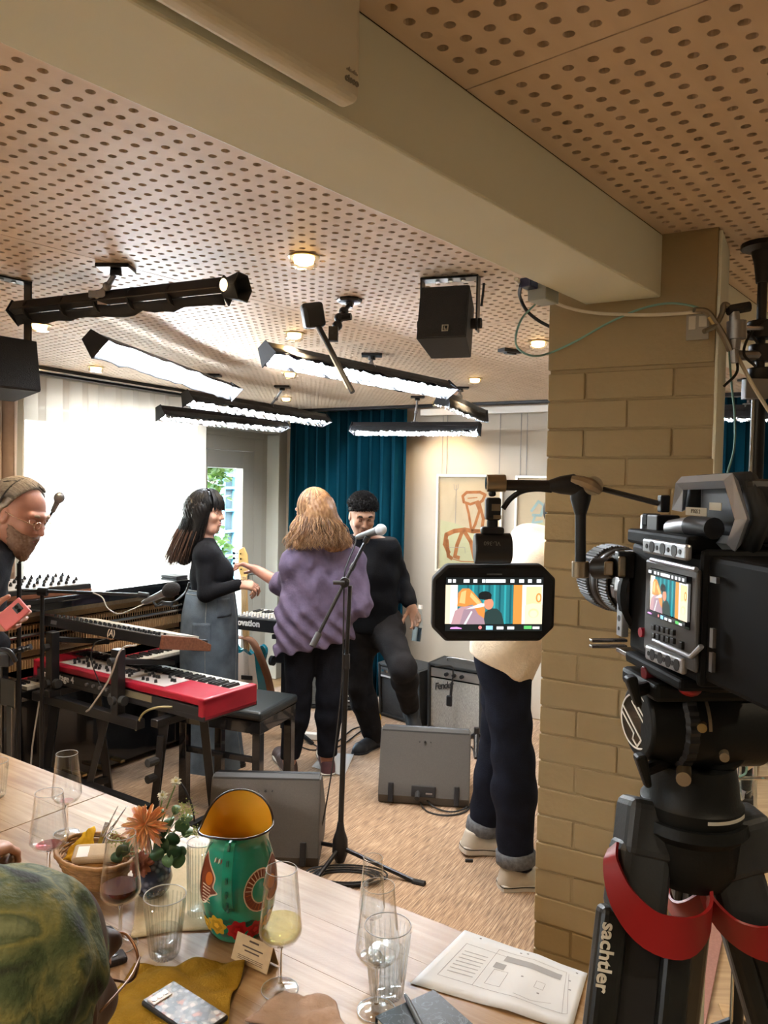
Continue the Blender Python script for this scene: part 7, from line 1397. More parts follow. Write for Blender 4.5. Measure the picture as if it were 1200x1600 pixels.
for i in range(28): a = 2*PI*i/28; mb = MB(RZ(ba)); mb.tube([(.080*math.cos(a), .056*math.sin(a), .004), (.114*math.cos(a), .082*math.sin(a), .068)], .0022, 5); mb.build('wicker_stake', m_wk, o)
def PX_(x, y, z): return PZ(x, y, TS+z)
def cloth(name, label, cat, quad, h, material, bumps=.006, seed=1, nu=24, nv=24, group=None, sol=.0016, fold=None):
    c = sum(quad, Vector())/4; r = random.Random(seed); ph = [r.uniform(0, 6.3) for _ in range(8)]
    def fn(u, v):
        q = quad[0].lerp(quad[1], u).lerp(quad[3].lerp(quad[2], u), v); w = abs(math.sin(u*5+ph[0]+2*math.sin(v*3+ph[1]))*math.sin(v*6+ph[2]+1.5*math.sin(u*4+ph[3])))+.5*abs(math.sin((u+v)*9+ph[4]))*abs(math.sin((u-v)*7+ph[5]))
        e = Vector((math.sin(v*9+ph[6]), math.cos(u*8+ph[7]), 0))*.004*(1 if u in (0, 1) or v in (0, 1) else .5); return q-c+e+Vector((0, 0, h+bumps*w+(fold(u, v) if fold else 0)))
    mb = MB(); mb.grid(fn, nu, nv); ob = mb.build(name, material, None, smooth='full', solid=sol); ob.location = c; return tag(ob, label, cat, group)
m_ylw = cloth_mat('yellow_napkin', (.56, .33, .02), .08, 40)
cloth('cloth_napkin', 'bright yellow napkin tucked into the wicker basket', 'napkin', [PX_(92, 1350, .055), PX_(150, 1343, .062), PX_(146, 1292, .115), PX_(128, 1305, .10)], 0, m_ylw, .006, 3, 14, 14)
q = PX_(155, 1333, .075); mb = MB(T(*q) @ RZ(ba+.75) @ RX(.35)); mb.box((0, 0, 0), (.12, .05, .022)); ob = mb.build('paper_packet', mat('packet_paper', (.48, .38, .26), .7, noise=.06, nscale=30, bump=.2, bscale=50), None, bevel=.009, seg=3); tag(ob, 'cream paper packet with a white sticker lying in the wicker basket', 'packet')
mb = MB(T(*q) @ RZ(ba+.75) @ RX(.35)); mb.box((-.035, -.004, .0115), (.026, .032, .001)); mb.build('sticker', WHITE, ob)
def fork(label, a, b):
    a = Vector(a); b = Vector(b); d = (b-a); L = d.length; F = aim(a, d, (0, 0, 1)); o = thing('fork', label, 'fork', a); mb = MB(F); mb.tube([(0, 0, 0), (0, 0, L*.5), (0, 0, L*.68)], [.0045, .003, .003], 6, flat=.5); mb.box((0, 0, L*.72), (.021, .003, .03)); mb.build('handle', STEEL, o, world=True, smooth=True, bevel=.001)
    for i in range(4): mb = MB(F); mb.cyl((-.009+.006*i, 0, L*.73), (-.009+.006*i, 0, L), .0017, .001, n=6); mb.build('tine', STEEL, o, world=True)
fork('steel fork standing tines up in the wicker basket', PX_(152, 1325, .06), PX_(183, 1262, .16))
fork('second steel fork leaning behind the first in the wicker basket', PX_(158, 1318, .06), PX_(197, 1262, .15))
for lb, a, b in (('steel knife leaning in the basket behind the yellow napkin', (150, 1335, .055), (168, 1285, .115)), ('second steel knife leaning beside the forks in the basket', (156, 1334, .055), (176, 1292, .11))):
    A_, B2 = PX_(*a), PX_(*b); F = aim(A_, B2-A_, (0, 0, 1)); L = (B2-A_).length; o = thing('knife', lb, 'knife', A_); mb = MB(F); mb.box((0, 0, L*.62), (.014, .003, L*.76)); mb.build('handle', STEEL, o, world=True, bevel=.0012); mb = MB(F); mb.box((0, 0, L*.12), (.016, .0015, L*.24)); mb.build('blade', STEEL, o, world=True)
# --- cloths, phone, cards, papers, notebook
cloth('table_runner', 'cream linen cloth spread under the vase and the jug', 'cloth', [PX_(203, 1466, 0), PX_(352, 1449, 0), PX_(322, 1322, 0), PX_(225, 1338, 0)], .0016, cloth_mat('cream_linen', (.50, .42, .28), .05, 60), .0012, 5, group=None)
m_mus = cloth_mat('mustard_linen', (.25, .145, .012), .12, 30, bump=.4, bscale=220)
cloth('mustard_napkin', 'rumpled mustard linen napkin under the patterned phone', 'napkin', [PX_(128, 1622, 0), PX_(345, 1640, 0), PX_(382, 1508, 0), PX_(208, 1514, 0)], .002, m_mus, .012, 8, 40, 40)
cloth('pink_napkin', 'folded dusty pink napkin at the bottom edge beside the notebook', 'napkin', [PX_(384, 1600, 0), PX_(560, 1640, 0), PX_(520, 1566, 0), PX_(442, 1556, 0)], .004, cloth_mat('dusty_linen', (.36, .25, .185), .08, 30), .005, 9, 24, 24, sol=.004)
a, b, c = PX_(222, 1560, .02), PX_(272, 1534, .02), PX_(352, 1585, .02); X_ = (c-b).normalized(); Y_ = Vector((-X_.y, X_.x, 0)); ctr = (a+c)/2; ctr = b+X_*.077-Y_*.037; F = frame(ctr, X_, Y_, (0, 0, 1))
m_fl = mat('floral_case', (.2, .2, .22), .35); n = m_fl.node_tree.nodes; L = m_fl.node_tree.links; tc = n.new('ShaderNodeTexCoord'); nd = n.new('ShaderNodeTexNoise'); nd.inputs['Scale'].default_value = 60; L.new(tc.outputs['Object'], nd.inputs[0]); mxv = n.new('ShaderNodeMix'); mxv.data_type = 'RGBA'; mxv.inputs[0].default_value = .012; L.new(tc.outputs['Object'], mxv.inputs[6]); L.new(nd.outputs['Color'], mxv.inputs[7]); vo = n.new('ShaderNodeTexVoronoi'); vo.inputs['Scale'].default_value = 85; L.new(mxv.outputs[2], vo.inputs[0]); sp_ = n.new('ShaderNodeSeparateColor'); L.new(vo.outputs['Color'], sp_.inputs[0]); rp = n.new('ShaderNodeValToRGB'); rp.color_ramp.interpolation = 'CONSTANT'; cr = rp.color_ramp
for i, (ps, c_) in enumerate(((0, (.13, .14, .17)), (.25, (.34, .34, .36)), (.42, (.07, .08, .10)), (.58, (.50, .46, .44)), (.74, (.42, .20, .16)), (.88, (.22, .24, .27)))):
    e = cr.elements[i] if i < 2 else cr.elements.new(ps); e.position = ps; e.color = (*c_, 1)
L.new(sp_.outputs[0], rp.inputs[0]); r2 = n.new('ShaderNodeValToRGB'); r2.color_ramp.elements[0].position = .38; r2.color_ramp.elements[1].position = .5; r2.color_ramp.elements[1].color = (.25, .25, .27, 1); r2.color_ramp.elements[0].color = (1, 1, 1, 1); L.new(vo.outputs['Distance'], r2.inputs[0]); mm = n.new('ShaderNodeMix'); mm.data_type = 'RGBA'; mm.blend_type = 'MULTIPLY'; mm.inputs[0].default_value = .7; L.new(rp.outputs[0], mm.inputs[6]); L.new(r2.outputs[0], mm.inputs[7]); L.new(mm.outputs[2], bsdf(m_fl).inputs['Base Color'])
o = thing('mobile_phone', 'phone in a black edged floral case lying on the mustard napkin', 'phone', ctr); mb = MB(F); mb.box((0, 0, -.002), (.155, .075, .011)); mb.build('bumper', BLK, o, world=True, bevel=.005, seg=3); mb = MB(F); mb.box((0, 0, .0034), (.149, .069, .002)); mb.build('case_back', m_fl, o, world=True, bevel=.0006)
mb = MB(F); mb.box((-.055, -.012, .0055), (.022, .040, .003)); cb = mb.build('camera_bump', mat('camera_white', (.62, .58, .58), .35), o, world=True, bevel=.004)
for q in (-.024, -.012, 0): mb = MB(F); mb.cyl((-.055, q, .006), (-.055, q, .0082), .0050, n=14); mb.build('lens', GLB, cb, world=True)
# place card
a, b, c, d = PX_(361, 1497, .002), PX_(380, 1462, .045), PX_(434, 1480, .045), PX_(417, 1523, .002); o = thing('place_card', 'small kraft tent card printed with dark lines standing by the jug', 'card', (a+d)/2)
X_ = (d-a).normalized(); Y_ = ((b-a)-X_*(b-a).dot(X_)).normalized(); w = (d-a).length; h = .050; F = frame((a+d)/2+Y_*h/2, X_, Y_, X_.cross(Y_)); mb = MB(F); mb.box((0, 0, 0), (w, h, .0008)); fc = mb.build('front_flap', mat('kraft_card', (.46, .34, .19), .8, noise=.06, nscale=80), o, world=True)
e1 = (b+c)/2; top = F @ Vector((0, h/2, 0)); bk_ = Vector((-Y_.x, -Y_.y, 0)); dirb = Vector((Y_.x*.9, Y_.y*.9, -Y_.z)).normalized(); mb = MB(frame(top+dirb*h/2, X_, dirb, X_.cross(dirb))); mb.box((0, 0, 0), (w, h, .0008)); mb.build('back_flap', MATS['kraft_card'], o, world=True)
ink = mat('brown_ink', (.07, .045, .03), .8); mb = MB(F)
for y, ww, hh in ((.35, .26, .006), (.12, .56, .0045), (-.02, .40, .0045), (-.24, .70, .0016), (-.30, .66, .0016), (-.36, .70, .0016)): mb.box((0, y*h, .0006), (ww*w, hh*.55, .0004))
mb.build('printed_lines', ink, fc, world=True)
# floor plan sheet
P = [PX_(641, 1537, 0), PX_(726, 1454, 0), PX_(918, 1522, 0), PX_(893, 1612, 0)]; ctr = sum(P, Vector())/4; o = thing('floor_plan_sheet', 'large white paper with a printed floor plan at the corner of the table', 'paper', ctr)
crease = lambda u, v: .0012+.0035*max(0, 1-abs(u-.62)/.18)+.002*math.sin(v*3)*u
sf_ = lambda u, v, l=0: P[0].lerp(P[1], v).lerp(P[3].lerp(P[2], v), u)+Vector((0, 0, crease(u, v)+l))
mb = MB(); mb.grid(lambda u, v: sf_(u, v), 24, 8); sh = mb.build('sheet', mat('plan_paper', (.55, .57, .60), .7), o, world=True, smooth='full', solid=.0004)
pg_ = mat('plan_grey', (.28, .285, .30), .8); pk_ = mat('plan_ink', (.22, .22, .24), .8); pl_ = mat('plan_light', (.38, .39, .41), .8)
def pline(mb, pts, w, l=.0006):
    for (u0, v0), (u1, v1) in zip(pts, pts[1:]):
        k = max(2, int(abs(u1-u0)*24)+1); d = Vector((u1-u0, v1-v0)).normalized(); nx, ny = -d.y*w, d.x*w; vs = []
        for i in range(k+1): t = i/k; u, v = u0+(u1-u0)*t, v0+(v1-v0)*t; vs += [sf_(u+nx, v+ny*1.6, l), sf_(u-nx, v-ny*1.6, l)]
        mb.add(vs, [(i*2, i*2+1, i*2+3, i*2+2) for i in range(k)])
mb = MB()
for q in ([(.10, .22), (.10, .80), (.42, .80)], [(.34, .22), (.34, .88), (.86, .88), (.92, .20), (.34, .22)], [(.10, .22), (.34, .22)], [(.40, .30), (.40, .55), (.50, .55), (.50, .30), (.40, .30)], [(.60, .26), (.72, .24), (.84, .30)], [(.70, .45), (.76, .45), (.76, .56), (.70, .56), (.70, .45)], [(.92, .20), (.95, .22), (.88, .86)]): pline(mb, q, .0013)
for q in ((.16, .95), (.5, .93), (.55, .95), (.93, .93), (.6, .55), (.74, .38), (.9, .75), (.92, .6)): pline(mb, [(q[0]-.008, q[1]), (q[0]+.008, q[1])], .006)
mb.build('plan_lines', pk_, sh, world=True); mb = MB(); pline(mb, [(.42, .77), (.84, .76)], .030); pline(mb, [(.38, .62), (.46, .62)], .03); mb.build('plan_hatching', pg_, sh, world=True)
mb = MB()
for i in range(7): pline(mb, [(.13, .32+i*.06), (.31, .33+i*.06)], .004)
k_ = mb.build('plan_lettering', pl_, sh, world=True); k_['kind'] = 'stuff'
# notebook and pen
a, b, c = PX_(577, 1592, .014), PX_(678, 1546, .014), PX_(752, 1606, .014); Y_ = (b-a).normalized(); X_ = Vector((Y_.y, -Y_.x, 0)); ww, hh = .150, .135; ctr = b-Y_*hh/2+X_*ww/2; F = frame(ctr, X_, Y_, (0, 0, 1))
m_nb = mat('marbled_cover', (.018, .024, .030), .4); n = m_nb.node_tree.nodes; L = m_nb.node_tree.links; tc = n.new('ShaderNodeTexCoord'); nz = n.new('ShaderNodeTexNoise'); nz.inputs['Scale'].default_value = 22; nz.inputs['Detail'].default_value = 6; nz.inputs['Distortion'].default_value = 2.5; L.new(tc.outputs['Object'], nz.inputs[0]); rp = n.new('ShaderNodeValToRGB'); cr = rp.color_ramp; cr.elements[0].position = .485; cr.elements[0].color = (.018, .024, .030, 1); cr.elements[1].position = .5; cr.elements[1].color = (.12, .15, .17, 1); e = cr.elements.new(.515); e.color = (.018, .024, .030, 1); L.new(nz.outputs[0], rp.inputs[0]); L.new(rp.outputs[0], bsdf(m_nb).inputs['Base Color'])
o = thing('notebook', 'dark marbled notebook at the bottom edge in front of the floor plan', 'notebook', ctr); mb = MB(F); mb.box((0, 0, -.0005), (ww, hh, .002)); mb.box((0, 0, -.0128), (ww, hh, .002)); mb.box((-ww/2+.001, 0, -.0066), (.002, hh, .012)); mb.build('cover', m_nb, o, world=True, bevel=.0008); mb = MB(F); mb.box((.002, 0, -.0066), (ww-.006, hh-.006, .010)); mb.build('pages', mat('pages', (.7, .68, .62), .8), o, world=True)
a, b = PX_(634, 1556, .019), PX_(662, 1612, .019); o = thing('pen', 'dark grey pen lying across the marbled notebook', 'pen', a); d = (b-a).normalized(); mb = MB(); mb.cyl(a, a+d*.012, .0035, .0042, n=10); mb.cyl(a+d*.012, a+d*.13, .0045, n=12); mb.build('barrel', mat('pen_grey', (.09, .10, .11), .35), o, world=True, smooth=True); mb = MB(); mb.cyl(a-d*.004, a, .002, n=8); mb.build('tip', STEEL, o, world=True)
p = PX_(172, 1500, .006); mb = MB(); mb.box((0, 0, 0), (.062, .038, .014)); o = mb.build('key_fob', BLK, None, bevel=.006, seg=3); o.matrix_world = T(*p) @ RZ(.6); tag(o, 'black key fob with round buttons next to the glasses and the wine glass foot', 'key fob')
for q in (-.012, .008): mb = MB(); mb.lathe([(.009, .007), (.008, .0085), (0, .009)], 14, M=T(q, .002, 0)); mb.build('button', mat('fob_button', (.05, .055, .06), .25), o, smooth=True)
# ---------------------------------------------------------------- guest in green headwrap in the foreground
DG = .80; base = Vector((-.42, .66, 0)); root = person('seated guest in green patterned headwrap, seen from behind in the lower left corner', base)
C = PD(36, 1566, DG); A = head_axes((.24, .96, -.16)); f, r, u = A
J = dict(neck=C-u*.17-f*.03, fwd=f.copy()); lft = -r
J['shL'] = J['neck']+lft*.17-Vector((0, 0, .05)); J['shR'] = J['neck']-lft*.17-Vector((0, 0, .05)); hp_ = J['neck']+Vector((0, 0, -.56))-f*.05
J.update(hipL=hp_+lft*.09, hipR=hp_-lft*.09, elL=J['shL']+f*.06-Vector((0, 0, .27)), elR=J['shR']+f*.03-lft*.06-Vector((0, 0, .27)), knL=hp_+lft*.13+f*.40, knR=hp_-lft*.13+f*.40)
J.update(wrL=J['elL']-Vector((0, 0, .10))+f*.17-lft*.08, wrR=J['elR']-Vector((0, 0, .10))+f*.17+lft*.08, anL=J['knL']-Vector((0, 0, .40)), anR=J['knR']-Vector((0, 0, .40)))
full_body(root, J, m_brown, C, A, 1.05, .95, [(J['wrR'], f, (0, 0, -1), 1, .3, .95), (J['wrL'], f, (0, 0, -1), -1, .3, .95)], fine=.0034); face_parts(root, C, A, 1.05, brow=(.01, .008, .007), lip=(.16, .05, .045))
S_ = SDF(*bounds([J[k] for k in ('shL', 'shR', 'neck', 'hipL', 'hipR', 'elL', 'elR')], .16), .010); torso(S_, J, .018, .95); arm(S_, J, 'L', .016, .95, -.2); arm(S_, J, 'R', .016, .95, -.2); S_.clip(J['neck']+Vector((0, 0, .0)), (0, 0, 1)); add_mesh(S_, 'blouse', cloth_mat('dark_blouse', (.03, .025, .03), .2, 20), root)
S_ = SDF(*bounds([J[k] for k in ('hipL', 'hipR', 'knL', 'knR', 'anL', 'anR')], .15), .012); S_.cap(J['hipL'], J['hipR'], .11, k=.05)
for g in 'LR': leg(S_, J, g, .016, 1.0, .04, .03)
add_mesh(S_, 'trousers', m_bj, root)
mb = MB(T(hp_.x-base.x, hp_.y-base.y, 0) @ RZ(math.atan2(f.y, f.x))); 
wrapm = mat('headwrap_print', (.10, .15, .06), .75, bump=.25, bscale=160); n = wrapm.node_tree.nodes; L = wrapm.node_tree.links; tc = n.new('ShaderNodeTexCoord'); nz = n.new('ShaderNodeTexNoise'); nz.inputs['Scale'].default_value = 13; nz.inputs['Detail'].default_value = 6; nz.inputs['Distortion'].default_value = 1.6; L.new(tc.outputs['Object'], nz.inputs[0]); wv = n.new('ShaderNodeTexWave'); wv.wave_type = 'RINGS'; wv.inputs['Scale'].default_value = 5; wv.inputs['Distortion'].default_value = 5; wv.inputs['Detail'].default_value = 3; L.new(tc.outputs['Object'], wv.inputs[0]); mx_ = n.new('ShaderNodeMath'); mx_.operation = 'MULTIPLY_ADD'; mx_.inputs[1].default_value = .22; L.new(wv.outputs[0], mx_.inputs[0]); ms = n.new('ShaderNodeMath'); ms.operation = 'MULTIPLY'; ms.inputs[1].default_value = .82; L.new(nz.outputs[0], ms.inputs[0]); L.new(ms.outputs[0], mx_.inputs[2]); rp = n.new('ShaderNodeValToRGB'); cr = rp.color_ramp; L.new(mx_.outputs[0], rp.inputs[0])
for i, (ps, c_) in enumerate(((.30, (.008, .012, .008)), (.40, (.04, .065, .028)), (.47, (.085, .105, .045)), (.53, (.155, .155, .055)), (.60, (.05, .075, .036)), (.70, (.14, .17, .10)))):
    e = cr.elements[i] if i < 2 else cr.elements.new(ps); e.position = ps; e.color = (*c_, 1)
L.new(rp.outputs[0], bsdf(wrapm).inputs['Base Color'])
R = [f, r, u]; S_ = SDF(*bounds([C], .27), .0065); p = lambda a, b, c: C+(f*a+r*b+u*c)*1.05
S_.ell(p(-.045, 0, .035), [.125, .098, .112], R, .02); S_.ell(p(-.085, 0, -.01), [.09, .09, .095], R, .04); S_.clip(p(.040, 0, .0), f*.90-u*.30)
S_.disp(lambda x, y, z: .004*np.sin(x*60+z*70+2*np.sin(y*40))+.003*np.sin(y*90-z*50)); add_mesh(S_, 'headwrap', wrapm, root)
gm = mat('tortoise_gold', (.20, .10, .05), .3, .5); mb = MB(T(*(-base)))
for g in (-1, 1): mb.tube(spline([p(.118-.012*abs(math.cos(t)), g*(.036+.030*math.cos(t)), .002+.026*math.sin(t)) for t in [q*PI/6 for q in range(13)]], 3), .0018, 6); mb.tube(spline([p(.108, g*.066, .010), p(.06, g*.082, .010), p(.0, g*.088, .006)], 4), .0014, 6)
mb.build('glasses', gm, root, smooth='full')
for g in (-1, 1): mb = MB(T(*(-base))); k = 24; mb.add([p(.112, g*.036, .002)]+[p(.118-.012*abs(math.cos(t)), g*(.036+.029*math.cos(t)), .002+.025*math.sin(t)) for t in [q*2*PI/k for q in range(k)]], [(0, 1+i, 1+(i+1) % k) for i in range(k)]); mb.build('spectacle_lens', thin_glass('lens_tint', (.80, .74, .74), 1.5), root)
o = thing('dining_chair', 'dark wooden stool under the guest in the green headwrap', 'chair', (hp_.x, hp_.y, 0), math.atan2(f.y, f.x)); zs = hp_.z-.125
mb = MB(); mb.box((.05, 0, zs-.02), (.40, .40, .04)); mb.build('seat', WOOD, o, bevel=.01)
for sx in (-.12, .22):
    for sy in (-.16, .16): mb = MB(); mb.cyl((sx, sy, 0), (sx, sy, zs-.03), .018, n=10); mb.build('leg', WOOD, o)
# guest whose hand rests on the table at the left edge
base = Vector((-1.62, 1.28, 0)); root = person('guest at the left edge of whom only a resting hand shows', base); f = Vector((.56, .82, 0)).normalized(); r_ = f.cross(Vector((0, 0, 1))); lft = -r_
J = dict(neck=Vector((-1.60, 1.30, 1.20)), fwd=f); J['shL'] = J['neck']+lft*.18-Vector((0, 0, .05)); J['shR'] = J['neck']-lft*.18-Vector((0, 0, .05)); hp_ = Vector((-1.63, 1.22, .58))
w_ = PZ(-40, 1338, TS+.055); J.update(hipL=hp_+lft*.09, hipR=hp_-lft*.09, elR=Vector((-1.30, 1.52, .84)), wrR=w_, elL=J['shL']+f*.10-Vector((0, 0, .28)), wrL=J['shL']+f*.30-Vector((0, 0, .34))-lft*.08, knL=hp_+lft*.13+f*.40, knR=hp_-lft*.13+f*.40)
J.update(anL=J['knL']-Vector((0, 0, .42)), anR=J['knR']-Vector((0, 0, .42))); C = J['neck']+Vector((0, 0, .19))+f*.03; A = head_axes((.75, .65, -.1))
hd_ = (PZ(40, 1308, TS+.03)-w_).normalized(); full_body(root, J, m_lightskin, C, A, 1.0, 1.0, [(J['wrR'], hd_, (.1, .1, -1), 1, [.45, .5, .55, .6], 1.0), (J['wrL'], f, (0, 0, -1), -1, .3, 1.0)], fine=.005); face_parts(root, C, A)
S_ = SDF(*bounds([J[k] for k in ('shL', 'shR', 'neck', 'hipL', 'hipR', 'elL', 'elR', 'wrR', 'wrL')], .16), .010); torso(S_, J, .02); arm(S_, J, 'L', .02, 1.0, .9); arm(S_, J, 'R', .014, 1.0, .93); S_.clip(J['neck'], (0, 0, 1)); add_mesh(S_, 'patterned_shirt', mat('paisley_cloth', (.03, .03, .035), .8, col2=(.38, .30, .24), nscale=55), root)
S_ = SDF(*bounds([J[k] for k in ('hipL', 'hipR', 'knL', 'knR', 'anL', 'anR')], .15), .012); S_.cap(J['hipL'], J['hipR'], .11, k=.05)
for g in 'LR': leg(S_, J, g, .016, 1.0, .04, .03)
add_mesh(S_, 'trousers', m_bj, root); S_ = SDF(*bounds([C], .18), .008); S_.ell(C+Vector((-.01, 0, .045)), [.105, .105, .10]); S_.ell(C+A[0]*.1-Vector((0, 0, .02)), [.09, .09, .1], None, .01, sub=True); add_mesh(S_, 'hair', m_dkh, root)
mb = MB(T(*(-base)) @ aim(w_-hd_*.012, hd_))
for i in range(3): mb.lathe([(.030+.0016*math.cos(t), .006*i+.0016*math.sin(t)) for t in [q*PI/3 for q in range(6)]], 24, closed=True)
mb.build('bracelet', BRASS, root, smooth='full')
o = thing('dining_chair', 'dark wooden stool under the guest at the left edge', 'chair', (hp_.x, hp_.y, 0), math.atan2(f.y, f.x)); zs = hp_.z-.125
mb = MB(); mb.box((.05, 0, zs-.02), (.40, .40, .04)); mb.build('seat', WOOD, o, bevel=.01)
for sx in (-.12, .22):
    for sy in (-.16, .16): mb = MB(); mb.cyl((sx, sy, 0), (sx, sy, zs-.03), .018, n=10); mb.build('leg', WOOD, o)
# ================================================================== CINEMA CAMERA, MONITOR, TRIPOD
CFW = Vector((-.1, .995, 0)).normalized(); CRT = Vector((CFW.y, -CFW.x, 0)); FL = Vector((.32, 1.0, 0)); CM = frame(FL, CRT, CFW, (0, 0, 1))
def PP(x, y, p0, n): r = ray(x, y); return CAMP+r*((Vector(p0)-CAMP).dot(n)/r.dot(n))
def QL(x, y, off=0.0): q = CM.inverted() @ PP(x, y, FL+CRT*off, CRT); return q      # on the camera's left face, camera-local
m_cam = mat('camera_body', (.005, .005, .0055), .6, spec=.15); m_alu = mat('cage_alu', (.42, .44, .48), .35, .7); m_eg = mat('edge_silver', (.50, .54, .62), .3, .6)
o = thing('video_camera', 'black cinema camera with zoom lens, cage and side screen on the tripod', 'camera', FL+CRT*.055-CFW*.09+Vector((0, 0, 1.50)))
mb = MB(CM); mb.box((.055, -.092, 1.583), (.104, .184, .140)); mb.build('body', m_cam, o, world=True, bevel=.006)
mb = MB(CM); mb.box((.055, -.255, 1.585), (.098, .14, .135)); mb.box((.055, -.185, 1.585), (.112, .012, .148)); mb.build('battery', m_cam, o, world=True, bevel=.006)
for xx, zz in ((-.001, 1.63), (-.001, 1.57), (-.001, 1.545)): mb = MB(CM); mb.box((xx, -.215, zz), (.004, .012 if zz > 1.6 else .006, .006 if zz > 1.6 else .02)); mb.build('port_cover', GREYM, o, world=True)
mb = MB(CM); mb.box((.055, -.085, 1.662), (.122, .16, .018)); mb.build('cage_plate', m_cam, o, world=True, bevel=.004); mb = MB(CM); mb.box((.055, -.085, 1.506), (.122, .15, .014)); mb.build('cage_plate', m_cam, o, world=True, bevel=.004)
def rail(name, p, q, h, holes, off=-.007):
    a, b = QL(*p, off), QL(*q, off); d = b-a; L = d.length; X_ = d.normalized(); F = CM @ frame((a+b)/2, X_, (0, 0, 1), X_.cross(Vector((0, 0, 1)))); mb = MB(F); mb.box((0, 0, 0), (L, h, .008)); ob = mb.build(name, m_alu, o, world=True, bevel=.003); sgn = 1 if (F.to_3x3() @ Vector((0, 0, 1))).dot(CRT) < 0 else -1
    for i in range(holes): mb = MB(F); u = -L*.38+L*.76*i/max(1, holes-1); mb.cyl((u, 0, sgn*.0030), (u, 0, sgn*.0046), h*(.16+.22*(i % 2)), n=10); mb.build('hole', BLK, ob, world=True)
rail('cage_rail', (1008, 852), (1077, 864), .018, 7); rail('cage_rail', (1012, 1018), (1070, 1042), .018, 8)
a, b = QL(992, 912, -.006), QL(982, 1000, -.006)
mb = MB(CM); mb.box((-.004, .004, (a.z+b.z)/2), (.010, .018, abs(a.z-b.z))); mb.build('cage_side_plate', m_alu, o, world=True, bevel=.002)
for i in range(5): mb = MB(CM); mb.cyl((-.0095, .004, a.z+(b.z-a.z)*(.14+.18*i)), (-.0085, .004, a.z+(b.z-a.z)*(.14+.18*i)), .0042 if i % 2 else .0026, n=10); mb.build('hole', BLK, o, world=True)
mb = MB(CM); mb.lathe([(.062, -.012), (.068, -.006), (.068, .004), (.052, .010), (.040, .012)], 36, M=T(.055, .0, 1.585) @ RX(-PI/2)); mb.build('mount_ring', m_cam, o, world=True, smooth=True)
mb = MB(CM); mb.box((.030, -.004, 1.508), (.07, .05, .006)); mb.box((-.012, .030, 1.518), (.05, .010, .004)); mb.box((-.012, .030, 1.510), (.05, .010, .004)); mb.build('rod_plate', STEEL, o, world=True, bevel=.001)
# screen on the left side
s0, s1 = QL(1014, 872), QL(1092, 1012); cs = [QL(1025, 890), QL(1088, 906), QL(1087, 981), QL(1021, 961)]
mb = MB(CM); mb.box((-.003, (s0.y+s1.y)/2-.004, 1.582), (.006, abs(s0.y-s1.y), .110)); mb.build('side_panel', mat('panel_grey', (.09, .09, .095), .4, .3), o, world=True, bevel=.003)
SF = frame(CM @ ((cs[0]+cs[2])/2+Vector((-.0065, 0, 0))), -CFW, (0, 0, 1), -CRT); sw, sh_ = abs(cs[0].y-cs[1].y), abs(cs[0].z-cs[3].z)
SE = {}
def scr(name, c, s=1.0):
    if name not in SE: SE[name] = mat('screen_'+name, (0, 0, 0), .3, emit=c, estr=s)
    return SE[name]
SC = dict(teal=(.02, .16, .18), teal2=(.03, .30, .32), teal3=(.01, .09, .11), cream=(.72, .60, .42), white=(.80, .76, .70), orange=(.62, .24, .05), hair=(.62, .22, .05), hair2=(.78, .42, .16), lilac=(.42, .25, .27), lil2=(.30, .20, .24), dark=(.022, .042, .040), skin=(.55, .23, .14), black=(.01, .012, .012), mic=(.62, .60, .58), pale=(.78, .55, .30), bar=(.8, .82, .85), pink=(.75, .3, .75), green=(.1, .45, .12), blue=(.25, .55, .85), red=(.7, .2, .2))
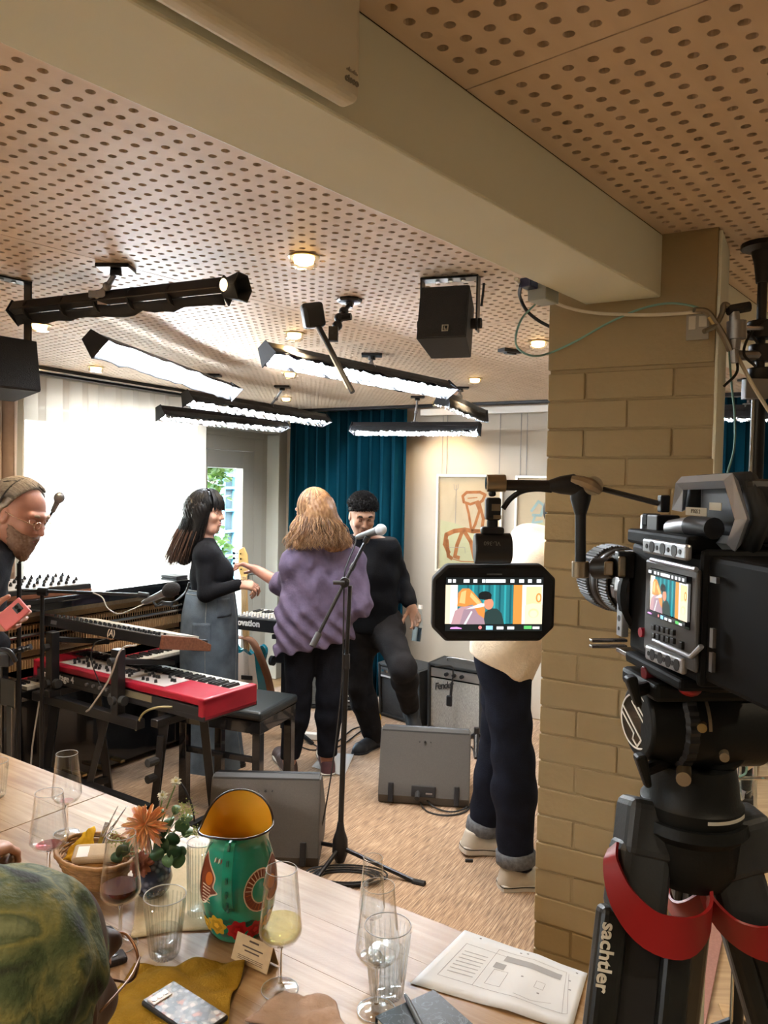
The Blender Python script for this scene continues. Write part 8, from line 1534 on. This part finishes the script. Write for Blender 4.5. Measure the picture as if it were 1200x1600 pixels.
def picture(parent, M, w, h, k=1.0):
    X = lambda u, v: ((u-.5)*w, (.5-v)*h); z = [0]
    def P(col, poly): z[0] += .00012; mb = MB(M); mb.prism([X(*q) for q in poly], .0001, z0=z[0]); mb.build('screen_picture', scr(col, SC[col], .30*k), parent, world=True)
    R = lambda a, b, c, d: [(a, b), (c, b), (c, d), (a, d)]; E_ = lambda cx, cy, rx, ry, n=22: [(cx+rx*math.cos(2*PI*i/n), cy+ry*math.sin(2*PI*i/n)) for i in range(n)]
    P('teal', R(.13, 0, .70, 1)); P('cream', R(0, 0, .055, 1)); P('white', R(.05, 0, .125, 1))
    for i in range(9): P('teal2' if i % 2 else 'teal3', R(.22+.055*i, 0, .24+.055*i, 1))
    P('orange', R(.70, 0, .80, 1)); P('white', R(.79, 0, 1, 1)); P('pale', R(.83, .05, .99, .55)); P('cream', [(.82, .52), (.9, .47), (1, .5), (1, 1), (.82, 1)]); P('pale', E_(.91, .72, .055, .12)); P('cream', E_(.91, .74, .038, .09)); P('orange', E_(.96, .33, .03, .12)); P('pale', E_(.96, .33, .016, .08))
    P('dark', [(.36, 1), (.40, .72), (.46, .60), (.53, .60), (.58, .72), (.61, 1)]); P('skin', E_(.445, .48, .05, .15)); P('black', E_(.405, .27, .068, .11)); P('black', R(.34, .27, .47, .36))
    P('lilac', [(.06, 1), (.10, .66), (.16, .56), (.30, .52), (.38, .62), (.41, 1)]); P('lil2', [(.15, 1), (.19, .62), (.30, .60), (.40, .8), (.40, 1)]); P('hair', [(.12, .54), (.13, .2), (.17, .09), (.24, .09), (.29, .2), (.36, .40), (.41, .62), (.40, .85), (.34, .75), (.28, .5), (.2, .55)]); P('hair2', [(.14, .45), (.16, .18), (.21, .13), (.20, .48)]); P('hair2', [(.26, .18), (.36, .44), (.33, .5), (.25, .3)])
    P('mic', [(.21, .62), (.36, .46), (.40, .47), (.40, .54), (.36, .57)]); P('mic', [(.19, 1), (.265, .66), (.28, .68), (.215, 1)])
    P('black', R(0, -.19, 1, 0)); P('black', R(0, 1, 1, 1.17))
    for a, b in ((.02, .055), (.07, .10), (.18, .24), (.28, .32), (.37, .40), (.405, .61), (.66, .70), (.75, .80), (.84, .88), (.93, .975)): P('bar', R(a, -.145, b, -.06))
    P('pink', [(.05, 1.11), (.06, 1.07), (.12, 1.06), (.17, 1.09), (.17, 1.11)]); P('red', E_(.36, 1.075, .018, .045)); P('blue', R(.42, 1.03, .49, 1.13)); P('bar', R(.53, 1.05, .60, 1.12)); P('bar', R(.64, 1.05, .71, 1.12)); P('green', R(.81, 1.03, .89, 1.11)); P('bar', R(.90, 1.05, .97, 1.11))
mb = MB(SF); mb.box((0, 0, 0), (sw*1.02, sh_*1.04, .0012)); sc_ = mb.build('side_screen', mat('screen_glass', (.01, .01, .012), .15), o, world=True)
picture(sc_, SF @ T(0, 0, .0006), sw*.97, sh_*.74, 1.3)
for j in range(2):
    for i in range(5): q = QL(1031+i*7.6, 980+i*2.0+j*13); mb = MB(CM); mb.box((-.0075, q.y, q.z), (.004, .0085, .0068)); mb.build('button', BLK, o, world=True, bevel=.001)
q = QL(1075, 1008); mb = MB(CM); mb.box((-.0075, q.y, q.z), (.004, .008, .009)); mb.build('button', BLK, o, world=True, bevel=.001); q = QL(1011, 988); mb = MB(CM); mb.cyl((-.009, q.y, q.z), (-.003, q.y, q.z), .006, n=12); mb.build('record_button', mat('record_red', (.35, .01, .03), .3), o, world=True)
for p_, q_ in (((1018, 874), (1088, 890)), ((1022, 1000), (1080, 1026)), ((1080, 1026), (1096, 1010))): mb = MB(CM); a, b = QL(*p_, -.008), QL(*q_, -.008); mb.cyl(a, b, .0028, n=8); mb.build('silver_edge', m_eg, o, world=True)
# lens
LM = CM @ T(.055, .008, 1.585) @ RX(-PI/2); m_lz = mat('lens_black', (.016, .016, .018), .4); m_rub = mat('lens_rubber', (.05, .052, .058), .55)
mb = MB(LM); mb.lathe([(.036, 0), (.040, .02), (.041, .07), (.043, .11), (.046, .15), (.047, .205), (.044, .21), (.040, .205), (.034, .19), (0, .185)], 48); mb.build('lens_barrel', m_lz, o, world=True, smooth=True)
for z0, z1, r_, k in ((.155, .200, .0475, 70), (.085, .118, .0445, 64), (.125, .145, .0455, 0)):
    mb = MB(LM); mb.lathe([(r_, z0), (r_+.0025, z0+.003), (r_+.0025, z1-.003), (r_, z1)], max(3*k, 48), wob=(lambda a, j: 1+(.018*(1 if math.sin(k*a) > 0 else -1) if j in (1, 2) else 0)) if k else None); mb.build('grip_ring', m_rub if k else m_lz, o, world=True, smooth='full' if not k else False)
for z_ in (.121, .149): mb = MB(LM); mb.lathe([(.0466, z_), (.0474, z_+.001), (.0466, z_+.002)], 48); mb.build('ring_line', GREYM, o, world=True, smooth='full')
for a, z_ in ((2.85, .06), (2.95, .072), (3.25, .058)): mb = MB(LM @ RZ(a)); mb.box((.0425, 0, z_), (.002, .018, .012)); mb.build('lens_switch', GREYM, o, world=True, bevel=.001)
# top handle
hp = [(1060, 797), (1066, 755), (1142, 751), (1160, 812), (1147, 850), (1075, 843)]; hw = [QL(*q, .035) for q in hp]
mb = MB(CM); mb.tube(hw, .0085, 4); hh_ = mb.build('top_handle', m_eg, o, world=True); mb = MB(CM); inn = [Vector((.055, q.y*1.0, q.z)) for q in hw]; mb.tube(inn, .011, 6); mb.build('handle_grip', BLKR, o, world=True, smooth='full')
a, b, c, d = [QL(*q, .045) for q in ((1055, 842), (1062, 800), (1150, 800), (1150, 845))]; mb = MB(CM); mb.box((.065, (a.y+c.y)/2, (a.z+b.z)/2-.006), (.03, abs(a.y-c.y)*.9, abs(a.z-b.z)*.85)); mb.build('handle_base', BLK, o, world=True, bevel=.004)
a, b = QL(1072, 792, .030), QL(1104, 807, .030); lb_ = mat('tape_label', (.50, .44, .32), .7); F = frame(CM @ ((a+b)/2), -CFW, (0, 0, 1), -CRT); mb = MB(F); mb.box((0, 0, 0), (abs(a.y-b.y), abs(a.z-b.z), .001)); tl_ = mb.build('tape_label', lb_, o, world=True); text('lettering', 'PTGS 2', .0068, ink, tl_, F @ T(0, 0, .0007), extrude=.0002)
a, b = QL(1109, 785, .032), QL(1127, 798, .032); mb = MB(CM); mb.box((.032, (a.y+b.y)/2, (a.z+b.z)/2), (.001, abs(a.y-b.y), abs(a.z-b.z))); mb.build('tape_label', lb_, o, world=True)
a, b = QL(1050, 826, .02), QL(1080, 822, .02); mb = MB(CM); mb.cyl(a, b, .011, n=16); mb.build('rod', GREYM, o, world=True, smooth=True); mb = MB(CM); mb.cyl(b, b+Vector((0, -.05, 0)), .012, n=16); mb.build('rod_cap', BLK, o, world=True, smooth=True)
for q, s_, m1 in (((1036, 818), (.03, .03, .022), BLK), ((1018, 812), (.02, .015, .016), m_cam), ((1006, 822), (.008, .008, .03), m_eg), ((1028, 830), (.03, .02, .006), m_eg), ((1037, 787), (.012, .012, .022), BLK)): a = QL(*q, .03); mb = MB(CM); mb.box(a, s_); mb.build('bracket', m1, o, world=True, bevel=.002)
a, b = QL(1150, 780, .075), QL(1192, 850, .075); mb = MB(CM); mb.tube(spline([Vector((.085, a.y, a.z)), Vector((.085, a.y-.035, a.z)), Vector((.085, b.y+.01, (a.z+b.z)/2-.012)), Vector((.085, b.y, b.z))], 5), .010, 6, flat=.5); mb.build('rear_handle', m_eg, o, world=True, smooth=True); mb = MB(CM); mb.box((.075, a.y-.02, 1.70), (.06, .10, .07)); mb.build('rear_module', BLK, o, world=True, bevel=.008)
# articulating arm
DM_ = 1.02; P = lambda x, y, d=DM_: PD(x, y, d); o = thing('articulating_arm', 'black articulating arm with bronze knobs joining monitor and camera', 'arm', P(907, 890)); m_brz = mat('bronze_knob', (.36, .29, .20), .35, .8)
mb = MB(); mb.cyl(P(907, 880), P(907, 800), .0072, n=16); mb.cyl(P(786, 758), P(865, 759), .0072, n=16); mb.tube([P(858, 759), P(875, 758), P(893, 757), P(908, 763)], [.0075, .012, .0145, .013], 14); mb.tube([P(908, 757), P(907, 780), P(907, 804)], [.0135, .0135, .0075], 14); mb.build('arm_tube', BLK, o, world=True, smooth=True)
mb = MB(); mb.cyl(P(760, 755), P(790, 755), .0115, n=20); mb.build('end_cap', m_brz, o, world=True, smooth=True, bevel=.001); mb = MB(); mb.cyl(P(907, 877), P(907, 902), .0112, n=20); mb.build('end_cap', m_brz, o, world=True, smooth=True, bevel=.001)
mb = MB(); mb.cyl(P(759, 755), P(763, 755), .0085, n=16); mb.build('ball_socket', CHROME, o, world=True, smooth=True)
mb = MB(); mb.cyl(P(927, 759, DM_-.03), P(927, 759, DM_+.01), .0125, n=18); mb.tube(spline([P(893, 748, DM_-.025), P(910, 752, DM_-.03), P(927, 760, DM_-.03), P(938, 768, DM_-.028)], 4), [.004, .005, .006, .006, .007, .007, .008, .008, .007, .007, .006, .006, .005], 8); mb.build('wing_knob', m_brz, o, world=True, smooth=True)
mb = MB(); mb.cyl(P(925, 760), PD(1042, 790, .97), .0035, n=8); mb.build('brace_rod', BLK, o, world=True, smooth=True)
mb = MB(); mb.cyl(P(918, 890), P(930, 889), .005, n=10); mb.cyl(P(928, 888), P(958, 887, 1.0), .014, n=14); mb.cyl(P(956, 887), P(968, 886, 1.0), .007, n=12); mb.box(P(976, 882, .995), (.022, .018, .034)); mb.build('camera_joint', BLK, o, world=True, smooth=True, bevel=.002)
mb = MB(); mb.box(P(951, 888, .988), (.012, .004, .018)); mb.box(P(972, 885, .985), (.010, .006, .026)); mb.build('brass_plate', m_brz, o, world=True, bevel=.002)
mb = MB(); mb.cyl(P(769, 766), P(769, 776), .005, n=10); mb.box(P(770, 795), (.020, .018, .030)); mb.box(P(769, 820), (.014, .012, .016)); mb.box(P(769, 829), (.030, .018, .010)); mb.build('mount_block', BLK, o, world=True, bevel=.003); mb = MB(); mb.box(P(775, 793, DM_-.011), (.011, .002, .009)); mb.box(P(777, 808, DM_-.011), (.010, .002, .005)); mb.build('metal_inset', m_brz, o, world=True)
mb = MB(); mb.cyl(P(741, 857), P(798, 857), .0205, n=24); mb.build('tilt_clamp', BLK, o, world=True, smooth=True, bevel=.002)
F = frame(P(769, 849, DM_-.0212), (-1, 0, 0), (0, 0, -1), (0, -1, 0)); text('lettering', 'VL-360', .0075, mat('grey_ink', (.16, .15, .13), .5), o, F, extrude=.0002)
cable('monitor_cable', 'black cable curving from the monitor mount up to the arm', [P(786, 795), P(797, 780), P(815, 768), P(838, 764), P(862, 766)], .0036, BLKR)
# monitor
c = P(771.5, 943, 1.03); sc = 1.03/FOC; W2, H2 = 193*sc, 121*sc; MF = frame(c, RT.normalized(), Vector((.6*RT.z*0, -.02, 1)).normalized(), Vector((0, -1, -.02)).normalized()); o = thing('field_monitor', 'black field monitor with a bright picture of the musicians on the arm', 'monitor', c)
ch = 22*sc; oc = lambda w, h, q: [(-w/2+q, -h/2), (w/2-q, -h/2), (w/2, -h/2+q), (w/2, h/2-q), (w/2-q, h/2), (-w/2+q, h/2), (-w/2, h/2-q), (-w/2, -h/2+q)]
mb = MB(MF); mb.prism(oc(W2, H2, ch), .024, z0=-.026); mb.build('housing', BLKR, o, world=True, bevel=.003); mb = MB(MF); mb.prism(oc(W2*.95, H2*.93, ch*.9), .002, z0=-.0025); fr_ = mb.build('front_glass', mat('screen_glass', (.01, .01, .012), .15), o, world=True)
picture(fr_, MF @ T(0, -.001, -.0003), 152*sc, 62*sc, 1.15); mb = MB(MF); mb.box((0, 46*sc, -.0002), (24*sc, 2.2*sc, .0004)); mb.build('maker_mark', mat('faint_print', (.10, .10, .09), .5), fr_, world=True)
# tripod with fluid head
HC = PD(1084, 1130, .95); HM = frame((HC.x, HC.y, 0), CRT, CFW, (0, 0, 1)); hz = lambda y: PD(1084, y, .95).z
o = thing('tripod', 'large black camera tripod with fluid head and red leg straps', 'tripod', (HC.x, HC.y, 0)); m_hd = mat('head_black', (.005, .0055, .0055), .5, spec=.25, bump=.05, bscale=200); m_cst = mat('casting_grey', (.022, .025, .029), .5, bump=.08, bscale=250); m_rdp = mat('red_plastic', (.22, .007, .008), .4)
zc = hz(1125); mb = MB(HM); mb.cyl((-.074, 0, zc), (-.03, 0, zc), .045, .052, n=40); mb.cyl((-.03, 0, zc), (.078, 0, zc), .056, n=40); mb.build('tilt_drum', m_hd, o, world=True, smooth=True, bevel=.004)
mb = MB(HM); mb.lathe([(.052, -.003), (.058, 0), (.058, .012), (.052, .015)], 90, M=T(-.034, 0, zc) @ RY(PI/2), wob=lambda a, j: 1+.012*(1 if math.sin(30*a) > 0 else -1)); mb.build('drag_ring', BLK, o, world=True)
DF = HM @ frame((-.0745, -.002, zc), Vector((.15, -.98, 0)).normalized(), (0, 0, 1), Vector((-.98, -.15, 0)).normalized()); mb = MB(DF); mb.cyl((0, 0, -.002), (0, 0, .001), .034, n=36); bd = mb.build('badge', GLB, o, world=True); mb = MB(DF); mb.lathe([(.033+.0012*math.cos(t), .0012+.0008*math.sin(t)) for t in [i*PI/3 for i in range(6)]], 40, closed=True); mb.build('badge_ring', WHITE, bd, world=True)
mb = MB(DF)
for q in ([(-.030, .012), (.004, -.014), (.012, -.020), (.004, -.030), (-.006, -.024), (-.004, -.016), (-.032, .004)], [(.030, -.008), (-.002, .016), (-.010, .022), (-.002, .031), (.006, .026), (.004, .018), (.033, -.001)]):
    for s_ in stroke(q, .0022): mb.prism(s_, .0008, z0=.0010)
mb.build('badge_letter', WHITE, bd, world=True)
mb = MB(HM); mb.lathe([(.0585, .0), (.0585, .004)], 20, M=T(-.012, 0, zc) @ RY(PI/2), a0=PI*.55+.4, a1=PI*1.35+.4); mb.build('brass_scale', m_brz, o, world=True, solid=.0008)
mb = MB(HM); mb.box((0, 0, hz(1067)), (.15, .10, .022)); mb.box((.01, .0, hz(1052)), (.075, .15, .012)); mb.build('head_top_plate', m_hd, o, world=True, bevel=.006)
for q, r_, m1, nm in (((1097, 1138), .0055, BRASS, 'brass_screw'), ((1132, 1184), .0055, m_brz, 'brass_screw'), ((1068, 1218), .0085, m_brz, 'bubble_level')): p = PD(*q, .885); mb = MB(); mb.cyl(p, p+Vector((.02, .05, 0)), r_, n=14); mb.build(nm, m1, o, world=True, smooth=True)
p = PD(1120, 1174, .90); F = aim(p+Vector((.02, .05, 0)), Vector((-.30, -.92, .1))); mb = MB(F); mb.cyl((0, 0, -.03), (0, 0, .03), .036, n=32); mb.build('side_housing', m_hd, o, world=True, smooth=True, bevel=.004)
p = PD(1078, 1077, .885); mb = MB(); mb.ball(p, (.013, .012, .008), 16); mb.build('red_button', m_rdp, o, world=True, smooth='full'); mb = MB(); a = PD(1005, 1052, .93); mb.cyl(a, a+CRT*.028+Vector((0, 0, .002)), .0085, n=14); mb.build('red_knob', mat('dark_red', (.14, .01, .015), .35), o, world=True, smooth=True, bevel=.001)
for (x, y0, y1) in ((990, 1056, 1104), (1005, 1178, 1230)): a, b = PD(x-6, y0, .90), PD(x+8, y1, .90); mb = MB(aim((a+b)/2, b-a, (0, -1, 0))); L = (b-a).length; mb.box((0, 0, 0), (.014, .020, L), taper=.6); mb.build('lock_lever', m_hd, o, world=True, bevel=.004); mb = MB(); q = (a+b)/2; mb.cyl(q, q+CRT*.045+CFW*.03, .008, n=10); mb.build('lever_shaft', BLK, o, world=True, smooth=True)
mb = MB(HM); mb.lathe([(0, hz(1190)), (.050, hz(1188)), (.054, hz(1215)), (.056, hz(1240)), (.061, hz(1248)), (.061, hz(1262)), (.058, hz(1275)), (0, hz(1275))], 48); mb.build('pan_base', m_hd, o, world=True, smooth=True)
mb = MB(HM); mb.lathe([(.0618, hz(1254)-.002), (.0618, hz(1254)+.002)], 24, a0=-1.75, a1=-.75); mb.build('pan_scale', mat('scale_white', (.45, .44, .40), .5), o, world=True, solid=.0006)
mb = MB(HM); mb.lathe([(0, hz(1270)), (.066, hz(1268)), (.069, hz(1283)), (.060, hz(1296)), (.057, hz(1345)), (.045, hz(1370)), (0, hz(1374))], 40); mb.build('bowl', m_hd, o, world=True, smooth=True)
for q in (PD(1018, 1275, .94), PD(1152, 1290, .935), PD(1090, 1285, 1.04)): a = Vector((HC.x, HC.y, hz(1300))); d = q-a; mb = MB(aim(a, d, (0, 0, 1))); mb.box((0, 0, d.length*.55), (.072, .05, d.length*.9), taper=.85); mb.build('spider_arm', m_cst, o, world=True, bevel=.012, seg=3)
# legs
feet = [(PD(1022, 1290, .945), PD(988, 1625, .875)), (PD(1146, 1310, .94), PD(1236, 1620, .93))]; t0_, t1_ = PD(1090, 1290, 1.03), PD(1090, 1290, 1.03)+Vector((.05, .16, -.35)); feet.append((t0_, t1_))
for k, (a, b) in enumerate(feet):
    d = (b-a).normalized(); end = a+d*((a.z-.02)/-d.z); L = (end-a).length; F = aim(a, d, (0, 1, 0) if k < 2 else (1, 0, 0)); wd_ = .118 if k == 0 else .095
    ax_, ay_ = (Vector((1, 0, 0)), 0), 0
    mb = MB(F); mb.box((0, 0, .005), (.085, .060, .07)); mb.build('hinge_block', m_cst, o, world=True, bevel=.012, seg=3)
    mb = MB(F); mb.box((.014, 0, .065), (.068, .052, .090)); mb.build('leg_sleeve', m_cst, o, world=True, bevel=.014, seg=3)
    lg = None
    for s_ in (-1, 1): mb = MB(F); mb.box((s_*wd_*.34, 0, .10+(L-.10)/2), (wd_*.30, .030, L-.10)); q = mb.build('leg', mat('carbon_tube', (.008, .0085, .008), .35, noise=.2, nscale=80), o, world=True, bevel=.009, seg=3); lg = lg or q
    mb = MB(F); mb.box((0, .004, .10+(L-.16)/2), (wd_*.40, .018, L-.16)); mb.build('inner_tube', BLK, o, world=True, bevel=.003)
    loop = spline([(-.050, .016, .030), (-.066, -.010, .062), (-.062, -.028, .090), (-.034, -.036, .112), (.006, -.036, .112), (.040, -.032, .086), (.056, -.024, .050), (.050, -.010, .032)], 5)
    vs = []; n_ = len(loop)
    for i, q in enumerate(loop): t = i/(n_-1); w = .010+.013*math.sin(PI*min(1, t*1.15))**1.0; tn = (loop[min(i+1, n_-1)]-loop[max(i-1, 0)]).normalized(); out = Vector((q.x, q.y*1.4, 0)).normalized(); up_ = tn.cross(out).normalized(); vs += [q-up_*w, q+up_*w, q+up_*w+out*.004, q-up_*w+out*.004]
    mb = MB(F); mb.add(vs, [(i*4+c, i*4+(c+1) % 4, i*4+4+(c+1) % 4, i*4+4+c) for i in range(n_-1) for c in range(4)]+[(0, 1, 2, 3), tuple((n_-1)*4+c for c in (3, 2, 1, 0))]); mb.build('red_strap', m_rdp, o, world=True, smooth=True, angle=50, fix=True)
    mb = MB(F); mb.box((0, 0, L-.01), (.05, .04, .03)); mb.build('foot', BLKR, o, world=True, bevel=.008)
    if k == 0:
        X_ = d; N_ = Vector((0, -1, 0)); N_ = (N_-d*N_.dot(d)).normalized(); Y_ = N_.cross(X_); p = PP(952, 1442, a+N_*.0165, N_); lw_ = F.inverted() @ p
        TM = frame(p, X_, Y_, N_); text('lettering', 'sachtler', .0235, mat('ink_grey', (.52, .51, .46), .5), o, TM, align='LEFT', extrude=.0003, bold=.0006)
# small kit behind the tripod
o = thing('reflector_clip', 'silver clips and glass cup on the lighting pole behind the tripod', 'clip', PD(1170, 1220, 1.9)); mb = MB(); mb.cyl(PD(1146, 1216, 1.9), PD(1240, 1216, 1.9), .005, n=8); mb.tube([PD(1160, 1185, 1.9), PD(1170, 1200, 1.88), PD(1178, 1192, 1.88)], .007, 3); mb.tube([PD(1152, 1222, 1.9), PD(1160, 1250, 1.88), PD(1163, 1235, 1.88)], .006, 3); mb.build('metal_rod', CHROME, o, world=True)
q = PD(1166, 1228, 1.90); mb = MB(T(*q)); mb.lathe([(.010, -.03), (.016, -.01), (.018, .03), (.016, .03), (.013, -.008), (0, -.022)], 16); mb.build('glass_cup', thin_glass('clear_plastic'), o, world=True, smooth=True)
for nm, pts in (('teal_cable', [(1178, 1120), (1172, 1150), (1165, 1172), (1166, 1205), (1155, 1214)]), ('teal_cable', [(1182, 1120), (1190, 1150), (1200, 1180), (1212, 1230)])): cable(nm, 'thin teal cable hanging in front of the lighting pole, %s' % ('curling left' if pts[-1][0] < 1180 else 'swinging right'), [PD(x, y, 1.87) for x, y in pts], .0028, m_tc)
cable('white_cable', 'pale cable running down the front of the lighting pole', [PD(1184, 1090, 1.93), PD(1181, 1150, 1.93), PD(1180, 1210, 1.93), PD(1180, 1270, 1.93), PD(1178, 1400, 1.93), PD(1172, 1600, 1.93)], .0045, m_wc)
